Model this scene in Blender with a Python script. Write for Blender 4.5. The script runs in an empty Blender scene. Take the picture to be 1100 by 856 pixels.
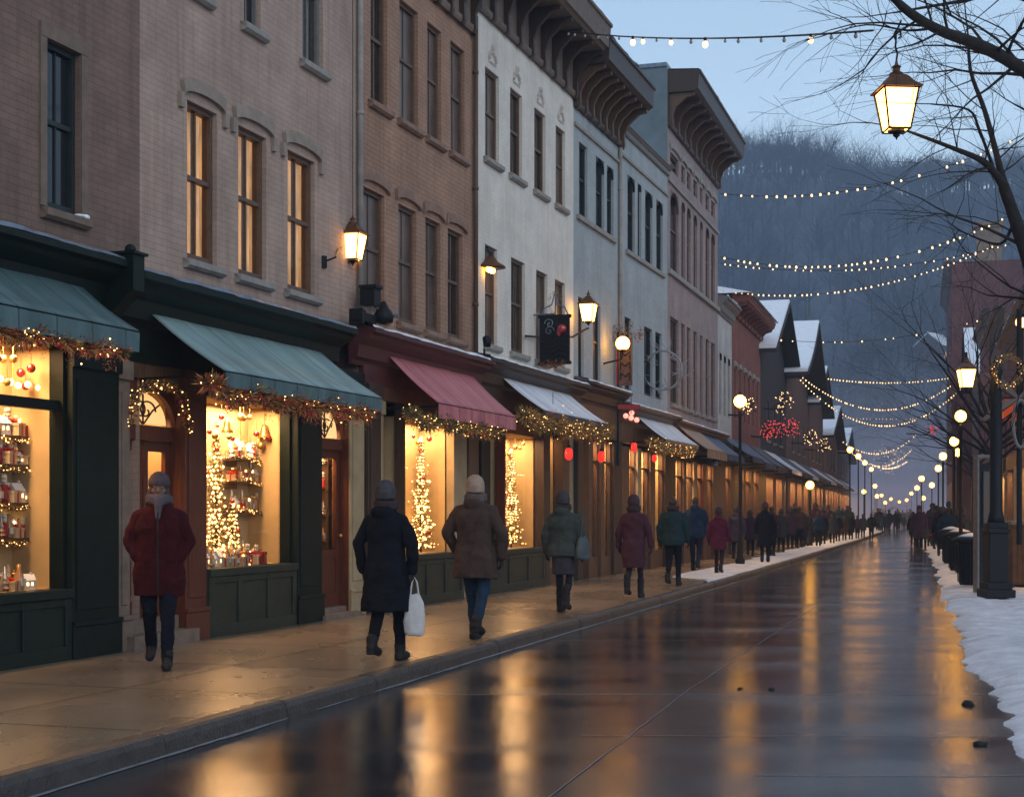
import bpy, bmesh, math, random
import numpy as np
from mathutils import Vector, Matrix, noise
SC = bpy.context.scene
C = SC.collection
R = random.Random(7)
F, CX, HY, CAMZ = 1600.0, 550.0, 549.0, 1.6
PZ = 0.14                                   # pavement height
PI = math.pi

def at(px, py, Y):
    return Vector(((px - CX) / F * Y, Y, CAMZ + (HY - py) / F * Y))
def gnd(px, py, z=PZ):
    Y = (CAMZ - z) * F / (py - HY)
    return Vector(((px - CX) / F * Y, Y, z))

# ------------------------------------------------------------------ tagging
def tag(o, label=None, cat=None, group=None, kind=None):
    if label: o['label'] = label
    if cat: o['category'] = cat
    if group: o['group'] = group
    if kind: o['kind'] = kind
    return o
def empty(name, loc=(0, 0, 0), rz=0.0, label=None, cat=None, group=None):
    o = bpy.data.objects.new(name, None); C.objects.link(o)
    o.empty_display_size = .2
    o.location = loc; o.rotation_euler = (0, 0, rz)
    return tag(o, label, cat, group)
def kids(o):
    return [c for c in KID.get(o.name, [])]
KID = {}
def link(o, parent=None):
    C.objects.link(o)
    if parent is not None:
        o.parent = parent
        KID.setdefault(parent.name, []).append(o)
    return o
def copy_tree(o, parent=None, loc=None, rz=None, label=None, group=None, scale=None, mats=None):
    c = o.copy(); link(c, parent)
    if loc is not None: c.location = loc
    if rz is not None: c.rotation_euler[2] = rz
    if label: c['label'] = label
    if group: c['group'] = group
    if scale is not None: c.scale = (scale,) * 3
    if mats and o.name.split('.')[0] in mats and c.type == 'MESH':
        c.material_slots[0].link = 'OBJECT'
        c.material_slots[0].material = mats[o.name.split('.')[0]]
    for ch in kids(o): copy_tree(ch, c, mats=mats)
    return c

# ------------------------------------------------------------------ materials
MATS = {}
def nt(m):
    m.use_nodes = True
    return m.node_tree.nodes, m.node_tree.links
def mat(name, col, rough=.6, var=.0, vscale=3.0, bump=0.0, bscale=30.0, metal=0.0, emit=None, es=0.0, spec=.28,
        sample=True, coat=0.0, stretch=None, fold=None):
    if name in MATS: return MATS[name]
    m = bpy.data.materials.new(name); MATS[name] = m
    N, L = nt(m); b = N['Principled BSDF']
    b.inputs['Base Color'].default_value = (*col, 1)
    b.inputs['Roughness'].default_value = rough
    b.inputs['Metallic'].default_value = metal
    b.inputs['Specular IOR Level'].default_value = spec
    b.inputs['Coat Weight'].default_value = coat
    if emit:
        b.inputs['Emission Color'].default_value = (*emit, 1)
        b.inputs['Emission Strength'].default_value = es
        if not sample: m.cycles.emission_sampling = 'NONE'
    if var or bump:
        tc = N.new('ShaderNodeTexCoord'); mp = N.new('ShaderNodeMapping')
        L.new(tc.outputs['Object'], mp.inputs[0])
        if stretch: mp.inputs['Scale'].default_value = stretch
    if var:
        n = N.new('ShaderNodeTexNoise'); n.inputs['Scale'].default_value = vscale; n.inputs['Detail'].default_value = 7
        n.inputs['Roughness'].default_value = .62
        L.new(mp.outputs[0], n.inputs['Vector'])
        r = N.new('ShaderNodeMapRange'); r.inputs['From Min'].default_value = .3; r.inputs['From Max'].default_value = .7
        r.inputs['To Min'].default_value = 1 - var; r.inputs['To Max'].default_value = 1 + var
        L.new(n.outputs['Fac'], r.inputs['Value'])
        mx = N.new('ShaderNodeVectorMath'); mx.operation = 'SCALE'
        mx.inputs[0].default_value = col
        L.new(r.outputs[0], mx.inputs['Scale']); L.new(mx.outputs[0], b.inputs['Base Color'])
    if bump:
        n2 = N.new('ShaderNodeTexNoise'); n2.inputs['Scale'].default_value = bscale; n2.inputs['Detail'].default_value = 5
        L.new(mp.outputs[0], n2.inputs['Vector'])
        bp = N.new('ShaderNodeBump'); bp.inputs['Strength'].default_value = bump; bp.inputs['Distance'].default_value = .02
        L.new(n2.outputs['Fac'], bp.inputs['Height']); L.new(bp.outputs[0], b.inputs['Normal'])
    return m

def brick(name, c1, c2, mortar, rough=.85, bs=(.22, .072), mort=.008, blotch=.35, bump=.35, stain=(.5, .45, .4)):
    if name in MATS: return MATS[name]
    m = bpy.data.materials.new(name); MATS[name] = m
    N, L = nt(m); b = N['Principled BSDF']; b.inputs['Roughness'].default_value = rough
    b.inputs['Specular IOR Level'].default_value = .25
    tc = N.new('ShaderNodeTexCoord'); sp = N.new('ShaderNodeSeparateXYZ'); L.new(tc.outputs['Object'], sp.inputs[0])
    ad = N.new('ShaderNodeMath'); ad.operation = 'ADD'; L.new(sp.outputs[0], ad.inputs[0]); L.new(sp.outputs[1], ad.inputs[1])
    cb = N.new('ShaderNodeCombineXYZ'); L.new(ad.outputs[0], cb.inputs[0]); L.new(sp.outputs[2], cb.inputs[1])
    wn = N.new('ShaderNodeTexNoise'); wn.inputs['Scale'].default_value = 9; L.new(cb.outputs[0], wn.inputs['Vector'])
    wv = N.new('ShaderNodeVectorMath'); wv.operation = 'SCALE'; wv.inputs['Scale'].default_value = .012; L.new(wn.outputs['Color'], wv.inputs[0])
    wa = N.new('ShaderNodeVectorMath'); L.new(cb.outputs[0], wa.inputs[0]); L.new(wv.outputs[0], wa.inputs[1])
    br = N.new('ShaderNodeTexBrick'); L.new(wa.outputs[0], br.inputs['Vector'])
    br.inputs['Scale'].default_value = 1; br.inputs['Brick Width'].default_value = bs[0]; br.inputs['Row Height'].default_value = bs[1]
    br.inputs['Mortar Size'].default_value = mort; br.inputs['Mortar Smooth'].default_value = .4
    br.inputs['Color1'].default_value = (*c1, 1); br.inputs['Color2'].default_value = (*c2, 1); br.inputs['Mortar'].default_value = (*mortar, 1)
    n = N.new('ShaderNodeTexNoise'); n.inputs['Scale'].default_value = 1.3; n.inputs['Detail'].default_value = 8; n.inputs['Roughness'].default_value = .68
    L.new(tc.outputs['Object'], n.inputs['Vector'])
    r = N.new('ShaderNodeMapRange'); r.inputs['From Min'].default_value = .3; r.inputs['From Max'].default_value = .72
    r.inputs['To Min'].default_value = 1 + blotch * .35; r.inputs['To Max'].default_value = 1 - blotch
    L.new(n.outputs['Fac'], r.inputs['Value'])
    # streaks of grime running down
    mp = N.new('ShaderNodeMapping'); mp.inputs['Scale'].default_value = (5, 5, .35); L.new(tc.outputs['Object'], mp.inputs[0])
    n3 = N.new('ShaderNodeTexNoise'); n3.inputs['Scale'].default_value = 1.5; n3.inputs['Detail'].default_value = 6; L.new(mp.outputs[0], n3.inputs['Vector'])
    r3 = N.new('ShaderNodeMapRange'); r3.inputs['From Min'].default_value = .5; r3.inputs['From Max'].default_value = .75
    r3.inputs['To Min'].default_value = 0; r3.inputs['To Max'].default_value = .5
    L.new(n3.outputs['Fac'], r3.inputs['Value'])
    sc = N.new('ShaderNodeVectorMath'); sc.operation = 'SCALE'; L.new(br.outputs['Color'], sc.inputs[0]); L.new(r.outputs[0], sc.inputs['Scale'])
    mx = N.new('ShaderNodeMix'); mx.data_type = 'RGBA'; L.new(r3.outputs[0], mx.inputs['Factor']); L.new(sc.outputs[0], mx.inputs['A'])
    mx.inputs['B'].default_value = (c2[0] * stain[0], c2[1] * stain[1], c2[2] * stain[2], 1)
    L.new(mx.outputs['Result'], b.inputs['Base Color'])
    n4 = N.new('ShaderNodeTexNoise'); n4.inputs['Scale'].default_value = 40; n4.inputs['Detail'].default_value = 4; L.new(tc.outputs['Object'], n4.inputs['Vector'])
    am = N.new('ShaderNodeMath'); am.operation = 'MULTIPLY_ADD'; am.inputs[1].default_value = .5
    iv = N.new('ShaderNodeMath'); iv.operation = 'SUBTRACT'; iv.inputs[0].default_value = 1; L.new(br.outputs['Fac'], iv.inputs[1])
    L.new(n4.outputs['Fac'], am.inputs[0]); L.new(iv.outputs[0], am.inputs[2])
    bp = N.new('ShaderNodeBump'); bp.inputs['Strength'].default_value = bump; bp.inputs['Distance'].default_value = .008
    L.new(am.outputs[0], bp.inputs['Height']); L.new(bp.outputs[0], b.inputs['Normal'])
    return m

def shopglass(name='shop_glass', tint=(1, .98, .95)):
    if name in MATS: return MATS[name]
    m = bpy.data.materials.new(name); MATS[name] = m
    N, L = nt(m); N.remove(N['Principled BSDF']); o = N['Material Output']
    t = N.new('ShaderNodeBsdfTransparent'); t.inputs[0].default_value = (*tint, 1)
    g = N.new('ShaderNodeBsdfGlossy'); g.inputs['Roughness'].default_value = .02
    f = N.new('ShaderNodeFresnel'); f.inputs['IOR'].default_value = 1.35
    x = N.new('ShaderNodeMixShader'); L.new(f.outputs[0], x.inputs[0]); L.new(t.outputs[0], x.inputs[1]); L.new(g.outputs[0], x.inputs[2])
    L.new(x.outputs[0], o.inputs[0])
    return m

def curtain_mat(name, c, s):
    """warm room light seen through a drawn blind: woven stripes, brighter low"""
    if name in MATS: return MATS[name]
    m = bpy.data.materials.new(name); MATS[name] = m
    N, L = nt(m); b = N['Principled BSDF']; b.inputs['Base Color'].default_value = (.5, .38, .22, 1)
    tc = N.new('ShaderNodeTexCoord'); mp = N.new('ShaderNodeMapping'); mp.inputs['Scale'].default_value = (9, 9, 1.2)
    L.new(tc.outputs['Object'], mp.inputs[0])
    n = N.new('ShaderNodeTexNoise'); n.inputs['Scale'].default_value = 2.2; n.inputs['Detail'].default_value = 5; L.new(mp.outputs[0], n.inputs['Vector'])
    r = N.new('ShaderNodeMapRange'); r.inputs['From Min'].default_value = .3; r.inputs['From Max'].default_value = .7
    r.inputs['To Min'].default_value = s * .35; r.inputs['To Max'].default_value = s * 1.3
    L.new(n.outputs['Fac'], r.inputs['Value']); b.inputs['Emission Color'].default_value = (*c, 1)
    L.new(r.outputs[0], b.inputs['Emission Strength']); m.cycles.emission_sampling = 'NONE'
    return m

# ------------------------------------------------------------------ mesh builder
class MB:
    def __init__(s): s.v = []; s.f = []; s.m = []; s.mi = 0
    def face(s, pts):
        i = len(s.v); s.v += [tuple(p) for p in pts]; s.f.append(tuple(range(i, i + len(pts)))); s.m.append(s.mi)
    def box(s, x0, x1, y0, y1, z0, z1):
        i = len(s.v)
        s.v += [(x0, y0, z0), (x1, y0, z0), (x1, y1, z0), (x0, y1, z0), (x0, y0, z1), (x1, y0, z1), (x1, y1, z1), (x0, y1, z1)]
        for q in ((0, 3, 2, 1), (4, 5, 6, 7), (0, 1, 5, 4), (1, 2, 6, 5), (2, 3, 7, 6), (3, 0, 4, 7)):
            s.f.append(tuple(i + k for k in q)); s.m.append(s.mi)
        return s
    def extr(s, prof, x0, x1, cap=True):
        """profile of (y, z) extruded along x"""
        i = len(s.v); n = len(prof)
        for x in (x0, x1):
            s.v += [(x, p[0], p[1]) for p in prof]
        for k in range(n):
            j = (k + 1) % n
            s.f.append((i + k, i + j, i + n + j, i + n + k)); s.m.append(s.mi)
        if cap:
            s.f.append(tuple(i + k for k in range(n))); s.m.append(s.mi)
            s.f.append(tuple(i + n + k for k in reversed(range(n)))); s.m.append(s.mi)
        return s
    def extr_y(s, prof, y0, y1):
        i = len(s.v); n = len(prof)
        for y in (y0, y1):
            s.v += [(p[0], y, p[1]) for p in prof]
        for k in range(n):
            j = (k + 1) % n
            s.f.append((i + k, i + j, i + n + j, i + n + k)); s.m.append(s.mi)
        s.f.append(tuple(i + k for k in range(n))); s.m.append(s.mi)
        s.f.append(tuple(i + n + k for k in reversed(range(n)))); s.m.append(s.mi)
        return s
    def tube(s, pts, rad, n=6, cap=True):
        pts = [Vector(p) for p in pts]
        if not hasattr(rad, '__len__'): rad = [rad] * len(pts)
        base = len(s.v); up = Vector((0, 0, 1)); pa = None
        for k, p in enumerate(pts):
            d = (pts[min(k + 1, len(pts) - 1)] - pts[max(k - 1, 0)])
            d = d.normalized() if d.length > 1e-9 else Vector((0, 0, 1))
            if pa is None:
                a = d.cross(up)
                if a.length < .1: a = d.cross(Vector((1, 0, 0)))
            else:
                a = pa - d * pa.dot(d)
                if a.length < 1e-4: a = d.cross(Vector((1, 0, 0)))
            a.normalize(); pa = a; b = d.cross(a)
            for j in range(n):
                t = 2 * PI * j / n
                s.v.append(tuple(p + (a * math.cos(t) + b * math.sin(t)) * rad[k]))
        for k in range(len(pts) - 1):
            for j in range(n):
                q = (j + 1) % n; i = base + k * n
                s.f.append((i + j, i + q, i + n + q, i + n + j)); s.m.append(s.mi)
        if cap:
            s.f.append(tuple(base + j for j in reversed(range(n)))); s.m.append(s.mi)
            e = base + (len(pts) - 1) * n
            s.f.append(tuple(e + j for j in range(n))); s.m.append(s.mi)
        return s
    def lathe(s, prof, n=12, c=(0, 0, 0), rot=0.0, sx=1, sy=1):
        i = len(s.v)
        for r, z in prof:
            for j in range(n):
                t = 2 * PI * j / n + rot
                s.v.append((c[0] + r * sx * math.cos(t), c[1] + r * sy * math.sin(t), c[2] + z))
        for k in range(len(prof) - 1):
            for j in range(n):
                q = (j + 1) % n; a = i + k * n
                s.f.append((a + j, a + q, a + n + q, a + n + j)); s.m.append(s.mi)
        s.f.append(tuple(i + j for j in reversed(range(n)))); s.m.append(s.mi)
        e = i + (len(prof) - 1) * n
        s.f.append(tuple(e + j for j in range(n))); s.m.append(s.mi)
        return s
    def ball(s, c, r, n=8, rz=None):
        rz = rz or r; m = max(3, n // 2 + 1)
        prof = [(max(1e-4, r * math.sin(PI * k / m)), -rz * math.cos(PI * k / m)) for k in range(m + 1)]
        return s.lathe(prof, n, c)
    def mesh(s, name, mats, smooth=False):
        me = bpy.data.meshes.new(name); me.from_pydata(s.v, [], s.f)
        if not isinstance(mats, (list, tuple)): mats = [mats]
        for m in mats: me.materials.append(m)
        if len(mats) > 1: me.polygons.foreach_set('material_index', s.m)
        if smooth: me.polygons.foreach_set('use_smooth', [True] * len(s.f))
        me.update(); return me
    def build(s, name, mats, parent=None, smooth=False, loc=None, rz=None):
        o = bpy.data.objects.new(name, s.mesh(name, mats, smooth)); link(o, parent)
        if loc is not None: o.location = loc
        if rz is not None: o.rotation_euler[2] = rz
        return o
def setmat(o, m): o.data.materials.clear(); o.data.materials.append(m)
def bevel(o, w=.01, seg=2):
    md = o.modifiers.new('b', 'BEVEL'); md.width = w; md.segments = seg; md.limit_method = 'ANGLE'; return o

# ------------------------------------------------------------------ plan of the street
def interp(tab, y):
    if y <= tab[0][0]: a, b = tab[0], tab[1]
    elif y >= tab[-1][0]: a, b = tab[-2], tab[-1]
    else:
        for k in range(len(tab) - 1):
            if tab[k][0] <= y <= tab[k + 1][0]: a, b = tab[k], tab[k + 1]; break
    return a[1] + (b[1] - a[1]) * (y - a[0]) / (b[0] - a[0])
WALL = [(-10, -12.87), (13.8, -4.75), (40, 4.18), (47.9, 6.63), (59.2, 9.9), (99.3, 21.1), (240, 57.5)]
KERB = [(-6, -7.0), (8.08, -2.78), (16.9, -.11), (33.9, 5.16), (75, 17.4), (111, 27.8), (240, 61.0)]
RKERB = [(-6, -.6), (10.2, 3.47), (18.2, 5.45), (50, 14.1), (82.6, 22.5), (111, 30.9), (240, 65)]
RWALL = [(-6, 1.5), (240, 69)]
def wallX(y): return interp(WALL, y)
def kerbX(y): return sum(interp(KERB, y + d) for d in (-3, -1.5, 0, 1.5, 3)) / 5
def rkerbX(y): return sum(interp(RKERB, y + d) for d in (-3, -1.5, 0, 1.5, 3)) / 5
def wallpt(px):
    """where the sight line of a column of the photograph meets the shop fronts"""
    k = (px - CX) / F
    for (y0, x0), (y1, x1) in zip(WALL, WALL[1:]):
        m = (x1 - x0) / (y1 - y0); den = k - m
        if abs(den) < 1e-9: continue
        y = (x0 - m * y0) / den
        if y0 - 1e-6 <= y <= y1 + 1e-6 and y > 0: return Vector((k * y, y, PZ))
    raise ValueError(px)
class Frame:
    """a straight facade: x along the wall (away), -y towards the street, z up from the pavement"""
    def __init__(s, px0, px1):
        s.a = wallpt(px0); s.b = wallpt(px1); s.t = (s.b - s.a).normalized(); s.L = (s.b - s.a).length
        s.n = Vector((s.t.y, -s.t.x, 0)); s.rz = math.atan2(s.t.y, s.t.x)
    def u(s, px, d=0.0):
        k = (px - CX) / F; o = s.a + s.n * d
        return (k * o.y - o.x) / (s.t.x - k * s.t.y)
    def z(s, px, py, d=0.0):
        o = s.a + s.n * d + s.t * s.u(px, d)
        return CAMZ + (HY - py) / F * o.y - PZ
    def w(s, u, d, z): return s.a + s.t * u + s.n * d + Vector((0, 0, z))
    def root(s, name, label, cat, group=None): return empty(name, s.a, s.rz, label, cat, group)
HAZE, WORLD, SUNE, EXPO = .0009, .98, .8, 0.0
# ------------------------------------------------------------------ palette
M = {}
M['snow'] = mat('snow', (.82, .85, .9), .75, .06, 4, .5, 25)
M['oldsnow'] = mat('old_snow', (.66, .69, .74), .75, .22, 3.2, .9, 38)
M['green'] = mat('green_paint', (.011, .018, .013), .45, .25, 6, .12, 40, spec=.16)
M['dgreen'] = mat('dark_green_paint', (.005, .010, .007), .48, .25, 6, .12, 40, spec=.16)
M['olive'] = mat('olive_paint', (.030, .034, .024), .45, .25, 6, .12, 40, spec=.18)
M['redwood'] = mat('red_brown_wood', (.10, .028, .014), .38, .3, 5, .2, 30, stretch=(6, 6, .8))
M['brown'] = mat('brown_wood', (.10, .055, .032), .45, .3, 5, .2, 30, stretch=(6, 6, .8))
M['dbrown'] = mat('dark_brown_wood', (.045, .028, .02), .45, .3, 5, .2, 30, stretch=(6, 6, .8))
M['maroon'] = mat('maroon_paint', (.075, .022, .022), .45, .25, 6, .12, 40)
M['cream'] = mat('cream_plaster', (.50, .37, .20), .7, .12, 2)
M['creamp'] = mat('cream_paint', (.34, .26, .15), .55, .15, 4, .15, 30)
M['stone'] = mat('brown_stone', (.17, .125, .095), .75, .25, 5, .35, 30)
M['stoneg'] = mat('grey_stone', (.27, .25, .225), .75, .2, 5, .3, 30)
M['iron'] = mat('black_iron', (.010, .010, .011), .5, .2, 20, .25, 60, spec=.18)
M['zinc'] = mat('cornice_flashing', (.16, .19, .23), .35, .3, 8, .15, 30, metal=.5)
M['frameb'] = mat('window_frame_brown', (.11, .07, .048), .5, .2, 10)
M['frameg'] = mat('window_frame_grey', (.16, .155, .15), .5, .2, 10)
M['framed'] = mat('window_frame_dark', (.02, .026, .028), .5, .2, 10)
M['glassd'] = mat('dark_window_glass', (.012, .014, .018), .06, 0, spec=.5)
M['glassb'] = mat('brownish_window_glass', (.10, .068, .05), .3, .5, 1.5, spec=.5)
M['room'] = mat('dim_room', (.05, .045, .04), .9)
M['glass'] = shopglass()
M['litc'] = curtain_mat('lit_blind', (1.0, .50, .17), .46)
M['blind'] = mat('pale_blind', (.34, .31, .26), .9, .2, 3)
M['litw'] = mat('lit_warm_glass', (.5, .35, .2), .4, emit=(1, .56, .2), es=1.1, sample=False)
M['lamp'] = mat('lamp_glass', (.9, .8, .6), .3, emit=(1, .44, .085), es=10)
M['lampf'] = mat('far_lamp_glass', (.9, .8, .6), .3, emit=(1, .42, .045), es=21)
M['bulb'] = mat('fairy_bulb', (.9, .8, .6), .3, emit=(1, .52, .16), es=8, sample=False)
M['bulbw'] = mat('string_bulb', (.9, .85, .75), .3, emit=(1, .60, .24), es=2.7, sample=False)
M['bulbo'] = mat('clear_bulb_unlit', (.35, .33, .3), .1, spec=.8)
M['redglow'] = mat('red_lantern_glass', (.6, .02, .02), .3, emit=(1, .03, .02), es=1.2, sample=False)
M['redball'] = mat('red_bauble', (.35, .012, .012), .16, spec=.8, coat=.5)
M['gold'] = mat('gold_foil', (.55, .32, .10), .28, .3, 40, metal=.8)
M['fir'] = mat('fir_needles', (.05, .075, .028), .7, .5, 30)
M['firb'] = mat('dry_gold_leaves', (.40, .22, .07), .5, .5, 30)
M['firr'] = mat('red_tinsel', (.36, .045, .025), .4, .5, 30)
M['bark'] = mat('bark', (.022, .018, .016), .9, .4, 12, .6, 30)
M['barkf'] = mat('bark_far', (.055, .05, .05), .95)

# fabrics
def awning_mat(name, col, rough=.6, snowy=0.0):
    if name in MATS: return MATS[name]
    m = bpy.data.materials.new(name); MATS[name] = m
    N, L = nt(m); b = N['Principled BSDF']; b.inputs['Roughness'].default_value = rough
    tc = N.new('ShaderNodeTexCoord'); mp = N.new('ShaderNodeMapping'); mp.inputs['Scale'].default_value = (2.6, .5, .5)
    L.new(tc.outputs['Object'], mp.inputs[0])
    n = N.new('ShaderNodeTexNoise'); n.inputs['Scale'].default_value = 1.6; n.inputs['Detail'].default_value = 6
    L.new(mp.outputs[0], n.inputs['Vector'])
    r = N.new('ShaderNodeValToRGB'); r.color_ramp.elements[0].position = .32; r.color_ramp.elements[1].position = .72
    r.color_ramp.elements[0].color = (col[0] * .72, col[1] * .72, col[2] * .75, 1)
    r.color_ramp.elements[1].color = (min(1, col[0] * 1.25 + .02), min(1, col[1] * 1.22 + .02), min(1, col[2] * 1.2 + .03), 1)
    L.new(n.outputs['Fac'], r.inputs[0]); L.new(r.outputs[0], b.inputs['Base Color'])
    n2 = N.new('ShaderNodeTexNoise'); n2.inputs['Scale'].default_value = 6; n2.inputs['Detail'].default_value = 4; L.new(tc.outputs['Object'], n2.inputs['Vector'])
    sx = N.new('ShaderNodeSeparateXYZ'); L.new(tc.outputs['Object'], sx.inputs[0])
    fr = N.new('ShaderNodeMath'); fr.operation = 'PINGPONG'; fr.inputs[1].default_value = .27; L.new(sx.outputs[0], fr.inputs[0])
    lt = N.new('ShaderNodeMath'); lt.operation = 'LESS_THAN'; lt.inputs[1].default_value = .012; L.new(fr.outputs[0], lt.inputs[0])
    mm = N.new('ShaderNodeMix'); mm.data_type = 'RGBA'; L.new(lt.outputs[0], mm.inputs['Factor']); L.new(r.outputs[0], mm.inputs['A']); mm.inputs['B'].default_value = (col[0] * .45, col[1] * .45, col[2] * .45, 1); L.new(mm.outputs['Result'], b.inputs['Base Color'])
    bp = N.new('ShaderNodeBump'); bp.inputs['Strength'].default_value = .3; bp.inputs['Distance'].default_value = .03
    L.new(n2.outputs['Fac'], bp.inputs['Height']); L.new(bp.outputs[0], b.inputs['Normal'])
    return m
M['aw_green'] = awning_mat('sage_green_canvas', (.19, .29, .28))
M['aw_teal'] = awning_mat('teal_canvas', (.055, .11, .11))
M['aw_pink'] = awning_mat('dusty_rose_canvas', (.46, .14, .145))
M['aw_white'] = awning_mat('snow_dusted_canvas', (.62, .66, .70), .8)
M['aw_navy'] = awning_mat('navy_canvas', (.045, .06, .10))
M['aw_dark'] = awning_mat('dark_canvas', (.05, .04, .04))
M['aw_tan'] = awning_mat('tan_canvas', (.26, .18, .11))

# ------------------------------------------------------------------ ground shaders
def wet_mat(name, base1, base2, r_lo, r_hi, vs, bump, stretch=(1, 1, 1), bscale=60, joints=None, wetspec=.6, big=.35, lo=.32, hi=.68, det=4):
    m = bpy.data.materials.new(name); MATS[name] = m
    N, L = nt(m); b = N['Principled BSDF']; b.inputs['Specular IOR Level'].default_value = wetspec
    tc = N.new('ShaderNodeTexCoord'); mp = N.new('ShaderNodeMapping'); mp.inputs['Scale'].default_value = stretch
    mp.inputs['Rotation'].default_value = (0, 0, math.radians(16))
    L.new(tc.outputs['Object'], mp.inputs[0])
    n = N.new('ShaderNodeTexNoise'); n.inputs['Scale'].default_value = vs; n.inputs['Detail'].default_value = det; n.inputs['Roughness'].default_value = .5
    L.new(mp.outputs[0], n.inputs['Vector'])
    rr = N.new('ShaderNodeMapRange'); rr.inputs['From Min'].default_value = lo; rr.inputs['From Max'].default_value = hi
    rr.inputs['To Min'].default_value = r_lo; rr.inputs['To Max'].default_value = r_hi
    L.new(n.outputs['Fac'], rr.inputs['Value']); L.new(rr.outputs[0], b.inputs['Roughness'])
    n2 = N.new('ShaderNodeTexNoise'); n2.inputs['Scale'].default_value = big; n2.inputs['Detail'].default_value = 9; n2.inputs['Roughness'].default_value = .65
    L.new(tc.outputs['Object'], n2.inputs['Vector'])
    cr = N.new('ShaderNodeValToRGB'); cr.color_ramp.elements[0].position = .35; cr.color_ramp.elements[1].position = .65
    cr.color_ramp.elements[0].color = (*base1, 1); cr.color_ramp.elements[1].color = (*base2, 1)
    L.new(n2.outputs['Fac'], cr.inputs[0]); L.new(cr.outputs[0], b.inputs['Base Color'])
    n3 = N.new('ShaderNodeTexNoise'); n3.inputs['Scale'].default_value = bscale; n3.inputs['Detail'].default_value = 3
    L.new(tc.outputs['Object'], n3.inputs['Vector'])
    n4 = N.new('ShaderNodeTexNoise'); n4.inputs['Scale'].default_value = 2.2; n4.inputs['Detail'].default_value = 3
    L.new(mp.outputs[0], n4.inputs['Vector'])
    ma = N.new('ShaderNodeMath'); ma.operation = 'MULTIPLY_ADD'; ma.inputs[1].default_value = .22
    L.new(n3.outputs['Fac'], ma.inputs[0]); L.new(n4.outputs['Fac'], ma.inputs[2])
    bp = N.new('ShaderNodeBump'); bp.inputs['Strength'].default_value = bump; bp.inputs['Distance'].default_value = .03
    L.new(ma.outputs[0], bp.inputs['Height']); L.new(bp.outputs[0], b.inputs['Normal'])
    return m
M['road'] = wet_mat('wet_asphalt', (.016, .017, .021), (.046, .043, .046), .085, .24, 1.0, .12, (.35, .9, 1), bscale=90, det=6, lo=.36, hi=.68, wetspec=.85)
M['walk'] = wet_mat('wet_concrete', (.14, .105, .068), (.23, .175, .118), .20, .35, .7, .07, (1, .5, 1), wetspec=.65, big=.6)
M['kerb'] = mat('wet_kerb_stone', (.05, .045, .042), .42, .35, 8, .5, 40)

def strip(name, lo, hi, zf, ys, m, nx=1, kind='structure'):
    b = MB(); rows = []
    for y in ys:
        a, c = lo(y), hi(y); row = []
        for k in range(nx + 1):
            x = a + (c - a) * k / nx; row.append(len(b.v)); b.v.append((x, y, zf(x, y, k / nx)))
        rows.append(row)
    for r0, r1 in zip(rows, rows[1:]):
        for k in range(nx):
            b.f.append((r0[k], r0[k + 1], r1[k + 1], r1[k])); b.m.append(0)
    o = b.build(name, m, smooth=nx > 1); return tag(o, kind=kind)
YS = [-6 + k * 1.5 for k in range(164)]
gm = mat('snowy_ground', (.30, .33, .37), .9, .3, .3)
g = MB(); g.face([(-700, -60, -.06), (900, -60, -.06), (900, 1500, -.06), (-700, 1500, -.06)])
tag(g.build('ground', gm), kind='structure')
strip('road', lambda y: kerbX(y) - .02, lambda y: rkerbX(y) + .5, lambda x, y, k: 0.0, YS, M['road'], 1)
strip('pavement', lambda y: wallX(y) - 1.0, lambda y: kerbX(y) - .155, lambda x, y, k: PZ, YS, M['walk'], 1)
# kerb stones
kb = MB(); y = -6.0
while y < 234:
    ln = 1.75 if y < 60 else 8
    y1 = y + ln - (.012 if y < 60 else 0)
    jx = R.uniform(-.008, .008); jz = R.uniform(-.006, .006) if y < 60 else 0
    def prof(yy):
        x = kerbX(yy) + jx
        return [(x - .165, yy, -.02), (x - .165, yy, PZ + .004 + jz), (x - .045, yy, PZ + .006 + jz), (x - .012, yy, PZ - .008 + jz), (x + .004, yy, PZ - .045 + jz), (x + .018, yy, -.02)]
    st = [y + .006, y + .03] + [y + ln * q for q in (.25, .5, .75)] + [y1 - .024, y1]
    i0 = len(kb.v)
    for q, yy in enumerate(st):
        P = prof(yy)
        if q in (0, len(st) - 1): P = [(p[0], p[1], p[2] - (.012 if k in (1, 2, 3, 4) else 0)) for k, p in enumerate(P)]
        kb.v += P
    for q in range(len(st) - 1):
        for k in range(5):
            a = i0 + q * 6 + k; kb.f.append((a, a + 1, a + 7, a + 6)); kb.m.append(0)
    kb.f.append(tuple(i0 + k for k in range(6))); kb.m.append(0)
    kb.f.append(tuple(i0 + (len(st) - 1) * 6 + k for k in reversed(range(6)))); kb.m.append(0)
    y += ln
tag(kb.build('kerb', M['kerb'], smooth=False), kind='structure')
# slushy gutter line along the kerb foot and thin frost on kerb edge
gut = mat('gutter_slush', (.17, .17, .175), .55, .35, 7, .5, 40)
def gedge(y): return kerbX(y) + .035 + .05 * noise.noise((y * .9, 3, 0)) + .03 * noise.noise((y * 4, 9, 0))
strip('gutter', lambda y: kerbX(y) + .012, gedge, lambda x, y, k: .004 if k else .012, [-4 + .15 * k for k in range(500)], gut)
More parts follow.
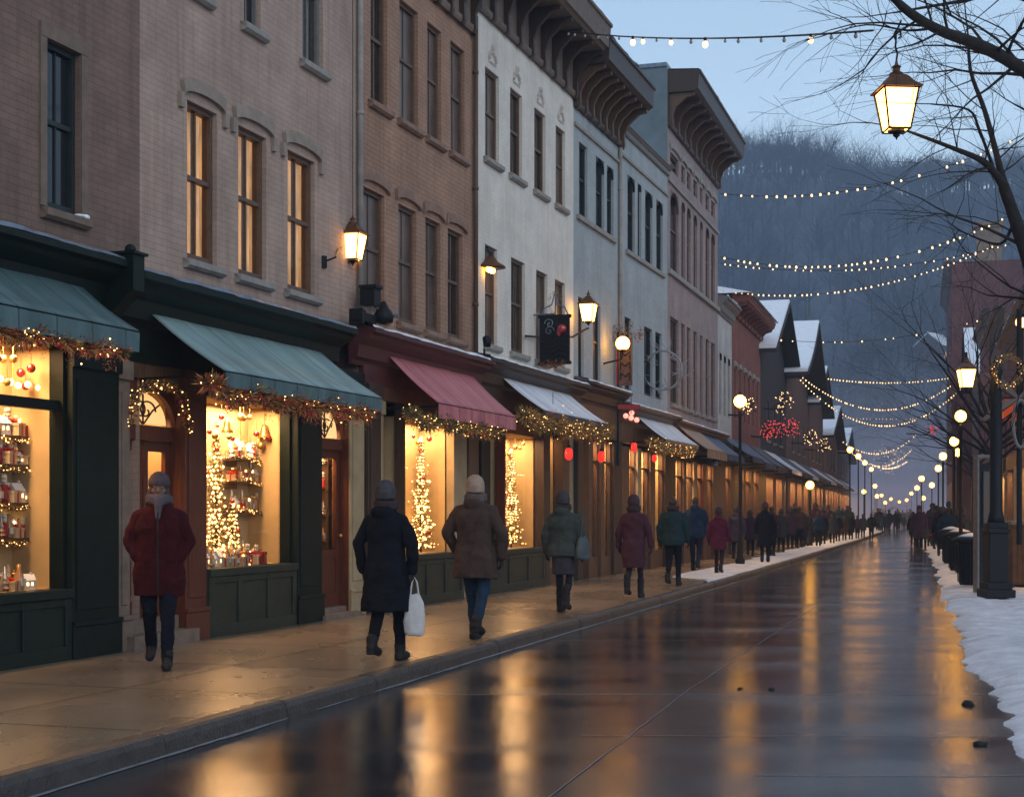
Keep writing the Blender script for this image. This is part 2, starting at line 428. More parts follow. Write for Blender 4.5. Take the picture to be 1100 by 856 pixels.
# pavement joints
jm = mat('joint', (.03, .025, .02), .8)
jb = MB()
for k in range(26):
    y = 9 + k * 1.9 + (k % 3) * .05; 
    for q in range(6):
        pass
    x0, x1 = wallX(y) + .1, kerbX(y - 1.2) - .2
    y1 = y - 1.05
    jb.face([(x0, y, PZ + .004), (x1, y1, PZ + .004), (x1, y1 + .014, PZ + .004), (x0, y + .014, PZ + .004)])
tag(jb.build('pavement_joints', jm), kind='structure')
strip('pavement_seam', lambda y: wallX(y) * .45 + kerbX(y) * .55 - .006, lambda y: wallX(y) * .45 + kerbX(y) * .55 + .006, lambda x, y, k: PZ + .008, YS[:60], jm)
# long road seam plus cross seams
sm = mat('road_seam', (.16, .16, .17), .5, .3, 10)
def seamX(y): return interp([(5, -.35), (8.3, .20), (13.4, 1.6), (16.9, 2.65), (30, 6.6)], y) + .02 * noise.noise((y * 1.3, 0, 5))
strip('road_seam', lambda y: seamX(y) - .005, lambda y: seamX(y) + .005 + .006 * noise.noise((y * 3, 1, 1)), lambda x, y, k: .004, [4.5 + .2 * k for k in range(110)], sm)
cs = MB()
for (y, a, b_) in ((13.0, .1, 1.0), (10.6, .45, 1.0), (18.5, 0.0, .8), (9.0, .7, 1.0)):
    xs = [kerbX(y) + (rkerbX(y) - kerbX(y)) * (a + (b_ - a) * q / 24) for q in range(25)]
    for x0, x1 in zip(xs, xs[1:]):
        f = lambda x: y + .05 * noise.noise((x * 1.7, y, 0))
        cs.face([(x0, f(x0), .004), (x1, f(x1), .004), (x1, f(x1) + .014, .004), (x0, f(x0) + .014, .004)])
tag(cs.build('road_cross_seams', sm), kind='structure')

# snow: ragged bank along the right, and a sheet on the left pavement further on
def rag(y): return rkerbX(y) + .22 * noise.noise((y * .55, 2.2, 0)) + .12 * noise.noise((y * 2.1, 7, 0)) + .05 * noise.noise((y * 7, 1, 0))
def bankz(x, y, k):
    h = min(1, (x - rag(y)) / .35) if k else 0
    h = max(0, h) ** .5
    return -.02 + h * (.10 + .035 * noise.noise((x * 1.3, y * .9, 0)) + .022 * noise.noise((x * 4, y * 2.4, 0)) + .012 * noise.noise((x * 11, y * 9, 0)) + .012 * noise.noise((x * 16, y * 16, 0)))
def strip2(name, lo, hi, zf, ys, m, ts, kind):
    b = MB(); rows = []
    for y in ys:
        a, c = lo(y), hi(y); row = []
        for k in ts:
            x = a + (c - a) * k; row.append(len(b.v)); b.v.append((x, y, zf(x, y, k)))
        rows.append(row)
    for r0, r1 in zip(rows, rows[1:]):
        for k in range(len(ts) - 1):
            b.f.append((r0[k], r0[k + 1], r1[k + 1], r1[k])); b.m.append(0)
    return tag(b.build(name, m, smooth=True), kind=kind)
ts = [0, .01, .02, .04, .06, .09, .13, .18, .24, .3, .36, .42, .5, .58, .66, .74, .82, .9, 1]
ysn = [2 + .08 * k for k in range(330)] + [28.5 + .5 * k for k in range(400)]
FP = []
for k in range(46):
    y = 6 + k * .62; x = rkerbX(y) + 1.1 + .35 * math.sin(k * .4) + (.13 if k % 2 else -.13); FP.append((x, y)); FP.append((rkerbX(y + .3) + 1.9 + (.12 if k % 2 else -.12) + .2 * math.sin(k), y + .3))
def bankz2(x, y, k):
    z = bankz(x, y, k)
    if y < 36:
        for fx, fy in FP:
            if abs(fy - y) < .3 and abs(fx - x) < .2:
                q = ((x - fx) / .07) ** 2 + ((y - fy) / .15) ** 2; z -= .055 * math.exp(-q) - .015 * math.exp(-(q - 2.2) ** 2)
    return z
tsn = [0, .003, .006, .01, .015, .02, .026] + [.034 + .0105 * k for k in range(46)] + [.53 + .047 * k for k in range(11)]
strip2('snow', rag, lambda y: rkerbX(y) + 9, bankz2, ysn, M['oldsnow'], tsn, 'stuff')
def s2lo(y): return wallX(y) + (kerbX(y) - wallX(y)) * (.52 + .22 * noise.noise((y * .35, 4, 0))) + max(0, 33 - y) * .8
def s2z(x, y, k): return PZ + .005 + (.03 + .012 * noise.noise((x * 4, y * 4, 1))) * (min(1, k * 8, (1 - k) * 8))
strip2('snow', lambda y: min(s2lo(y), kerbX(y) - .2), lambda y: kerbX(y) - .10, s2z, [30.5 + .25 * k for k in range(420)], M['oldsnow'], ts, 'stuff')
# loose clods and leaves on the road
cm = mat('dirty_clod', (.02, .018, .016), .8, .3, 20, .6, 50)
def clod(px, py, r, lab):
    p = gnd(px, py, 0); b = MB(); b.ball((0, 0, 0), r, 10, r * .45)
    b.v = [tuple(Vector(v) * (1 + .5 * noise.noise(Vector(v) * 9 / r * .3 + Vector((px, 0, 0))))) for v in b.v]
    tag(b.build('frozen_clod', cm, smooth=True, loc=(p.x, p.y, r * .2)), lab, 'clod')
clod(1053, 800, .045, 'small black clod lying at the front of the road below the snow edge')
clod(1040, 757, .06, 'dark lump sticking out of the ragged snow edge on the right')
clod(829, 741, .03, 'flattened dark scrap lying in the middle of the wet road')
clod(795, 740, .025, 'tiny dark scrap left of the other one on the wet road')
# ------------------------------------------------------------------ facades
def cellwall(mb, u0, u1, z0, z1, holes, depth, y=0.0):
    """front sheet at y with rectangular openings and their reveals"""
    us = sorted({u0, u1, *[h[0] for h in holes], *[h[1] for h in holes]})
    zs = sorted({z0, z1, *[h[2] for h in holes], *[h[3] for h in holes]})
    us = [u for u in us if u0 - 1e-6 <= u <= u1 + 1e-6]; zs = [z for z in zs if z0 - 1e-6 <= z <= z1 + 1e-6]
    for a, b in zip(us, us[1:]):
        for c, d in zip(zs, zs[1:]):
            mu, mz = (a + b) / 2, (c + d) / 2
            if any(h[0] < mu < h[1] and h[2] < mz < h[3] for h in holes): continue
            mb.face([(a, y, c), (b, y, c), (b, y, d), (a, y, d)])
    for a, b, c, d in holes:
        e = y + depth
        mb.face([(a, y, c), (a, e, c), (a, e, d), (a, y, d)]); mb.face([(b, y, c), (b, y, d), (b, e, d), (b, e, c)])
        mb.face([(a, y, c), (b, y, c), (b, e, c), (a, e, c)]); mb.face([(a, y, d), (a, e, d), (b, e, d), (b, y, d)])

def window(root, u0, u1, z0, z1, fm, glass, sill=None, hood=None, rec=.12, lit=False, arch=False, bars=True, hoodmat=None):
    w = .055 if u1 - u0 > .45 else .04
    b = MB(); y0, y1 = rec - .06, rec + .05
    b.box(u0, u0 + w, y0, y1, z0, z1); b.box(u1 - w, u1, y0, y1, z0, z1)
    b.box(u0 + w, u1 - w, y0, y1, z0, z0 + w * 1.4); b.box(u0 + w, u1 - w, y0, y1, z1 - w, z1)
    zm = z0 + (z1 - z0) * .53
    b.box(u0 + w, u1 - w, y0 + .01, y1 - .02, zm - .025, zm + .025)
    if bars:
        um = (u0 + u1) / 2
        b.box(um - .012, um + .012, y0 + .03, y1 - .02, z0 + w * 1.4, zm - .025)
        b.box(um - .012, um + .012, y0 + .03, y1 - .02, zm + .025, z1 - w)
    if arch:      # corner fillers giving a segmental head
        n = 6; um = (u0 + u1) / 2; hw = (u1 - u0) / 2; rise = hw * .8
        for sgn in (-1, 1):
            P = [(um + sgn * hw, z1 + .0)]
            for k in range(n + 1):
                a = k / n * PI / 2
                P.append((um + sgn * hw * math.cos(a), z1 - rise + rise * math.sin(a)))
            if sgn > 0: P.reverse()
            b.extr_y(P, -.002, y0 - .004)
    f = b.build('window', fm, root)
    p = MB(); yp = y0 + .045
    p.face([(u0 + w, yp, z0 + w), (u1 - w, yp, z0 + w), (u1 - w, yp, z1 - w), (u0 + w, yp, z1 - w)])
    p.build('pane', M['glass'] if lit else glass, f)
    if lit:
        c = MB(); n = 28
        for k in range(n):
            a = u0 - .05 + (u1 - u0 + .1) * k / n; bb = u0 - .05 + (u1 - u0 + .1) * (k + 1) / n
            ya = rec + .10 + .03 * math.sin(k * 1.3) ; yb = rec + .10 + .03 * math.sin((k + 1) * 1.3)
            c.face([(a, ya, z0 - .05), (bb, yb, z0 - .05), (bb, yb, z1 + .05), (a, ya, z1 + .05)])
        c.build('curtain', M['litc'], f)
    elif glass is not None and R.random() < (.2 if glass is M['glassb'] else .45):
        p_ = [c for c in kids(f) if c.name.startswith('pane')][0]; p_.data.materials[0] = M['glass']
        c = MB(); n = 12; zb = z0 + (z1 - z0) * R.choice((.15, .45, .6, .0)); full = R.random() < .5
        for k in range(n):
            if full and 3 < k < 8: continue
            a = u0 + (u1 - u0) * k / n; bb = u0 + (u1 - u0) * (k + 1) / n; ya, yb = rec + .08 + .015 * (k % 2), rec + .08 + .015 * ((k + 1) % 2)
            zz = z0 if full else zb
            c.face([(a, ya, zz), (bb, yb, zz), (bb, yb, z1), (a, ya, z1)])
        c.build('curtain', M['blind'], f)
    if sill:
        s = MB(); s.extr([(.06, z0 - .004), (-.09, z0 - .02), (-.09, z0 - .09), (-.05, z0 - .12), (-.004, z0 - .12), (-.004, z0 - .006)], u0 - .09, u1 + .09)
        s.build('sill', sill, root)
    if hood:
        h = MB(); um = (u0 + u1) / 2; hw = (u1 - u0) / 2 + .12; n = 10; th = .15
        lo = [(um + hw * math.cos(PI - PI * k / n), z1 + .03 + .09 * math.sin(PI * k / n)) for k in range(n + 1)]
        hi = [(p_[0] * 1.0 + (p_[0] - um) * .06, p_[1] + th) for p_ in lo]
        for k in range(n):
            q = [lo[k], lo[k + 1], hi[k + 1], hi[k]]
            h.extr_y(q, -.055, -.003)
        if hood == 2:
            for sgn in (-1, 1):
                xx = um + sgn * hw; h.box(min(xx, xx + sgn * .08), max(xx, xx + sgn * .08), -.05, -.003, z1 - .13, z1 + .04)
        h.build('hood', hoodmat, root)
    return f

def surround(root, u0, u1, z0, z1, m):
    b = MB(); t = .10
    b.box(u0 - t, u0 - .002, -.022, -.002, z0, z1); b.box(u1 + .002, u1 + t, -.022, -.002, z0, z1)
    b.box(u0 - t, u1 + t, -.026, -.002, z1 + .002, z1 + .14)
    b.build('surround', m, root)

def cornice(root, u0, u1, z0, z1, pr, m, nb=0, bm=None, name='cornice', flash=None):
    h = z1 - z0; b = MB()
    if nb:
        zz = z0 + h * .62
        b.extr([(-.002, z0), (-.07, z0), (-.09, z0 + .05), (-.09, z0 + .12), (-.03, z0 + .16), (-.03, zz), (-pr * .8, zz), (-pr * .86, zz + .05), (-pr * .92, zz + .06), (-pr * .95, z1 - .08), (-pr, z1 - .06), (-pr, z1), (-.002, z1 + .06)], u0, u1)
    else:
        b.extr([(-.002, z0), (-.05, z0), (-.07, z0 + h * .12), (-pr * .35, z0 + h * .2), (-pr * .4, z0 + h * .55), (-pr * .75, z0 + h * .72), (-pr * .8, z0 + h * .82), (-pr, z0 + h * .86), (-pr, z1 - .01), (-.002, z1 + .05)], u0, u1)
    c = b.build(name, m, root)
    for k in range(nb):
        u = u0 + .15 + (u1 - u0 - .3) * k / (nb - 1); zz = z0 + h * .62; w = .05
        q = MB(); q.extr([(-.032, z0 - .02), (-.10, z0 - .02), (-.13, z0 + .06), (-.12, z0 + h * .22), (-.22, z0 + h * .38), (-pr * .55, zz - .12), (-pr * .78, zz - .08), (-pr * .78, zz - .004), (-.032, zz - .004)], u - w, u + w)
        q.build('bracket', bm or m, c)
    if flash:
        s = MB(); n = max(4, int((u1 - u0) / .15)); 
        for k in range(n):
            a = u0 + (u1 - u0) * k / n; bb = u0 + (u1 - u0) * (k + 1) / n
            ha = .02 + .035 * abs(noise.noise((a * 1.5, z1, u0))) ; hb = .02 + .035 * abs(noise.noise((bb * 1.5, z1, u0)))
            ea, eb = -pr + .02 + .06 * noise.noise((a * 3, 1, z1)), -pr + .02 + .06 * noise.noise((bb * 3, 1, z1))
            s.face([(a, ea, z1 + .002), (bb, eb, z1 + .002), (bb, eb + .02, z1 + .01 + hb), (a, ea + .02, z1 + .01 + ha)])
            s.face([(a, ea + .02, z1 + .01 + ha), (bb, eb + .02, z1 + .01 + hb), (bb, -.01, z1 + .07 + hb), (a, -.01, z1 + .07 + ha)])
        s.build('snow_cap', flash, root, smooth=True)
    return c

def building_body(root, L, ztop, m, holes_up, zc, depth=10.0, dep=.2, roofm=None, parapet=0.0, y=0.0):
    b = MB(); cellwall(b, 0, L, zc, ztop, holes_up, dep + .0, y)
    e = depth
    b.face([(0, y, 0), (0, e, 0), (0, e, ztop), (0, y, ztop)]); b.face([(L, y, 0), (L, y, ztop), (L, e, ztop), (L, e, 0)])
    b.face([(0, e, 0), (L, e, 0), (L, e, ztop), (0, e, ztop)])
    # dim rooms behind the glass
    o = b.build('wall', m, root)
    r = MB(); r.box(.02, L - .02, 1.4, 1.5, zc + .1, ztop - .1)
    r.build('room', M['room'], root)
    f = MB(); f.face([(0, y, ztop - .03), (L, y, ztop - .03), (L, e, ztop - .03), (0, e, ztop - .03)])
    f.build('roof', roofm or M['oldsnow'], root); f = MB()
    f.face([(0.02, y + .02, zc + .02), (L - .02, y + .02, zc + .02), (L - .02, e, zc + .02), (0.02, e, zc + .02)])
    f.build('floor_slab', M['room'], root)
    return o

def awning(root, u0, u1, zt, zb, d0, d1, m, val=.16, vm=None, scallop=False, flare=0.0, lab=None):
    """canvas awning from the wall (zt, d0) down to the front bar (zb, d1)"""
    b = MB(); n = 24; rows = 7
    base = len(b.v)
    for r in range(rows):
        t = r / (rows - 1)
        for k in range(n + 1):
            u = u0 + (u1 - u0) * k / n
            sag = -.025 * math.sin(PI * t) * (1 + .5 * math.cos(k / n * 2 * PI * 4))
            b.v.append((u, -(d0 + (d1 - d0) * t), zt + (zb - zt) * t + sag))
    for r in range(rows - 1):
        for k in range(n):
            i = r * (n + 1) + k
            b.f.append((i, i + 1, i + n + 2, i + n + 1)); b.m.append(0)
    o = b.build('awning', m, root, smooth=True)
    md = o.modifiers.new('s', 'SOLIDIFY'); md.thickness = .012
    if lab: o['label'] = lab
    v = MB(); nn = n * 2
    for k in range(nn):
        a = u0 + (u1 - u0) * k / nn; c = u0 + (u1 - u0) * (k + 1) / nn
        fa = .012 * math.sin(k * 1.1); fc = .012 * math.sin((k + 1) * 1.1)
        v.face([(a, -d1 - .006, zb - .012), (c, -d1 - .006, zb - .012), (c, -d1 - .006 + fc, zb - val), (a, -d1 - .006 + fa, zb - val)])
    vo = v.build('valance', vm or m, o); md = vo.modifiers.new('s', 'SOLIDIFY'); md.thickness = .008
    a = MB()
    a.tube([(u0 + .02, -d1 + .02, zb - .03), (u1 - .02, -d1 + .02, zb - .03)], .02, 6)
    for u in (u0 + .05, u1 - .05):
        a.tube([(u, -.03, zb - .05), (u, -d1 + .03, zb - .04)], .014, 5)
        a.tube([(u, -.03, zt - .06), (u, -.03, zb - .1)], .014, 5)
    a.build('awning_frame', M['iron'], o)
    return o

def display(root, u0, u1, z0, z1, e, power, shelves=(), su=(0, .7), m=None, y=.10, glow=(1, .585, .27)):
    """lit show-window box: floor, back, sides, ceiling, pane, lamp"""
    b = MB(); y0, y1 = y, y + e; m = m or M['cream']
    b.face([(u0, y0, z0), (u0, y1, z0), (u0, y1, z1), (u0, y0, z1)]); b.face([(u1, y0, z0), (u1, y0, z1), (u1, y1, z1), (u1, y1, z0)])
    b.face([(u0, y1, z0), (u1, y1, z0), (u1, y1, z1), (u0, y1, z1)])
    b.face([(u0, y0, z0), (u1, y0, z0), (u1, y1, z0), (u0, y1, z0)]); b.face([(u0, y0, z1), (u0, y1, z1), (u1, y1, z1), (u1, y0, z1)])
    o = b.build('show_window', m, root)
    for zs in shelves:
        s = MB(); a = u0 + (u1 - u0) * su[0] + .01; c = u0 + (u1 - u0) * su[1]
        s.box(a, c, y1 - .2, y1 - .004, zs - .025, zs)
        for q in (a + .1, c - .1): s.box(q - .01, q + .01, y1 - .15, y1 - .004, zs - .1, zs - .027)
        s.build('shelf', M['brown'], o)
    g = MB(); g.face([(u0 + .004, y - .02, z0), (u1 - .004, y - .02, z0), (u1 - .004, y - .02, z1), (u0 + .004, y - .02, z1)])
    g.build('pane', M['glass'], o)
    if power:
        la = bpy.data.lights.new('shop_lamp', 'AREA'); la.shape = 'RECTANGLE'; la.size = (u1 - u0) * .8; la.size_y = e * .55
        la.energy = power; la.color = glow
        lo = bpy.data.objects.new('shop_lamp', la); link(lo, root)
        lo.location = ((u0 + u1) / 2, y0 + e * .42, z1 - .03)
    return o

def bulkhead(root, u0, u1, z1, m, n=2, z0=0.0, d=.10):
    b = MB(); b.box(u0, u1, -d, .06, z0, z1)
    b.box(u0 - .0, u1 + .0, -d - .05, -d - .002, z1 - .09, z1); b.box(u0, u1, -d - .03, -d - .002, z0, z0 + .14)
    w = (u1 - u0) / n
    for k in range(n + 1):
        c = min(max(u0 + w * k, u0 + .05), u1 - .05); b.box(c - .05, c + .05, -d - .028, -d - .002, z0 + .14, z1 - .09)
    b.box(u0 + .05, u1 - .05, -d - .022, -d - .003, z1 - .17, z1 - .092)
    return bevel(b.build('bulkhead', m, root), .006, 1)

def pilaster(root, u0, u1, z1, m, d=.14, base=True, flutes=0):
    b = MB(); b.box(u0, u1, -d, .08, 0, z1)
    if base:
        b.box(u0 - .02, u1 + .02, -d - .03, -d - .002, 0, .32); b.box(u0 - .02, u1 + .02, -d - .045, -d - .002, .32, .37)
        b.box(u0 - .02, u1 + .02, -d - .035, -d - .002, z1 - .22, z1 - .02)
        b.box(u0 + .06, u1 - .06, -d - .015, -d - .002, .48, z1 - .34) if u1 - u0 > .22 else None
    return bevel(b.build('pilaster', m, root), .006, 1)

def arched_door(root, u0, u1, zs, ztop, zdoor, wood, rec=.35, leaves=1, trans=True, zstep=.16, litm=None, hinge=0):
    """recessed timber door with a round transom above it"""
    litm = litm or M['litw']; um = (u0 + u1) / 2; hw = (u1 - u0) / 2
    lin = MB()   # reveal lining plus arched spandrel
    lin.face([(u0, -.05, 0), (u0, rec + .1, 0), (u0, rec + .1, ztop + .1), (u0, -.05, ztop + .1)])
    lin.face([(u1, -.05, 0), (u1, -.05, ztop + .1), (u1, rec + .1, ztop + .1), (u1, rec + .1, 0)])
    lin.face([(u0, -.05, ztop + .1), (u0, rec + .1, ztop + .1), (u1, rec + .1, ztop + .1), (u1, -.05, ztop + .1)])
    n = 10
    for sgn in (-1, 1):
        P = [(um + sgn * hw, ztop + .1)]
        for k in range(n + 1):
            a = PI / 2 * k / n; P.append((um + sgn * hw * math.cos(a), zs + (ztop - zs) * math.sin(a)))
        P.append((um, ztop + .1))
        if sgn > 0: P.reverse()
        lin.extr_y(P, rec - .07, rec - .012)
    lin.build('door_surround', wood, root)
    fan = MB(); P = [(um + hw * .9 * math.cos(PI * k / 20), zs + .05 + (ztop - zs - .08) * math.sin(PI * k / 20)) for k in range(21)]
    fan.face([(p[0], rec + .02, p[1]) for p in reversed(P)])
    fo = fan.build('transom', litm, root)
    sc = MB(); 
    for sgn in (-1, 1):
        pts = []
        for k in range(26):
            t = k / 25 * 2.2 * PI; r = .02 + .11 * (1 - k / 25)
            pts.append((um + sgn * (.05 + r * math.cos(t)) * hw / .35 * .9, rec, zs + .19 + r * math.sin(t) * 1.0))
        sc.tube(pts, .011, 5)
        sc.tube([(um + sgn * .02, rec, zs + .05), (um + sgn * hw * .35, rec, zs + .2), (um + sgn * hw * .6, rec, zs + (ztop - zs) * .65)], .011, 5)
    sc.tube([(um, rec, zs + .04), (um, rec, ztop - .05)], .012, 5)
    sc.build('scrollwork', M['dbrown'], fo)
    t = MB(); t.box(u0 + .002, u1 - .002, rec - .05, rec + .06, zdoor + .004, zs + .03); t.build('transom_bar', wood, root)
    W = (u1 - u0) / leaves
    for k in range(leaves):
        a = u0 + W * k + .012; c = a + W - .024; d = MB(); y0, y1 = rec, rec + .05; zb = zstep + .004
        st = .09 if W > .5 else .07; zl = zstep + .78
        d.box(a, a + st, y0, y1, zb, zdoor); d.box(c - st, c, y0, y1, zb, zdoor)
        d.box(a + st, c - st, y0, y1, zdoor - .11, zdoor); d.box(a + st, c - st, y0, y1, zl - .11, zl); d.box(a + st, c - st, y0, y1, zb, zb + .18)
        d.box(a + st, c - st, y0 + .02, y1 - .01, zb + .18, zl - .11)
        d.box(a + st + .05, c - st - .05, y0 + .008, y0 + .02, zb + .23, zl - .16)
        do = d.build('door', wood, root)
        g = MB(); g.face([(a + st, y0 + .03, zl), (c - st, y0 + .03, zl), (c - st, y0 + .03, zdoor - .11), (a + st, y0 + .03, zdoor - .11)])
        g.build('pane', M['glass'], do)
        h = MB(); hx = c - st * .5 if (k == 0) else a + st * .5
        h.ball((hx, y0 - .045, 1.12), .028, 8); h.tube([(hx, y0 - .045, 1.12), (hx, y0, 1.12)], .01, 6); h.build('handle', M['gold'], do)
    s = MB(); s.box(u0 - .1, u1 + .1, -.22, rec + .08, 0, zstep * .5); s.box(u0 + .01, u1 - .01, -.02, rec + .08, zstep * .5 + .001, zstep)
    s.build('step', M['stone'], root)
    # warm hallway behind
    bx = MB(); y0, y1 = rec + .06, rec + .42
    bx.face([(u0, y0, 0), (u0, y1, 0), (u0, y1, ztop), (u0, y0, ztop)]); bx.face([(u1, y0, 0), (u1, y0, ztop), (u1, y1, ztop), (u1, y1, 0)])
    bx.face([(u0, y1, 0), (u1, y1, 0), (u1, y1, ztop), (u0, y1, ztop)]); bx.face([(u0, y0, ztop), (u0, y1, ztop), (u1, y1, ztop), (u1, y0, ztop)])
    bx.build('hall', M['cream'], root)

def area(root, u, y, z, sx, sy, e, col=(1, .6, .25)):
    la = bpy.data.lights.new('shop_lamp', 'AREA'); la.shape = 'RECTANGLE'; la.size = sx; la.size_y = sy; la.energy = e; la.color = col
    lo = bpy.data.objects.new('shop_lamp', la); link(lo, root); lo.location = (u, y, z); return lo

SP = {}      # spots for goods: name -> (frame, display data)
ZC = 4.0
# ================================================================= building one (cut by the left of the picture)
f = Frame(-420, 150); B1 = f
r = f.root('brick_building', 'brown brick building cut by the left edge, dark sash windows over a green shop', 'building', 'buildings along the left of the street')
wb = brick('taupe_painted_brick', (.225, .148, .116), (.20, .132, .104), (.16, .11, .09), bump=.5, mort=.005)
W = []
for (a, b_, pt, pbm) in ((-128, -88, -60, 190), (-62, -20, -8, 200), (49, 86, 41, 222), (-215, -178, -90, 170)):
    u0, u1 = f.u(a), f.u(b_); W.append((u0, u1, f.z(a, pbm), f.z(a, pt)))
z0 = f.z(49, 222); z1 = f.z(49, 41); W = [(a, b_, z0, z1) for a, b_, _, _ in W]
zc = 4.12
W3 = [(a, b_, z0 + 3.6, z1 + 3.6) for a, b_, _, _ in W]
building_body(r, f.L, 11.6, wb, W + W3, zc - .1)
for w in W + W3:
    window(r, *w, M['framed'], M['glassd'], sill=M['stone']); surround(r, *w, M['stone'])
sn = MB(); w = W[2]
sn.ball((w[1] + .02, -.045, w[2] + .0), .05, 10, .03); sn.ball((w[1] - .08, -.045, w[2] - .005), .06, 10, .02)
sn.build('snow_cap', M['snow'], r, smooth=True)
cz1 = f.z(0, 240, .45); cz0 = f.z(0, 283, .3)
cornice(r, 0, f.u(150, .45) , cz1 - .52, cz1, .45, M['dgreen'], flash=M['zinc'])
uA, uB, uC = f.u(-250), f.u(66), f.u(118)
zs0, zs1 = f.z(65, 632), f.z(65, 372)
ztr = f.z(65, 436)
b = MB(); b.box(0, uB + .02, -.04, .08, zs1, cz1 - .5); b.box(uB + .01, uC, -.05, .08, 3.0, cz1 - .5); b.build('fascia', M['dgreen'], r)
bulkhead(r, 0, uB, zs0, M['green'], 7)
SU1 = (f.u(40, -.45) - f.u(-120)) / (uB - .03 - f.u(-120))
display(r, f.u(-120), uB - .03, zs0, zs1, .46, 108, shelves=[f.z(42, y_, -.4) for y_ in (470, 500, 540, 577)], su=(0, SU1))
SP['one'] = (f, r, f.u(-120), uB - .03, zs0, .46, [f.z(42, y_, -.4) for y_ in (470, 500, 540, 577)], SU1)
b = MB(); b.box(f.u(-120), uB - .004, .0, .09, ztr - .05, ztr + .05); b.box(uB - .03, uB + .02, -.04, .12, zs0, zs1)
b.box(f.u(-128), f.u(-120), -.04, .12, zs0, zs1); b.build('window_frame', M['dgreen'], r)
pilaster(r, uB + .02, uC - .01, 3.1, M['dgreen'], .12)
pilaster(r, 0, f.u(-128), zs1, M['dgreen'], .12)
awning(r, f.u(-300, .3), f.u(80, .1) + .05, f.z(80, 300, .1), f.z(150, 357, .78), .06, .80, M['aw_teal'], .2, lab='teal canvas awning with a deep valance')
# console bracket between the two cornices
b = MB(); u = f.u(150, .45) - .09
b.extr([(-.002, cz1 - .95), (-.12, cz1 - .9), (-.16, cz1 - .6), (-.42, cz1 - .35), (-.5, cz1 - .3), (-.5, cz1 + .06), (-.002, cz1 + .1)], u - .1, u + .1)
b.ball((u, -.4, cz1 + .12), .06, 10); b.box(u - .13, u + .13, -.53, -.003, cz1 + .062, cz1 + .09)
b.build('console', M['dgreen'], r)
# ================================================================= building two
f = Frame(150, 385); B2 = f
r = f.root('brick_building', 'buff brick building with three amber lit sash windows above the sage green awning', 'building', 'buildings along the left of the street')
wb = brick('buff_painted_brick', (.42, .31, .25), (.39, .285, .23), (.32, .237, .19), bump=.5, blotch=.3, mort=.005)
W = []
z0 = f.z(201, 277); z1 = f.z(201, 107)
for a, b_ in ((201, 233), (256, 286), (309, 338)): W.append((f.u(a), f.u(b_), z0, z1))
z3 = f.z(262, 24); W3 = [(f.u(a), f.u(b_), z3, z3 + 1.9) for a, b_ in ((197, 222), (262, 280), (325, 347))]
building_body(r, f.L, 11.8, wb, W + W3, 3.9)
for w in W: window(r, *w, M['frameb'], None, sill=M['stoneg'], hood=2, hoodmat=mat('hood_stone', (.27, .22, .18), .8, .2, 5, .3), lit=True)
for w in W3: window(r, *w, M['frameg'], M['glassd'], sill=M['stoneg'], hood=1, hoodmat=M['hood_stone'] if 'hood_stone' in M else MATS['hood_stone'])
cz1 = f.z(180, 297, .45)
u0c, u1c = f.u(152, .45) + .06, f.u(385, .45)
cornice(r, u0c, u1c, cz1 - .55, cz1, .45, M['dgreen'], flash=M['zinc'])
b = MB(); b.box(u0c, f.L + .1, -.06, .12, 3.05, cz1 - .5); b.build('fascia', M['dgreen'], r)
zt = 3.0
# bays
ua, ub = f.u(118), f.u(131); pilaster(r, ua, ub, 3.05, M['stone'], .10)
dA, dB = f.u(131), f.u(191)
arched_door(r, dA, dB, f.z(135, 457), f.z(160, 418), f.z(135, 471), M['redwood'], .10, 2, zstep=.3)
area(r, (dA + dB) / 2, .32, 2.5, .5, .2, 26)
b = MB(); b.box(dA - .02, dB + .02, -.04, .1, f.z(160, 418) + .102, 3.05); b.build('door_head', M['brown'], r)
pilaster(r, f.u(191) + .004, f.u(214), 3.05, M['redwood'], .10)
wA, wB = f.u(215), f.u(308); zs0 = f.z(216, 611); zs1 = f.z(216, 425)
bulkhead(r, wA, wB + .04, zs0, M['olive'], 3)
sh = [f.z(288, y_, -.4) for y_ in (495, 518, 549)]
display(r, wA + .02, wB, zs0, zs1, .46, 108, shelves=sh, su=((f.u(250, -.4) - wA) / (wB - wA), (f.u(286, -.4) - wA) / (wB - wA)))
SP['two'] = (f, r, wA + .02, wB, zs0, .46, sh, .72)
b = MB(); b.box(wA - .0, wA + .02, -.04, .12, zs0, zs1); b.box(wB, wB + .04, -.04, .12, zs0, zs1); b.box(wA, wB + .04, -.04, .12, zs1, 3.05)
b.build('window_frame', M['dgreen'], r)
pilaster(r, wB + .045, f.u(336), 3.05, M['dgreen'], .14)
dA, dB = f.u(338), f.u(371)
arched_door(r, dA, dB, f.z(345, 472), f.z(355, 433), f.z(345, 482), M['redwood'], .09, 1, zstep=.14)
SP['door'] = (f, r, dA, dB)
area(r, (dA + dB) / 2, .34, 2.6, .4, .2, 26)
b = MB(); b.box(dA - .02, dB + .02, -.04, .1, f.z(355, 433) + .102, 3.05); b.build('door_head', M['dbrown'], r)
pilaster(r, dB + .005, f.u(386), 3.05, M['creamp'], .08); pilaster(r, f.u(386) + .005, f.u(400), 3.3, M['dbrown'], .14)
awning(r, f.u(158, .1), f.u(340, .1), f.z(158, 332, .1), f.z(215, 394, 1.02), .08, 1.04, M['aw_green'], .17, vm=M['aw_teal'], lab='faded sage green canvas awning')
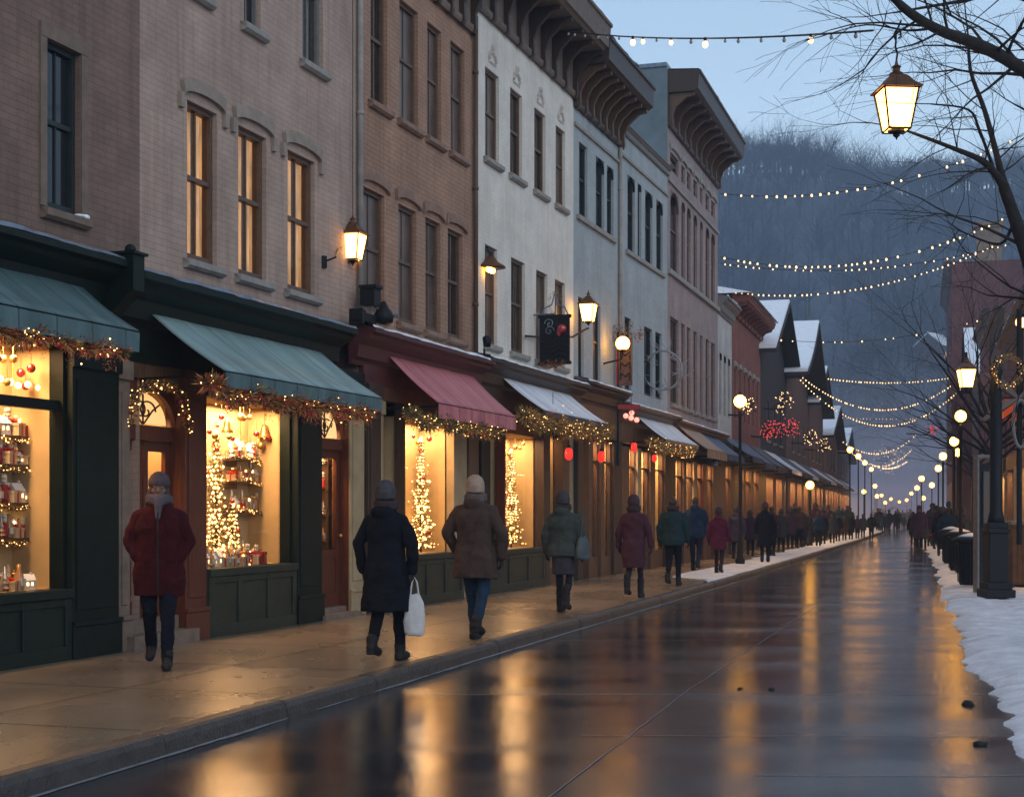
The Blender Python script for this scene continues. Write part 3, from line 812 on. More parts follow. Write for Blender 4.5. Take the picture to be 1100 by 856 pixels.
# ================================================================= building three
f = Frame(385, 508); B3 = f
r = f.root('brick_building', 'rosy tan brick building with eight tall brown sash windows above the dusty pink awning', 'building', 'buildings along the left of the street')
wb = brick('rosy_brick', (.38, .225, .150), (.345, .20, .135), (.23, .145, .105), bump=.5, blotch=.3, mort=.006)
W = []
z0, z1 = f.z(429, 345), f.z(429, 219)
for a, b_ in ((390, 413), (428, 447), (457, 473), (481, 497)): W.append((f.u(a), f.u(b_), z0, z1))
z0, z1 = f.z(459, 146), f.z(459, 23)
for a, b_ in ((398, 416), (429, 449), (459, 474), (484, 499)): W.append((f.u(a), f.u(b_), z0, z1))
building_body(r, f.L, 11.2, wb, W, 3.8)
hm = mat('rosy_stone', (.24, .15, .11), .8, .25, 5, .3)
for k, w in enumerate(W): window(r, *w, M['frameb'], M['glassb'], sill=hm, hood=1 if k < 4 else None, hoodmat=hm)
cornice(r, 0, f.L, f.z(509, 40), f.z(509, 40) + 1.5, .7, M['stone'], 9, M['dbrown'])
cz1 = f.z(400, 350, .42)
cornice(r, f.u(402, .4), f.L + .02, cz1 - .5, cz1, .42, M['maroon'], flash=M['oldsnow'])
b = MB(); b.box(.05, f.L, -.06, .12, 3.3, cz1 - .46); b.build('fascia', M['maroon'], r)
b = MB(); b.box(.1, f.L, -.05, .1, 3.1, 3.298); b.build('soffit_beam', M['brown'], r)
pilaster(r, f.u(400) + .01, f.u(408), 3.1, M['creamp'], .06); 
b = MB(); b.box(f.u(408) + .005, f.u(432), .3, .4, 0, 3.1); b.box(f.u(414), f.u(417), .24, .298, 0, 3.1); b.box(f.u(424), f.u(427), .24, .298, 0, 3.1); b.build('recessed_panel', M['creamp'], r)
wA, wB = f.u(433), f.u(484); zs0 = f.z(433, 596); zs1 = f.z(433, 447)
bulkhead(r, f.u(408), wB + .3, zs0, M['olive'], 4)
display(r, wA, wB, zs0, zs1, .46, 90); SP['three'] = (f, r, wA, wB, zs0, .46, [], .6)
b = MB(); b.box(wA - .05, wA - .002, -.04, .12, zs0, zs1); b.box(wA - .05, wB + .02, -.04, .12, zs1, 3.1); b.build('window_frame', M['brown'], r)
pilaster(r, wB + .01, f.u(498), 3.1, M['creamp'], .06, base=False)
pilaster(r, f.u(498) + .01, f.u(509) - .01, 3.1, M['brown'], .1, base=False)
awning(r, f.u(415, .1), f.u(505, .1), f.z(415, 378, .1), f.z(465, 432, .9), .08, .92, M['aw_pink'], .22, lab='dusty pink canvas awning')
# ================================================================= building four
f = Frame(508, 616); B4 = f
r = f.root('white_building', 'white painted building with narrow brown windows and a heavy bracketed cornice', 'building', 'buildings along the left of the street')
wb = brick('white_painted_brick', (.70, .655, .58), (.67, .625, .55), (.58, .56, .52), bump=.25, blotch=.22, stain=(.7, .62, .52), mort=.005)
W = []
z0, z1 = f.z(521, 168), f.z(521, 71)
for a, b_ in ((521, 536), (548, 561), (574, 586), (597, 607)): W.append((f.u(a), f.u(b_), z0, z1))
z0, z1 = f.z(549, 377), f.z(549, 276)
for a, b_ in ((521, 534), (549, 564), (576, 588), (596, 607)): W.append((f.u(a), f.u(b_), z0, z1))
ztop = f.z(617, 105)
building_body(r, f.L, ztop + 1.2, wb, W, 3.7)
for k, w in enumerate(W):
    window(r, *w, M['frameb'], M['glassb'], sill=M['stoneg'])
rel = mat('relief_plaster', (.42, .38, .34), .85, .3, 12, .5)
for w in W[:4]:      # faint cast relief above each window
    b = MB(); um = (w[0] + w[1]) / 2
    for q in range(7):
        a = PI * q / 6; b.ball((um + .17 * math.cos(a), -.005, w[3] + .22 + .12 * math.sin(a)), .04, 6, .05)
    b.ball((um, -.005, w[3] + .42), .06, 6, .07); b.box(um - .2, um + .2, -.012, -.002, w[3] + .13, w[3] + .17)
    b.build('relief', rel, r)
cornice(r, -.05, f.L + .05, ztop - .05, ztop + 1.45, .85, mat('brown_cornice', (.13, .095, .07), .6, .3, 8, .2), 9, M['dbrown'], flash=M['zinc'])
cz1 = f.z(530, 383, .4)
cornice(r, f.u(528, .4), f.L, cz1 - .5, cz1, .4, M['dbrown'], flash=M['oldsnow'])
b = MB(); b.box(.02, f.L, -.06, .12, 3.1, cz1 - .46); b.build('fascia', M['dbrown'], r)
pilaster(r, f.u(509), f.u(519), 3.1, M['dgreen'], .14, base=False); 
b = MB(); b.box(f.u(519) + .01, f.u(538), .2, .3, 0, 3.1); b.box(f.u(524), f.u(527), .15, .198, 0, 3.1); b.build('recessed_panel', M['brown'], r)
wA, wB = f.u(540), f.u(578); zs0 = f.z(541, 590); zs1 = f.z(541, 465)
bulkhead(r, f.u(519), wB + .2, zs0, M['olive'], 3)
display(r, wA, wB, zs0, zs1, .46, 90); SP['four'] = (f, r, wA, wB, zs0, .46, [], .6)
b = MB(); b.box(wA - .06, wA - .002, -.06, .12, zs0, zs1); b.box(wA, wB, -.04, .12, zs1, 3.1); b.build('window_frame', M['redwood'], r)
pilaster(r, wB + .01, f.u(585), 3.1, M['dbrown'], .12, base=False)
display(r, f.u(586), f.u(599), .3, 3.0, .5, 11)
pilaster(r, f.u(599) + .01, f.u(606), 3.1, M['brown'], .12, base=False)
b = MB(); b.box(f.u(606) + .01, f.L - .02, .02, .12, 0, 3.1); b.build('panel', M['creamp'], r)
b = MB(); b.box(f.u(586), f.u(599), -.04, .1, 0, .298); b.build('panel', M['brown'], r)
awning(r, f.u(538, .1), f.u(610, .1), f.z(538, 403, .1), f.z(580, 440, .9), .08, .92, M['aw_white'], .1, vm=M['aw_dark'], lab='awning whitened by frost and snow')
# ================================================================= building five, six
def small_front(r, f, cols, zt, lit=True, pw=34):
    """posts and lit panes of a distant shop front; cols = (px0, px1, kind)"""
    for a, b_, k in cols:
        u0, u1 = f.u(a) + .004, f.u(b_) - .004
        if k == 'lit': 
            display(r, u0, u1, .45, zt, .5, pw, m=M['cream'])
            b = MB(); b.box(u0, u1, -.03, .09, 0, .448); b.build('bulkhead', M['brown'], r)
            b = MB(); w = .03; b.box(u0, u0 + w, -.02, .07, .45, zt); b.box(u1 - w, u1, -.02, .07, .45, zt); b.box(u0 + w, u1 - w, -.02, .07, zt - .5, zt - .46); b.build('window_frame', M['brown'], r)
        elif k == 'door':
            b = MB(); b.box(u0, u1, .2, .26, 0, zt); b.build('door', M['redwood'], r)
            b = MB(); b.box(u0 + .1, u1 - .1, .19, .198, .9, zt - .3); b.build('pane', M['litw'], r)
        else:
            pilaster(r, u0, u1, zt, M[k], .1, base=False)
f = Frame(616, 664); B5 = f
r = f.root('grey_building', 'pale blue grey building under a wide dark bracketed cornice beside the white one', 'building', 'buildings along the left of the street')
wb5 = brick('blue_grey_painted_brick', (.36, .40, .41), (.335, .375, .385), (.29, .32, .33), bump=.3, blotch=.2, mort=.005, stain=(.6, .6, .6))
z0, z1 = f.z(640, 243), f.z(640, 167)
W = [(f.u(a), f.u(b_), z0, z1) for a, b_ in ((622, 631), (640, 649), (652, 659))]
z0, z1 = f.z(637, 410), f.z(637, 326)
W += [(f.u(a), f.u(b_), z0, z1) for a, b_ in ((621, 627), (637, 645))]
ztop = f.z(640, 134)
building_body(r, f.L, ztop + 1.2, wb5, W, 3.6)
for k, w in enumerate(W): window(r, *w, M['framed'], M['glassd'] if k < 3 else M['glassb'], arch=k in (1, 2))
b = MB(); b.box(W[0][0] - .2, W[2][1] + .1, -.07, -.003, W[0][2] - .12, W[0][2] - .02); b.build('string_course', M['stoneg'], r); b = MB(); b.box(.02, f.L - .02, -.05, -.003, W[0][3] + .25, W[0][3] + .32); b.build('string_course', M['stoneg'], r)
cornice(r, -.02, f.L + .3, ztop - .05, ztop + 1.35, .85, M['dbrown'], 8, M['brown'], flash=M['zinc'])
cz1 = f.z(620, 404, .35); cornice(r, .02, f.L, cz1 - .45, cz1, .36, M['dbrown'], flash=M['oldsnow'])
b = MB(); b.box(.02, f.L, -.05, .12, 3.1, cz1 - .42); b.build('fascia', M['brown'], r)
small_front(r, f, [(616, 622, 'dbrown'), (622, 628, 'door'), (628, 632, 'brown'), (632, 641, 'lit'), (641, 645, 'brown'), (645, 655, 'lit'), (655, 664, 'dbrown')], 3.05)
f = Frame(664, 717); B6 = f
r = f.root('grey_building', 'plain pale blue grey building with four narrow arched windows and no big cornice', 'building', 'buildings along the left of the street')
z0, z1 = f.z(675, 269), f.z(675, 188)
W = [(f.u(a), f.u(b_), z0, z1) for a, b_ in ((674, 682), (685, 689), (693, 701), (705, 712))]
z0, z1 = f.z(692, 424), f.z(692, 350)
W += [(f.u(a), f.u(b_), z0, z1) for a, b_ in ((671, 678), (692, 701), (704, 711))]
ztop = f.z(690, 160)
building_body(r, f.L, ztop, wb5, W, 3.6)
for k, w in enumerate(W): window(r, *w, M['framed'], M['glassd'], arch=k < 4)
b = MB(); b.box(W[0][0] - .2, W[3][1] + .1, -.07, -.003, W[0][2] - .12, W[0][2] - .02); b.build('string_course', M['stoneg'], r); b = MB(); b.box(.02, f.L - .02, -.05, -.003, W[0][3] + .3, W[0][3] + .36)
b.build('string_course', M['stoneg'], r)
cornice(r, .31, f.L, ztop - .1, ztop + .12, .16, M['frameg'])
cz1 = f.z(675, 432, .35); cornice(r, .02, f.L + .3, cz1 - .5, cz1, .36, M['brown'], flash=M['oldsnow'])
b = MB(); b.box(.02, f.L, -.05, .12, 3.1, cz1 - .46); b.build('fascia', M['brown'], r)
small_front(r, f, [(664, 672, 'brown'), (672, 681, 'lit'), (681, 685, 'creamp'), (685, 695, 'lit'), (695, 700, 'brown'), (700, 711, 'lit'), (711, 717, 'dbrown')], 3.0, pw=60)
awning(r, f.u(684, .1), f.u(722, .1), f.z(684, 445, .1), f.z(705, 470, .8), .06, .82, M['aw_white'], .08, vm=M['aw_tan'], lab='snow covered awning over warm lit panes')
b = MB(); b.box(.6, 1.5, 3.2, 4.0, ztop - .2, ztop + 1.25); b.box(.55, 1.55, 3.15, 4.05, ztop + 1.252, ztop + 1.4); b.build('chimney', wb5, r)
# ================================================================= building seven
f = Frame(717, 771); B7 = f
r = f.root('tall_building', 'tall mauve grey building with a blue grey side wall and a sloping bracketed cornice', 'building', 'buildings along the left of the street')
wb7 = brick('mauve_brick', (.34, .27, .26), (.30, .235, .23), (.25, .21, .21), bump=.3, blotch=.3)
z0, z1 = f.z(722, 291), f.z(722, 205); W = []
us = [(720, 729), (732, 736), (738, 742), (745, 749), (752, 755), (758, 762), (764, 768)]
W = [(f.u(a), f.u(b_), z0, z1) for a, b_ in us]
z0, z1 = f.z(722, 184), f.z(722, 165); W += [(f.u(a), f.u(b_), z0, z1) for a, b_ in us]
z0, z1 = f.z(718, 432), f.z(718, 338); W += [(f.u(a), f.u(b_), z0, z1) for a, b_ in us]
ztop = f.z(722, 140)
building_body(r, f.L, ztop + 1.55, wb7, W, 3.6)
for k, w in enumerate(W): window(r, *w, M['frameb'], M['glassd'], arch=k < 7, bars=False, hood=1 if 7 <= k < 14 else None, hoodmat=M['stoneg'], sill=M['stoneg'] if k >= 14 else None)
b = MB(); b.box(0.02, f.L - .02, -.09, -.003, W[0][2] - .16, W[0][2] - .03); b.build('string_course', M['stoneg'], r); b = MB(); b.box(.02, f.L - .02, -.06, -.003, W[0][3] + .14, W[0][3] + .22); b.build('string_course', M['stoneg'], r)
b = MB(); b.face([(-.012, .0, 0), (-.012, 10, 0), (-.012, 10, ztop + 1.54), (-.012, 0, ztop + 1.54)])
b.build('side_wall', mat('side_render', (.13, .165, .18), .85, .2, 1.5, .2, 20), r)
b = MB(); b.box(-.05, f.L + .05, .01, 10.03, ztop + 1.552, ztop + 1.66); b.build('coping', M['zinc'], r)
cornice(r, 0, f.L + .05, ztop - .05, ztop + 1.4, .9, M['dbrown'], 10, M['brown'], flash=M['zinc'])
cz1 = f.z(735, 452, .35); cornice(r, .02, f.L + .3, cz1 - .5, cz1, .36, M['brown'], flash=M['oldsnow'])
b = MB(); b.box(.02, f.L, -.05, .12, 3.1, cz1 - .46); b.build('fascia', M['brown'], r)
small_front(r, f, [(717, 722, 'dbrown'), (722, 731, 'lit'), (731, 734, 'brown'), (734, 742, 'lit'), (742, 745, 'creamp'), (745, 752, 'lit'), (752, 756, 'redwood'), (756, 763, 'lit'), (763, 771, 'brown')], 2.9, pw=60)
awning(r, f.u(724, .1), f.u(748, .1), f.z(724, 452, .1), f.z(757, 482, 1.0), .06, 1.0, M['aw_tan'], .22, lab='tan awning with a patch of snow')
awning(r, f.u(749, .1), f.u(769, .1), f.z(749, 462, .1), f.z(775, 487, 1.0), .06, 1.0, M['aw_navy'], .15, lab='slate blue awning')
# ================================================================= distant left buildings
f = Frame(771, 786)
r = f.root('white_building', 'low white two storey building squeezed before the red brick one', 'building', 'buildings along the left of the street')
wt = brick('off_white_render', (.50, .50, .49), (.47, .47, .46), (.44, .44, .43), bump=.1)
W = [(f.L * a, f.L * (a + .16), 4.6, 6.6) for a in (.12, .42, .72)]
ztop = f.z(775, 330); building_body(r, f.L, ztop, wt, W, 3.5)
for w in W: window(r, *w, M['framed'], M['glassd'], bars=False, arch=True)
cornice(r, 0, f.L, ztop - .3, ztop + .25, .35, M['frameg'], flash=M['oldsnow'])
small_front(r, f, [(771, 776, 'brown'), (776, 782, 'lit'), (782, 786, 'brown')], 3.0, pw=60)
b = MB(); b.box(.02, f.L, -.05, .12, 3.0, 3.6); b.build('fascia', M['brown'], r)
awning(r, .1, f.L - .1, 3.9, 3.2, .06, 1.1, M['aw_navy'], .15, lab='slate blue awning')
f = Frame(786, 817)
r = f.root('red_brick_building', 'two storey red brick building with a snowy hipped roof', 'building', 'buildings along the left of the street')
wr = brick('red_brick', (.25, .085, .065), (.21, .07, .055), (.2, .13, .11), bump=.3)
W = [(f.L * (.06 + .155 * k), f.L * (.06 + .155 * k) + .55, 4.7, 6.4) for k in range(6)]
building_body(r, f.L, 8.7, wr, W, 3.4)
for w in W: window(r, *w, M['frameg'], M['glassd'], bars=False, hood=1, hoodmat=M['stoneg'])
cornice(r, 0, f.L, 8.2, 8.85, .6, mat('red_cornice', (.17, .06, .045), .6), 10)
b = MB(); e = .7; b.v += [(-.2, -e, 8.9), (f.L + .2, -e, 8.9), (f.L + .2, 10, 8.9), (-.2, 10, 8.9), (2.2, 4, 10.2), (f.L - 2.2, 4, 10.2)]
b.f += [(0, 1, 5, 4), (1, 2, 5), (2, 3, 4, 5), (3, 0, 4)]; b.m += [0] * 4; b.build('snowy_roof', M['snow'], r)
small_front(r, f, [(786, 791, 'redwood'), (791, 796, 'lit'), (796, 798, 'brown'), (798, 804, 'lit'), (804, 807, 'brown'), (807, 812, 'lit'), (812, 817, 'brown')], 3.0, pw=80)
b = MB(); b.box(.02, f.L, -.05, .12, 3.0, 3.5); b.build('fascia', M['brown'], r)
awning(r, .3, f.L * .45, 3.9, 3.1, .06, 1.1, M['aw_navy'], .18, lab='slate blue awning'); awning(r, f.L * .52, f.L - .3, 3.9, 3.1, .06, 1.1, M['aw_dark'], .18, lab='dark awning')

def gabled(f, name, label, ze, zp, wallm, cat='building', over=.6, depth=11, side=True, lit=True, group='buildings along the left of the street', awn=None, tipcurve=0):
    """gable towards the street, snow on the slope we see"""
    r = f.root(name, label, cat, group); L = f.L; b = MB(); m = L / 2
    W = [(L * a - .4, L * a + .4, 4.4, 6.0) for a in (.25, .5, .75)]
    cellwall(b, 0, L, 3.2, ze, [w for w in W if w[3] < ze - .1], .2)
    b.face([(0, 0, ze), (L, 0, ze), (m, 0, zp)]); b.face([(0, depth, 0), (L, depth, 0), (L, depth, ze), (m, depth, zp), (0, depth, ze)])
    b.face([(0, 0, 0), (0, depth, 0), (0, depth, ze), (0, 0, ze)]); b.face([(L, 0, 0), (L, depth, 0), (L, depth, ze), (L, 0, ze)])
    b.build('wall', wallm, r)
    q = MB(); q.box(.05, L - .05, depth - .3, depth - .2, 3.3, ze); q.build('room', M['room'], r)
    if depth < 5: q = MB(); q.box(.1, L - .1, depth + .01, 11, 0, ze - 1.2); q.build('rear_wing', wallm, r)
    for w in W:
        if w[3] < ze - .1: window(r, *w, M['frameg'], M['glassd'], bars=False, sill=M['stoneg'])
    rf = MB(); n = 6
    for sgn, ue in ((-1, -over), (1, L + over)):
        P = []
        for k in range(n + 1):
            t = k / n; u = m + (ue - m) * t; zz = zp + .12 + (ze - .15 - zp - .12) * (t - tipcurve * math.sin(PI * t) * -.10)
            if tipcurve: zz = zp + .12 + (ze - .15 - zp) * (t + .10 * math.sin(PI * t))
            P.append((u, zz))
        T = .16
        poly = P + [(p[0], p[1] - T) for p in reversed(P)]
        if sgn < 0: poly.reverse()
        rf.extr_y(poly, -over - .1, depth + .2); rf.build('roof_slope', mat('roof_dark', (.03, .03, .034), .8), r); rf = MB()
    sn = MB()
    for sgn, ue in ((-1, -over), (1, L + over)):
        P = []
        for k in range(n + 1):
            t = k / n; u = m + (ue - m) * t; zz = zp + .125 + (ze - .15 - zp - .12) * t
            if tipcurve: zz = zp + .125 + (ze - .15 - zp) * (t + .10 * math.sin(PI * t))
            P.append((u, zz))
        poly = [(p[0], p[1] + .14) for p in P] + list(reversed(P))
        sn.extr_y(poly, -over - .05, depth + .1); sn.build('snow_cap', M['snow'], r); sn = MB()
    b = MB(); b.box(0, L, -.04, .12, 2.9, 3.3); b.build('fascia', M['dbrown'], r)
    n = max(3, int(L / 1.3)) ; 
    for k in range(n):
        a = L * k / n; c = L * (k + 1) / n
        if k % 3 and lit:
            b = MB(); b.box(a, c, -.03, .09, 0, .5); b.build('bulkhead', M['brown'], r); display(r, a + .04, c - .04, .502, 2.9, .5, 100)
            pilaster(r, a, a + .03, 2.9, M['brown'], .06, base=False)
        else: pilaster(r, a + .02, c - .02, 2.9, M['brown' if k % 4 else 'redwood'], .08, base=False)
    for q in range(awn or 0):
        a = L * q / awn + .3; c = L * (q + 1) / awn - .3
        awning(r, a, c, 3.9, 3.1, .06, 1.2, M[('aw_white', 'aw_dark', 'aw_navy')[q % 3]], .15)
    return r
dk = mat('dark_timber', (.035, .032, .036), .8, .3, 5); dk2 = mat('brown_dusk_brick', (.11, .075, .07), .85, .3, 4)
gabled(Frame(817.3, 844), 'gabled_house', 'dark timber house with a steep snow edged gable beyond the red brick building', 8.0, 10.3, dk, awn=2, depth=1.8)
gabled(Frame(844.5, 868), 'gabled_house', 'dark gabled house with a broad snow covered roof slope facing down the street', 7.9, 10.9, dk2, over=1.0, tipcurve=1, awn=3, depth=2.2)
gabled(Frame(868.5, 884), 'gabled_house', 'dusky house standing low behind the broad snowy roof', 7.6, 9.8, dk2, awn=2, depth=2)
gabled(Frame(884.5, 900), 'gabled_house', 'smaller brown house with a low snowy gable near the end of the left row', 6.4, 8.6, dk2, awn=2, depth=2)
gabled(Frame(900.5, 912), 'gabled_house', 'last tiny snow topped house at the far end of the left row', 6.2, 8.4, dk, awn=1)

# ================================================================= right side
class RFrame:
    """right-hand facade between two depths; x runs towards the camera side reversed so -y still faces the street"""
    def __init__(s, y0, y1, off=0.0):
        s.a = Vector((interp(RWALL, y1) + off, y1, PZ)); s.b = Vector((interp(RWALL, y0) + off, y0, PZ))
        s.t = (s.b - s.a).normalized(); s.L = (s.b - s.a).length; s.n = Vector((s.t.y, -s.t.x, 0)); s.rz = math.atan2(s.t.y, s.t.x)
    def root(s, name, label, cat, group=None): return empty(name, s.a, s.rz, label, cat, group)
G2 = 'buildings along the right of the street'
def rshop(y0, y1, h, m, label, name='low_shop', lit=True):
    f = RFrame(y0, y1); r = f.root(name, label, 'building', G2); L = f.L
    nw = max(2, int(L / 3)); W = [(L * (k + .5) / nw - .5, L * (k + .5) / nw + .5, 4.3, 6.0) for k in range(nw)] if h > 6.8 else []
    building_body(r, L, h, m, W, 3.3)
    for w in W: window(r, *w, M['frameg'], M['glassd'], bars=False, sill=M['stoneg'])
    cornice(r, 0, L, h - .5, h + .1, .4, M['dbrown'], flash=M['snow'])
    b = MB(); b.box(0, L, -.05, .12, 2.9, 3.4); b.build('fascia', M['brown'], r)
    n = max(3, int(L / 1.7))
    for k in range(n):
        a = L * k / n; c = L * (k + 1) / n
        if k % 3 and lit:
            b = MB(); b.box(a, c, -.03, .09, 0, .6); b.build('bulkhead', M['brown'], r); display(r, a + .05, c - .05, .602, 2.88, .5, 65)
        else: pilaster(r, a + .02, c - .02, 2.9, M['creamp' if k % 4 else 'brown'], .1, base=False)
    return f, r
tanb = brick('tan_brick', (.26, .19, .14), (.22, .16, .12), (.18, .14, .11), bump=.2)
rshop(27, 40, 6.2, tanb, 'low tan brick shop behind the near street lamp with warm panes')
rshop(40.3, 54, 7.4, wr, 'red brick shop with upstairs windows partly hidden by the lamp post tree')
rshop(56, 67, 9.0, brick('brown_brick', (.17, .105, .08), (.15, .09, .07), (.14, .1, .08), bump=.2), 'brown three storey brick front on the right behind bare branches', name='brick_building')
rshop(67.5, 79, 10.5, wr, 'taller red brick front on the right half hidden behind bare branches', name='brick_building')
f = RFrame(81, 91, 0); gabled(f, 'gabled_house', 'gabled house with a snowy roof just before the big brick building', 9.0, 11.8, dk2, group=G2, depth=1.6)
f = RFrame(93, 112, -1.2); r = f.root('brick_mill', 'big dark red brick building with a chimney rising behind the right hand tree', 'building', G2)
L = f.L; ht = 17.0; W = [(L * (k + .5) / 6 - .6, L * (k + .5) / 6 + .6, z, z + 2) for k in range(6) for z in (4.6, 8.2, 11.8)]
building_body(r, L, ht, brick('dark_red_brick', (.16, .06, .055), (.13, .05, .046), (.12, .09, .085), bump=.2, bs=(.3, .1)), W, 3.3, depth=22)
for w in W: window(r, *w, M['frameg'], M['glassd'], bars=False, sill=M['stoneg'])
cornice(r, 0, L, ht - .7, ht, .5, M['dbrown'], flash=M['snow'])
b = MB(); b.box(L - 2.2, L - .6, 1.5, 3.0, ht - .2, ht + 2.2); b.box(L - 2.35, L - .45, 1.35, 3.15, ht + 2.2, ht + 2.5); b.build('chimney', MATS['tan_brick'], r)
b = MB(); b.box(0, L, .02, .12, 0, 3.3); b.build('shop_front', M['brown'], r)
rshop(114, 135, 8.0, tanb, 'distant tan block on the right beyond the big brick building', name='shop_block')
rshop(136, 170, 7.0, wr, 'farthest brick block on the right where the street ends', name='shop_block', lit=False)
# ------------------------------------------------------------------ goods in the show windows
def proto(o):            # take a finished tree of objects out of the scene graph origin: used as first copy
    return o
GM = dict(box1=mat('cream_card', (.55, .42, .26), .6), box2=mat('red_card', (.42, .03, .025), .5), box3=mat('green_card', (.05, .14, .06), .6),
          rib=mat('red_ribbon', (.5, .02, .02), .35), ribg=M['gold'], wax=mat('candle_wax', (.75, .62, .42), .5), flame=mat('candle_flame', (1, .7, .3), .5, emit=(1, .62, .25), es=14, sample=False),
          jar=mat('amber_jar', (.42, .22, .08), .15, spec=.7), wood=mat('toy_wood', (.34, .17, .07), .6), wh=mat('white_porcelain', (.75, .68, .58), .25), silver=mat('silver_foil', (.6, .52, .42), .25, metal=.7))
def mk_gift(lab, grp, c, rb, w=.05, h=.07):
    o = empty('gift_box', label=lab, cat='gift box', group=grp); b = MB(); b.box(-w, w, -w, w, 0, h); b.box(-w * 1.06, w * 1.06, -w * 1.06, w * 1.06, h * .78, h * 1.02); b.build('box', c, o)
    b = MB(); b.box(-.008, .008, -w * 1.09, w * 1.09, .001, h * 1.04); b.box(-w * 1.09, w * 1.09, -.008, .008, .001, h * 1.045)
    b.ball((-.018, 0, h * 1.05 + .012), .017, 6, .012); b.ball((.018, 0, h * 1.05 + .012), .017, 6, .012); b.build('ribbon', rb, o); return o
def mk_candle(lab, grp):
    o = empty('candle', label=lab, cat='candle', group=grp); b = MB(); b.lathe([(.03, 0), (.031, .01), (.022, .014), (.022, .095), (.019, .1)], 10); b.build('wax', GM['wax'], o, True)
    b = MB(); b.ball((0, 0, .118), .009, 6, .017); b.build('flame', GM['flame'], o); return o
def mk_jar(lab, grp):
    o = empty('jar', label=lab, cat='jar', group=grp); b = MB(); b.lathe([(.03, 0), (.036, .012), (.036, .07), (.025, .085), (.025, .092)], 10); b.build('glass', GM['jar'], o, True)
    b = MB(); b.lathe([(.028, .092), (.029, .108), (.01, .112)], 10); b.ball((0, 0, .118), .009, 6); b.build('lid', M['gold'], o, True); return o
def mk_house(lab, grp):
    o = empty('toy_house', label=lab, cat='toy house', group=grp); b = MB(); b.box(-.045, .045, -.03, .03, 0, .07); b.build('wall', GM['wh'], o)
    b = MB(); b.extr([(-.036, .068), (.036, .068), (0, .115)], -.05, .05); b.build('roof', M['snow'], o)
    b = MB(); b.box(.02, .032, -.005, .008, .09, .13); b.build('chimney', GM['wh'], o)
    b = MB()
    for x in (-.025, .012): b.box(x, x + .016, -.0315, -.0302, .03, .052)
    b.build('window', M['bulb'], o); return o
def mk_tree(lab, grp):
    o = empty('toy_tree', label=lab, cat='toy tree', group=grp); b = MB(); b.lathe([(.012, 0), (.012, .02)], 6); b.build('trunk', GM['wood'], o)
    b = MB(); 
    for k in range(4): b.lathe([(.042 - .009 * k, .02 + .035 * k), (.006, .065 + .038 * k)], 9)
    b.build('crown', GM['silver'], o); return o
def mk_figure(lab, grp):
    o = empty('nutcracker', label=lab, cat='figurine', group=grp); b = MB(); b.lathe([(.026, 0), (.028, .03), (.02, .06), (.026, .09), (.02, .1)], 9); b.build('body', GM['box2'], o, True)
    b = MB(); b.ball((0, 0, .12), .02, 8); b.lathe([(.02, .13), (.018, .155), (.004, .16)], 8); b.build('head', GM['wh'], o, True); return o
def mk_bottle(lab, grp):
    o = empty('bottle', label=lab, cat='bottle', group=grp); b = MB(); b.lathe([(.026, 0), (.028, .01), (.028, .08), (.011, .11), (.011, .145)], 10); b.build('glass', GM['jar'], o, True)
    b = MB(); b.box(-.029, .029, -.0295, -.024, .025, .065); b.build('tag', GM['wh'], o); return o
KINDS = [('gift_box', lambda l, g: mk_gift(l, g, GM['box1'], GM['rib']), 'cream gift box with a red ribbon'), ('gift_box', lambda l, g: mk_gift(l, g, GM['box2'], M['gold'], .045, .085), 'red gift box with a gold ribbon'),
         ('candle', mk_candle, 'small lit candle'), ('jar', mk_jar, 'amber jar with a gold lid'), ('toy_house', mk_house, 'white toy house with lit windows'),
         ('toy_tree', mk_tree, 'small silver foil tree'), ('nutcracker', mk_figure, 'red nutcracker figure'), ('bottle', mk_bottle, 'small amber bottle with a pale tag')]
def fill(key, where, rows, rng, scale=1.3):
    """rows: list of (u0, u1, y, z, spacing)"""
    f = SP[key][0]; first = {}
    for (u0, u1, y, z, sp) in rows:
        u = u0
        while u < u1:
            k = rng.randrange(len(KINDS)); nm, mk, ds = KINDS[k]
            loc = f.w(u, -y, z + .0008); rz = f.rz + rng.uniform(-.4, .4); s = scale * rng.uniform(.85, 1.35)
            lab = f'{ds} {where}'; grp = f'{nm.replace("_", " ")} goods {where}'
            if k not in first:
                o = mk(lab, grp); first[k] = o; o.location = loc; o.rotation_euler[2] = rz; o.scale = (s,) * 3
            else: copy_tree(first[k], None, loc, rz, scale=s)
            u += sp * rng.uniform(.62, .85) * s / 1.2
rg = random.Random(3)
f, r, a, b_, z0, e, sh, su = SP['one']
a2 = f.u(-45, -.3)
rows = []
ue = a + (b_ - a) * su - .04
for z in sh: rows.append((a2, ue, .10 + e - .13, z, .085)); 
for z in sh: rows.append((a2, ue, .10 + e - .05, z, .11))
rows.append((a2, b_ - .35, .10 + .34, z0, .09)); rows.append((a2, b_ - .22, .10 + .2, z0, .11)); rows.append((a2, b_ - .15, .10 + .09, z0, .13))
fill('one', 'in the shop window at the left edge', rows, rg)
f, r, a, b_, z0, e, sh, su = SP['two']
rows = []
ua_, ub_ = f.u(252, -.4), f.u(285, -.4)
for z in sh: rows.append((ua_, ub_ - .04, .10 + e - .12, z, .075))
rows.append((a + .1, b_ - .35, .10 + .08, z0, .08)); rows.append((a + .5, b_ - .3, .10 + .2, z0, .08)); rows.append((a + .5, b_ - .3, .10 + .34, z0, .08))
fill('two', 'in the window beside the arched doors', rows, rg)

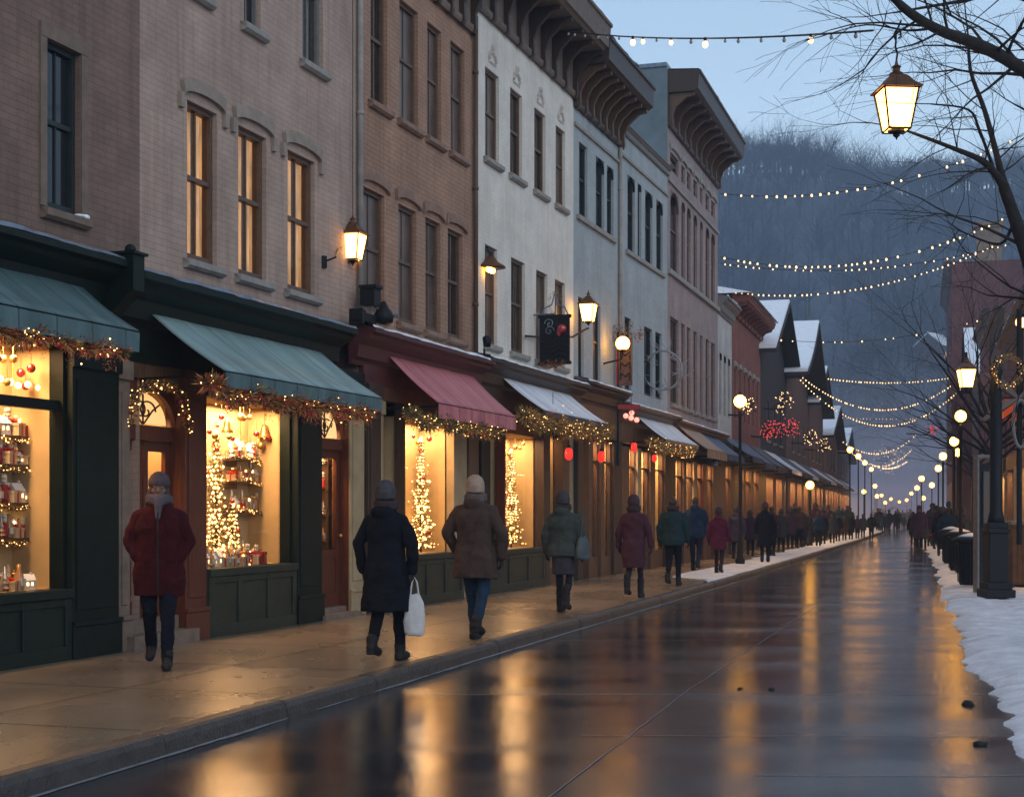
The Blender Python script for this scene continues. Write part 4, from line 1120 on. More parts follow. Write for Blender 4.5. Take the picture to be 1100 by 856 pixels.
# ------------------------------------------------------------------ fairy light trees and garlands
def leaves(mb, p, r, n, rng, ln=(.03, .06), w=.008, mats=(0, 0, 1)):
    for _ in range(n):
        d = Vector((rng.gauss(0, 1), rng.gauss(0, 1), rng.gauss(0, 1))).normalized()
        q = p + d * r * rng.random() ** .5 * .6; e = q + d * rng.uniform(*ln)
        s = d.cross(Vector((rng.random() - .5, rng.random() - .5, rng.random() - .5))).normalized() * w
        mb.mi = rng.choice(mats); i = len(mb.v)
        mb.v += [tuple(q), tuple((q + e) / 2 + s), tuple(e), tuple((q + e) / 2 - s)]
        mb.f.append((i, i + 1, i + 2, i + 3)); mb.m.append(mb.mi)
def ico(mb, p, r):
    i = len(mb.v); x, y, z = p
    mb.v += [(x, y, z + r), (x + r, y, z), (x, y + r, z), (x - r, y, z), (x, y - r, z), (x, y, z - r)]
    for q in ((0, 1, 2), (0, 2, 3), (0, 3, 4), (0, 4, 1), (5, 2, 1), (5, 3, 2), (5, 4, 3), (5, 1, 4)):
        mb.f.append(tuple(i + k for k in q)); mb.m.append(0)
FB = MB(); ico(FB, (0, 0, 0), 1); FBM = FB.mesh('fairy_bulb', M['bulb']); FBW = FB.mesh('fairy_bulb', M['bulbw']); RBM = FB.mesh('fairy_bulb', mat('red_bulb', (.8, .1, .1), .4, emit=(1, .06, .05), es=1.6, sample=False))
def bulbs(root, pts, me, m, cap_=100):
    for p, r in pts[:cap_]:
        o = bpy.data.objects.new('bulb', me); link(o, root); o.location = p; o.scale = (r, r, r)
    if len(pts) > cap_:
        b = MB()
        for p, r in pts[cap_:]: ico(b, p, r)
        tag(b.build('light_string', m, root), kind='stuff')
BAU = MB().ball((0, 0, 0), 1, 12).mesh('bauble', M['redball'], True)
BAUG = MB().ball((0, 0, 0), 1, 12).mesh('bauble', M['gold'], True)
def bauble(root, p, r, me=None):
    o = bpy.data.objects.new('bauble', me or BAU); link(o, root); o.location = p; o.scale = (r, r, r); return o
def garland(label, pts, rad, rng, dens=900, lights=40, nb=8, drops=True, mats=(0, 0, 0, 1, 1, 2), group='light garlands along the awnings', lr=.0062):
    """pts: world points; hangs in shallow swags"""
    o = empty('garland', pts[0], 0, label, 'garland', group); pts = [Vector(p) - Vector(pts[0]) for p in pts]
    tot = sum((b - a).length for a, b in zip(pts, pts[1:])); fl = MB(); lt = MB()
    st = MB(); line = []
    for a, b in zip(pts, pts[1:]):
        n = max(2, int((b - a).length / .04))
        for k in range(n): line.append(a.lerp(b, k / n))
    fine = []
    for i, p in enumerate(line):
        t = i / max(1, len(line) - 1)
        w = .035 * math.sin(i * .31) + .03 * noise.noise((i * .13, 1.5, 0)); fine.append(p + Vector((0, 0, w)))
    st.tube(fine, .006, 4, False)
    for i, p in enumerate(fine):
        n = int(dens * .04); rr = rad * (.75 + .6 * noise.noise((i * .22, 3, 0)) + .25)
        leaves(fl, p, rr, n, rng, (rr * .45, rr * .9), .0075, mats)
        if drops and rng.random() < .16:
            for q in range(4): leaves(fl, p + Vector((rng.uniform(-.02, .02), 0, -.04 * q - rad * .6)), rad * .4, 5, rng, (.02, .05), .005, mats)
    fl.build('foliage', [M['fir'], M['firb'], M['firr']], o); st.build('wire', M['iron'], o)
    lights = lights * .7
    BP = [(rng.choice(fine) + Vector((rng.gauss(0, 1), rng.gauss(0, 1), rng.gauss(0, 1))) * rad * .55, lr * rng.choice((.7, 1, 1, 1.5))) for _ in range(int(lights * tot))]
    bulbs(o, BP, FBM, M['bulb'])
    for _ in range(nb):
        p = rng.choice(fine) + Vector((rng.uniform(-.02, .02), rng.uniform(-.03, .03), -rad * rng.uniform(.2, .8))); bauble(o, p, rng.uniform(.026, .038), BAU if rng.random() < .75 else BAUG)
    return o
def swag(f, ua, ub, d, z, n, drop):
    P = []
    for k in range(n * 6 + 1):
        t = k / (n * 6); s = abs(math.sin(PI * t * n)); P.append(f.w(ua + (ub - ua) * t, d, z - drop * s))
    return P
rg = random.Random(11)
zb1 = B1.z(150, 357, .78) - .2; zb2 = B2.z(215, 394, 1.02) - .17
garland('red and gold garland with fairy lights under the teal awning at the left edge', swag(B1, B1.u(-30, .76), B1.u(138, .78), .76, zb1 + .02, 3, .05), .10, rg, lights=36, nb=12, mats=(0, 1, 1, 2, 2))
garland('thick red and gold garland with fairy lights under the sage green awning', swag(B2, B2.u(222, .98), B2.u(398, .98), .98, zb2 + .0, 4, .05), .125, rg, 1100, lights=42, nb=20, mats=(0, 1, 1, 2, 2))
uo = (SP['one'][3])
f = B2; um = (f.u(131) + f.u(191)) / 2; hw = (f.u(191) - f.u(131)) / 2; zsp = f.z(135, 457)
garland('garland arched over the round transom of the double doors', [f.w(um + (hw + .02) * math.cos(PI - PI * k / 14), .12, zsp + (f.z(160, 418) - zsp + .08) * math.sin(PI * k / 14)) for k in range(15)], .07, rg, lights=60, nb=3, drops=False)
z3 = B3.z(465, 432, .9) - .22
garland('dark green garland with gold lights under the dusty pink awning', swag(B3, B3.u(440, .86), B3.u(540, .86), .86, z3 - .02, 3, .05), .12, rg, 1000, lights=45, nb=9, mats=(0, 0, 1, 1))
z4 = B4.z(580, 440, .9) - .12
garland('dense gold lit garland under the snow white awning', swag(B4, B4.u(565, .86), B4.u(655, .86), .84, z4 - .04, 3, .05), .17, rg, 1300, lights=80, nb=6, mats=(0, 1, 1, 1))
z6 = B6.z(705, 470, .8) - .1
garland('gold lit garland under the snow covered awning past the hanging sign', swag(B6, B6.u(700, .8), B6.u(745, .8), .78, z6 - .05, 2, .05), .15, rg, 900, lights=60, nb=4, mats=(0, 1, 1))

def firtree(label, f, u, y, z, h, rad, rng, n=26, lights=160, nb=12, bend=0, group=None):
    base = f.w(u, -y, z); o = empty('christmas_tree', base, f.rz, label, 'christmas tree', group)
    t = MB(); t.tube([(0, 0, 0), (0, 0, h * .95)], [.02, .004], 6); t.build('trunk', M['bark'], o)
    fl = MB(); lt = MB(); P = []
    for k in range(n):
        tt = k / (n - 1); zz = h * (.06 + .9 * tt); rr = (rad * (1 - tt) ** .75 + .02) * rng.uniform(.6, 1.2)
        m = max(4, int(13 * (1 - tt * .6)))
        for j in range(m):
            a = 2 * PI * j / m + k * .9; rj = rr * rng.uniform(.75, 1.1)
            for q in range(5):
                p = Vector((math.cos(a) * rj * (q + .6) / 5, math.sin(a) * rj * (q + .6) / 5, zz - .05 * (q / 5) * rj / rad))
                leaves(fl, p, .028, 5, rng, (.02, .045), .004, (0, 0, 1)); P.append(p)
    fl.build('foliage', [M['fir'], M['firb']], o)
    BP = sorted([(rng.choice(P) * 1.05 + Vector((0, 0, .01)), rng.choice((.006, .009, .013, .022))) for _ in range(lights)], key=lambda q: -q[1])
    bulbs(o, BP, FBM, M['bulb'], 60)
    for _ in range(nb): bauble(o, rng.choice(P) * 1.1, rng.uniform(.022, .035), BAU if rng.random() < .6 else BAUG)
    s = MB(); s.ball((0, 0, h), .03, 6, .045); s.build('star', M['bulb'], o)
    return o
f, r, a, b_, z0, e, sh, su = SP['two']
firtree('glowing christmas tree crowded with bulbs in the window beside the double doors', f, f.u(232, -.34), .34, z0, 1.62, .25, rg, 30, 400, 22)
firtree('second smaller glowing tree beside the tall one in the same window', f, f.u(250, -.30), .30, z0, .75, .17, rg, 16, 160, 12)
f, r, a, b_, z0, e, sh, su = SP['three']
firtree('narrow glittering tree in the window under the pink awning', f, f.u(452, -.34), .34, z0, 1.85, .235, rg, 34, 460, 16)
f, r, a, b_, z0, e, sh, su = SP['four']
firtree('narrow glittering tree in the window under the white awning', f, f.u(549, -.34), .34, z0, 1.85, .235, rg, 34, 460, 14)
# hanging bells and bulb cluster inside
def bell(label, f, u, y, z, r=.07):
    o = empty('bell', f.w(u, -y, z), f.rz, label, 'bell'); b = MB(); b.lathe([(.012, .17), (r * .35, .16), (r * .55, .1), (r * .7, .04), (r, 0), (r * .96, -.006)], 14); b.build('dome', M['gold'], o, True)
    b = MB(); b.tube([(0, 0, .17), (0, 0, .36)], .003, 4); b.build('ribbon', GM['rib'], o); b = MB(); b.ball((0, 0, .0), .016, 8); b.build('clapper', M['bulb'], o); return o
f, r, a, b_, z0, e, sh, su = SP['two']; zt = f.z(216, 425)
bell('golden bell hanging on the right inside the window beside the double doors', f, f.u(284, -.3), .3, zt - .38, .09)
bell('golden bell hanging on the left inside the window beside the double doors', f, f.u(244, -.3), .3, zt - .36, .08)
def cluster(label, f, u, y, z, n, sp, rng):
    o = empty('hanging_lamp', f.w(u, -y, z), f.rz, label, 'hanging lamp'); s = MB(); s.tube([(0, 0, 0), (0, 0, .45)], .006, 5); s.tube([(-sp, 0, .02), (sp, 0, .02)], .006, 5); s.build('stem', M['gold'], o)
    for k in range(n):
        b = MB(); b.ball((-sp + 2 * sp * k / (n - 1), rng.uniform(-.05, .05), rng.uniform(-.05, .03)), .034, 8); b.build('bulb', MATS['fairy_bulb'], o, True)
    return o
cluster('row of round bulbs hanging in the window beside the double doors', f, f.u(258, -.32), .32, zt - .46, 5, .2, rg)
f, r, a, b_, z0, e, sh, su = SP['one']; zt = f.z(65, 372)
cluster('row of round bulbs hanging behind the top pane of the left edge shop', f, f.u(14, -.3), .3, f.z(20, 412, -.3), 6, .34, rg)
# fine glittering strings along the shelf edges
for key, names in (('one', ('top', 'second', 'third', 'lowest')), ('two', ('top', 'middle', 'lowest'))):
    f, r, a, b_, z0, e, sh, su = SP[key]
    ua_, ub_ = (f.u(-40, -.35), a + (b_ - a) * su - .02) if key == 'one' else (f.u(251, -.4), f.u(286, -.4) - .02)
    for nm, zz in zip(names, sh):
        garland(f'fine glittering garland along the {nm} shelf edge of the {"left edge shop" if key == "one" else "window beside the double doors"}', [f.w(ua_ + (ub_ - ua_) * q / 8, -(.10 + e - .205), zz - .015) for q in range(9)], .028, rg, 700, lights=60, nb=0, drops=False, mats=(0, 1, 1), group='garlands on the shelf edges', lr=.006)
# hanging baubles strung under the window heads
def hang(key, n, lab, pxs, dd):
    f = SP[key][0]; zt = SP[key][4]; rr_ = random.Random(n)
    for k in range(n):
        px = pxs[0] + (pxs[1] - pxs[0]) * (k + .5) / n + rr_.uniform(-2, 2); y = rr_.uniform(*dd); ztop = f.z(216, 425) if key == 'two' else f.z(65, 372) if key == 'one' else 2.98
        o = empty('hanging_bauble', f.w(f.u(px, -y), -y, ztop - rr_.uniform(.12, .5)), 0, lab, 'bauble', lab.replace('bauble', 'baubles')); r_ = rr_.uniform(.03, .05)
        b = MB(); b.ball((0, 0, 0), r_, 10); b.build('ball', M['redball'] if rr_.random() < .4 else M['gold'], o, True)
        b = MB(); b.tube([(0, 0, r_), (0, 0, .12 + r_)], .003, 4); b.build('string', M['gold'], o)
hang('two', 12, 'bauble hanging high in the window beside the double doors', (222, 298), (.16, .4))
hang('one', 9, 'bauble hanging behind the top pane of the left edge shop', (-6, 50), (.16, .4))
hang('three', 6, 'bauble hanging high in the window under the pink awning', (440, 475), (.2, .4))
hang('four', 5, 'bauble hanging high in the window under the white awning', (544, 570), (.2, .4))
# door goods
f, r, dA, dB = SP['door']
for k in range(1):
    o = empty('display_rack', f.w(f.u(356, -.28), -.30, .3), f.rz, 'lit display rack seen through the single arched door', 'rack'); b = MB()
    for q in range(6): b.box(-.24, .24, -.07, .07, q * .36, q * .36 + .02)
    b.box(-.23, -.21, -.08, .08, 0, 2); b.box(.21, .23, -.08, .08, 0, 2); b.build('frame', M['brown'], o)
SP['dd'] = (f,)
fill('dd', 'behind the glass of the single arched door', [(f.u(356, -.28) - .22, f.u(356, -.28) + .2, .30, .3 + q * .36 + .02, .07) for q in range(1, 6)], rg)
f = B2; um = (f.u(131) + f.u(191)) / 2
for q, uu in enumerate((f.u(144, -.3), f.u(178, -.3))):
    firtree('frosted light tree behind the %s leaf of the double doors' % ('first' if q == 0 else 'second'), f, uu, .30, .42, 1.85, .17, rg, 24, 260, 6)

# ------------------------------------------------------------------ lanterns and lamps
def lantern(root, c, s, hook=True, glow=None, frame=None, bottom=True):
    """four sided tapered lantern; c = centre of the glass top in root space, s = width at top"""
    frame = frame or M['iron']; o = empty('lantern', c); link_parent(o, root)
    wt, wb, h = s * .46, s * .29, s * 1.05
    g = MB(); q = .94
    T = [(-wt * q, -wt * q), (wt * q, -wt * q), (wt * q, wt * q), (-wt * q, wt * q)]; B = [(x * wb / wt, y * wb / wt) for x, y in T]
    for k in range(4):
        j = (k + 1) % 4; g.face([(*B[k], -h), (*B[j], -h), (*T[j], 0), (*T[k], 0)])
    g.face([(*p, -h) for p in B]); g.build('lamp_glass', glow or M['lamp'], o)
    b = MB(); t = s * .03
    for k in range(4):
        sx = (-1, 1, 1, -1)[k]; sy = (-1, -1, 1, 1)[k]
        b.tube([(sx * wt, sy * wt, 0), (sx * wb, sy * wb, -h)], t, 4)
    for z, w in ((0, wt), (-h, wb)):
        for k in range(4):
            j = (k + 1) % 4; P = [(-w, -w), (w, -w), (w, w), (-w, w)]; b.tube([(*P[k], z), (*P[j], z)], t * 1.1, 4)
    b.build('cage', frame, o)
    rf = MB(); R4 = math.sqrt(2)
    rf.lathe([(wt * R4 * 1.18, .0), (wt * R4 * 1.2, s * .03), (wt * R4 * .82, s * .17), (wt * R4 * .58, s * .33), (wt * R4 * .42, s * .40)], 4, rot=PI / 4)
    rf.lathe([(s * .17, s * .40), (s * .19, s * .46), (s * .10, s * .52), (s * .09, s * .6), (s * .13, s * .64), (s * .05, s * .70), (s * .03, s * .8), (.005, s * .86)], 10)
    rf.build('lantern_roof', M['copper'], o)
    if bottom:
        k = MB(); k.lathe([(wb * .8, -h - s * .0), (wb * .85, -h - s * .05), (s * .08, -h - s * .09), (s * .1, -h - s * .14), (s * .03, -h - s * .2), (.003, -h - s * .26)], 8); k.build('finial', frame, o)
    return o
def link_parent(o, root):
    o.parent = root; KID.setdefault(root.name, []).append(o)
M['copper'] = mat('weathered_copper', (.13, .06, .03), .5, .4, 12, .2, 40, metal=.4)
# lamp hung on the wall between the second and third buildings
f = B2; d = .62
o = empty('wall_lantern', f.w(f.L - .45, 0, 4.6), f.rz, 'glowing lantern on a curved wall bracket between the green and the pink awning', 'lantern', 'street lanterns')
p = at(379, 252, (f.w(f.L - .12, d, 0)).y); inv = lambda f, base, p: Vector(((p - base).dot(f.t), -(p - base).dot(f.n), (p - base).z))
c = inv(f, o.location, p); c.z += .0
lantern(o, c, .34)
b = MB(); wz = f.z(345, 281) + PZ; w0 = inv(f, o.location, f.w(f.u(347), 0.0, wz - PZ)); w0.y = 0
b.tube([w0, w0 + Vector((.02, -.18, .06)), w0.lerp(c + Vector((-.05, .05, -.18)), .6) + Vector((0, 0, .05)), c + Vector((-.1, .08, -.16))], .013, 6); b.lathe([(.05, -.08), (.05, .08)], 8, (w0.x, w0.y - .01, w0.z)); b.build('bracket', M['iron'], o)
b = MB(); b.tube([c + Vector((0, 0, .2)), c + Vector((0, 0, 6))], .006, 4); b.build('hanging_wire', M['iron'], o)
# downpipes
def pipe(f, u, label, ztop=9.8, zbot=4.2, m='stoneg'):
    b = MB(); b.tube([(0, -.06, zbot), (0, -.06, ztop)], .045, 8)
    for z in (zbot + 1, zbot + 3, zbot + 5): b.lathe([(.055, z), (.055, z + .05)], 8, (0, -.06, 0))
    tag(b.build('downpipe', M[m], None, True, loc=f.w(u, 0, 0), rz=f.rz), label, 'downpipe')
pipe(B2, B2.L - .06, 'thin grey downpipe running down behind the wall lantern', 11.5, 4.1)
pipe(B3, B3.L - .02, 'brown downpipe between the rosy brick and the white building', 10.0, 4.0, 'brown')
pipe(B5, B5.L, 'grey downpipe between the two blue grey buildings', 10.0, 4.0)
# floodlight unit on the cornice
f = B3; zc1 = f.z(400, 350, .42)
o = empty('floodlight', f.w(f.u(395, .3), .3, zc1 + .05), f.rz, 'black floodlight with a box housing sitting on the cornice where two shops meet', 'floodlight')
b = MB(); b.box(-.42, .12, -.08, .08, 0, .12); b.box(-.40, -.34, -.1, .1, -.05, .16); b.build('base', M['iron'], o)
b = MB(); b.box(-.02, .2, -.11, .11, .26, .52); b.box(-.04, .22, -.14, .12, .5, .54); b.build('housing', M['iron'], o)
b = MB(); b.lathe([(.13, -.1), (.15, .0), (.08, .1), (.03, .2)], 14, (.28, -.12, .14)); b.ball((.28, -.12, .14), .13, 12); b.build('lamp_head', M['iron'], o, True)
b = MB(); b.tube([(.28, -.12, .16), (.62, -.16, .2), (.70, -.17, .16)], [.03, .05, .01], 8); b.tube([(.1, 0, .1), (.1, 0, .3), (.25, -.1, .2)], .02, 6); b.build('arm', M['frameg'], o)
f = B3; o = empty('floodlight', f.w(f.L - .25, .3, zc1 + .02), f.rz, 'small dark spotlight clamped on the cornice beside the white building', 'floodlight')
b = MB(); b.tube([(0, 0, 0), (0, 0, .17)], .02, 6); b.box(-.1, .1, -.06, .06, 0, .05); b.build('base', M['iron'], o); b = MB(); b.lathe([(.06, 0), (.08, .16), (.03, .2)], 10, (0, -.05, .2)); b.build('lamp_head', M['iron'], o, True)
# gooseneck lamp on the white building
f = B4; p = at(527, 288, f.w(f.u(524), .45, 0).y)
o = empty('barn_lamp', p, f.rz, 'wide shaded lamp glowing on the white wall between the window floors', 'wall lamp')
b = MB(); b.lathe([(.27, 0), (.26, .03), (.14, .1), (.07, .2), (.03, .17)], 16, (0, 0, 0)); b.build('shade', M['copper'], o, True)
for q in (-.1, 0, .1):
    b = MB(); b.ball((q, 0, -.035), .055, 8); b.build('bulb', M['lampf'], o, True)
b = MB(); b.tube([(0, 0, .2), (0, .05, .36), (0, .3, .38), (0, .44, .25)], .016, 6); b.build('bracket', M['iron'], o)
# lantern on a long bracket, and the iron sign
f = B4; Y = f.w(f.L, .8, 0).y
p = at(632, 327, Y); o = empty('wall_lantern', p, f.rz, 'copper topped lantern at the end of the long bracket beside the iron sign', 'lantern', 'street lanterns')
lantern(o, (0, 0, 0), .35, bottom=True)
b = MB(); e = inv(f, p, f.w(f.u(562), .05, f.z(562, 361))); m1 = at(615, 362, Y - .6) - p; m1 = inv(f, Vector(), m1)
b.tube([e, e.lerp(m1, .5) + Vector((0, 0, -.03)), m1, m1.lerp(Vector((0, 0, -.55)), .8) + Vector((0, 0, .05)), (0, 0, -.5)], .022, 6); b.build('bracket', M['iron'], o)
p = at(596, 365, f.w(f.u(575), .75, 0).y)
o = empty('iron_sign', p, f.rz, 'black wrought iron sign with scrolls and a red bow hanging before the white building', 'sign')
b = MB(); b.box(-.02, .02, -.30, .30, -.42, .42)
for z in (-.34, -.24, -.14, -.04, .08): b.tube([(-.03, -.28, z), (-.03, -.1, z + .06), (-.03, .1, z - .05), (-.03, .28, z + .02)], .018, 5)
for z in (-.45, .45): b.box(-.03, .03, -.33, .33, z - .03, z + .03)
b.build('panel', M['iron'], o)
b = MB()
for sg in (-1, 1):
    pts = [( -.04, (.1 + .10 * sg * (1 - k / 20) * math.cos(k / 20 * 3 * PI)), .24 + .07 * sg + .10 * (1 - k / 20) * math.sin(k / 20 * 3 * PI)) for k in range(21)]
    b.tube(pts, .012, 5)
    b.tube([(0, sg * .28, .45), (0, sg * .2, .62), (0, sg * .06, .68), (0, 0, .9)], .016, 5)
b.tube([(0, 0, .5), (0, .78, .5)], .018, 5); b.build('scrollwork', M['zinc'], o)
b = MB(); b.ball((-.06, -.16, .2), .10, 8, .09); b.ball((-.06, -.10, .14), .05, 8, .09); b.build('bow', M['redball'], o, True)
b = MB(); rr = random.Random(5)
for k in range(30): leaves(b, Vector((-.03, rr.uniform(-.25, .25), -.48 + rr.uniform(-.05, .05))), .06, 12, rr, (.03, .08), .008, (0, 1, 2))
for k in range(24):
    a = 2 * PI * k / 24; leaves(b, Vector((0, .12 * math.cos(a), .72 + .2 * math.sin(a))), .04, 8, rr, (.02, .05), .006, (0, 1, 1))
b.build('wreath', [M['fir'], M['firb'], M['firr']], o)
# red lanterns and globe lamps
def redlamp(px, py, Y, s, lab):
    p = at(px, py, Y); o = empty('red_lantern', p, 0, lab, 'lantern', 'red lanterns under the awnings')
    b = MB(); b.lathe([(.03 * s, -.16 * s), (.09 * s, -.1 * s), (.10 * s, 0), (.08 * s, .1 * s), (.03 * s, .14 * s)], 10); b.build('lamp_glass', M['redglow'], o, True)
    b = MB(); b.lathe([(.05 * s, .13 * s), (.05 * s, .17 * s), (.01, .22 * s)], 8); b.tube([(0, 0, .2 * s), (0, 0, .62 * s)], .006, 4); b.build('cap', M['iron'], o)
    return o
redlamp(611, 487, 28.8, .8, 'larger red lantern hanging below the snow white awning'); redlamp(646, 490, 31.5, .8, 'red lantern glowing beside the corner of the snow white awning')
redlamp(594, 446, 28.0, .7, 'small red lantern tucked in the garland of the snow white awning'); redlamp(681, 480, 33, .7, 'red lantern low on the post under the lit red cluster')
redlamp(703, 492, 35, .6, 'tiny red lantern at the snowy awning garland')
def globe_wall(px, py, Y, r, f, lab, post=True, drop=1.0):
    p = at(px, py, Y); o = empty('globe_lamp', p, f.rz, lab, 'street lamp', 'globe street lamps on the left')
    b = MB(); b.ball((0, 0, 0), r, 14); b.build('globe', M['lampf'], o, True)
    b = MB(); b.lathe([(r * .5, -r * 1.15), (r * .6, -r * .85)], 10); b.lathe([(r * .3, r * .95), (r * .2, r * 1.2), (.004, r * 1.5)], 8)
    b.tube([(0, 0, -r), (0, .02, -r * 2.2), (-.1, .4, -r * 2.8), (-.25, .85, -r * 4.5), (-.3, .95, -drop - .6)], .022, 6); b.build('bracket', M['iron'], o)
    return o
globe_wall(669, 369, 33.8, .16, B5, 'round globe lamp beside the lattice sign on the blue grey building')
# lattice sign
f = B5; p = at(672, 398, 34.5)
o = empty('lattice_sign', p, f.rz, 'tall narrow dark sign with red trim hung among branches beside the round globe lamp', 'sign')
b = MB(); b.box(-.02, .02, -.16, .16, -.35, .75)
b.build('panel', mat('sign_panel', (.10, .06, .05), .6, .3, 8), o)
b = MB()
for z in (-.22, .02, .26, .5):
    b.tube([(-.03, -.11, z), (-.03, -.11, z + .17), (-.03, .0, z + .08), (-.03, .11, z + .17), (-.03, .11, z)], .017, 4)
b.build('lattice', M['iron'], o); b = MB(); b.box(-.024, .024, .165, .22, -.35, .75); b.build('trim', M['redball'], o)
b = MB(); rr = random.Random(9)
for k in range(36): leaves(b, Vector((0, rr.uniform(-.4, .4), .85 + rr.uniform(-.15, .2))), .09, 14, rr, (.04, .1), .009, (0, 0, 1, 2))
b.build('spray', [M['fir'], M['firb'], M['firr']], o)
b = MB(); b.tube([(0, .18, -2.2), (0, .18, .9)], .03, 8); b.build('pole', M['iron'], o)
# pink lit cluster
p = at(678, 449, 33.5); o = empty('lamp_cluster', p, 0, 'cluster of pinkish red lamps hanging between the two snowy awnings', 'hanging lamp')
for k, (x, y, z) in enumerate(((0, 0, .0), (.13, .05, -.04), (-.12, .02, .05), (.02, .1, .12))):
    b = MB(); b.ball((x, y, z), .06, 10); b.build('globe', mat('pink_lamp_glass', (.9, .4, .4), .3, emit=(1, .25, .18), es=2, sample=False), o, True)
b = MB(); b.tube([(0, 0, .1), (0, 0, .5)], .01, 5); b.box(-.3, .2, -.02, .02, .2, .3); b.build('bracket', mat('red_metal', (.3, .02, .02), .4), o)
# wreath ring on building seven
p = at(712, 398, 38.2); o = empty('ring_wreath', p, B6.rz, 'large frosty twig ring hanging on the front of the blue grey building', 'wreath')
b = MB(); rr = random.Random(2)
for k in range(60):
    a = 2 * PI * k / 60; p0 = Vector((.0, .5 * math.cos(a), .5 * math.sin(a)))
    b.tube([p0, p0 + Vector((rr.uniform(-.2, .2), rr.uniform(-.3, .3), rr.uniform(-.2, .35)))], .008, 3)
b.tube([(0, .5 * math.cos(2 * PI * k / 30), .5 * math.sin(2 * PI * k / 30)) for k in range(31)], .03, 6); b.build('twigs', mat('frosty_twig', (.30, .30, .32), .7), o)
b = MB(); b.tube([(0, .5, .1), (0, 1.0, .1)], .012, 4); b.build('hook', M['iron'], o)

# ---- street lamp posts, globe type
def post(x, y, z0, zg, lab, r=.15, arms=1, base=None, group='lamp posts along the street'):
    o = empty('street_lamp', (x, y, z0), 0, lab, 'street lamp', group); h = zg - z0
    b = MB(); b.lathe([(.13, 0), (.13, .12), (.09, .2), (.075, .6), (.05, .7), (.04, h - .5), (.05, h - .3), (.03, h - .18)], 10); b.build('post', M['iron'], o, True)
    b = MB(); b.ball((0, 0, h), r, 12); b.build('globe', M['lampf'], o, True)
    b = MB(); b.lathe([(.05, h + r), (.07, h + r * 1.1), (.01, h + r * 1.6)], 8); b.build('cap', M['iron'], o)
    return o
def gpost(px, py, Y, z0, lab, r=.15): 
    p = at(px, py, Y); return post(p.x, p.y, z0, p.z, lab, r)
gpost(795, 431, 40.5, PZ, 'globe lamp post before the white and red brick buildings on the left', .17)
gpost(870, 521, 62, PZ, 'globe lamp post beside the dark awnings of the left row', .17)
ds = ['first', 'second', 'third', 'fourth', 'fifth', 'sixth', 'seventh', 'eighth', 'ninth']
for k, (px, py, Y) in enumerate([(913, 483, 88), (922, 490, 98), (929, 497, 112), (936, 504, 128), (928, 528, 120), (942, 533, 140), (951, 540, 165)]):
    gpost(px, py, Y, PZ, f'{ds[k]} of the small far lamp posts along the left side of the street', .17)
for k, (px, py, Y) in enumerate([(1032, 447, 36.5), (1025, 474, 49), (1029, 486, 60), (1013, 490, 66), (1008, 503, 84), (990, 514, 108), (1001, 521, 120), (985, 524, 140), (992, 535, 165)]):
    gpost(px, py, Y, .1, f'{ds[k]} globe lamp post beyond the near black post on the right side', .11 + Y * .0008)

# near right post with lantern on an arm
p = gnd(1070, 640, .12); Y = p.y
o = empty('street_lamp', (p.x, Y, .1), 0, 'tall black iron post on a square pedestal with a lantern on its arm', 'street lamp', 'lamp posts along the street')
ht = (549 - 392) / 1600 * Y + 1.6 - .1
b = MB(); b.box(-.26, .26, -.26, .26, 0, .14); b.box(-.22, .22, -.22, .22, .14, .26); b.box(-.17, .17, -.17, .17, .26, 1.12); b.box(-.2, .2, -.2, .2, 1.12, 1.2); b.box(-.165, .165, -.165, .165, 1.2, 1.3)
bb = b.build('pedestal', M['iron'], o); bevel(bb, .012, 2)
b = MB(); b.lathe([(.15, 1.3), (.13, 1.42), (.11, 1.5), (.105, ht * .7), (.09, ht * .95), (.12, ht * .97), (.06, ht), (.02, ht + .15)], 14); b.build('post', M['iron'], o, True)
lc = at(1038, 397, Y - .1) - o.location
b = MB(); b.tube([(0, 0, ht - .75), (-.2, 0, ht - .45), (lc.x + .12, -.05, ht - .1 + .02), (lc.x, -.1, ht + .12), (lc.x, -.1, lc.z + .3)], .022, 7); b.tube([(0, 0, ht - .9), (-.15, 0, ht - .85), (-.3, -.04, ht - .38)], .015, 6); b.build('arm', M['iron'], o)
lantern(o, lc, .30)
# hanging wreath of lights on the post
b = MB(); rr = random.Random(4)
for k in range(50):
    a = 2 * PI * k / 50; leaves(b, Vector((.16 + .24 * math.cos(a), -.14, ht - .12 + .26 * math.sin(a))), .06, 12, rr, (.03, .07), .007, (0, 1, 1))
wr_ = tag(b.build('wreath', [M['fir'], M['firb']], None, loc=tuple(o.location)), 'gold wreath hanging on the tall black post near the lantern arm', 'wreath')
BP = []
for k in range(22):
    a = rr.uniform(0, 2 * PI); BP.append(((.16 + .24 * math.cos(a) + rr.uniform(-.05, .05), -.18, ht - .12 + .26 * math.sin(a) + rr.uniform(-.05, .05)), .006))
bulbs(wr_, BP, FBM, M['bulb'])
# orange lamp at right edge
p = at(1097, 346, 31); 
o = empty('globe_lamp', p, 0, 'small orange globe lamp on a bracket at the right edge', 'wall lamp'); b = MB(); b.ball((0, 0, 0), .12, 12); b.build('globe', mat('orange_lamp', (.9, .5, .2), .3, emit=(1, .42, .12), es=9), o, True)
b = MB(); b.lathe([(.13, .08), (.1, .16), (.02, .17)], 10); b.tube([(0, 0, .2), (0, 0, .35), (.4, .0, .4), (1.3, .2, .3)], .02, 6); b.tube([(.02, 0, -.1), (.02, 0, -1.6)], .012, 5); b.build('bracket', M['iron'], o)

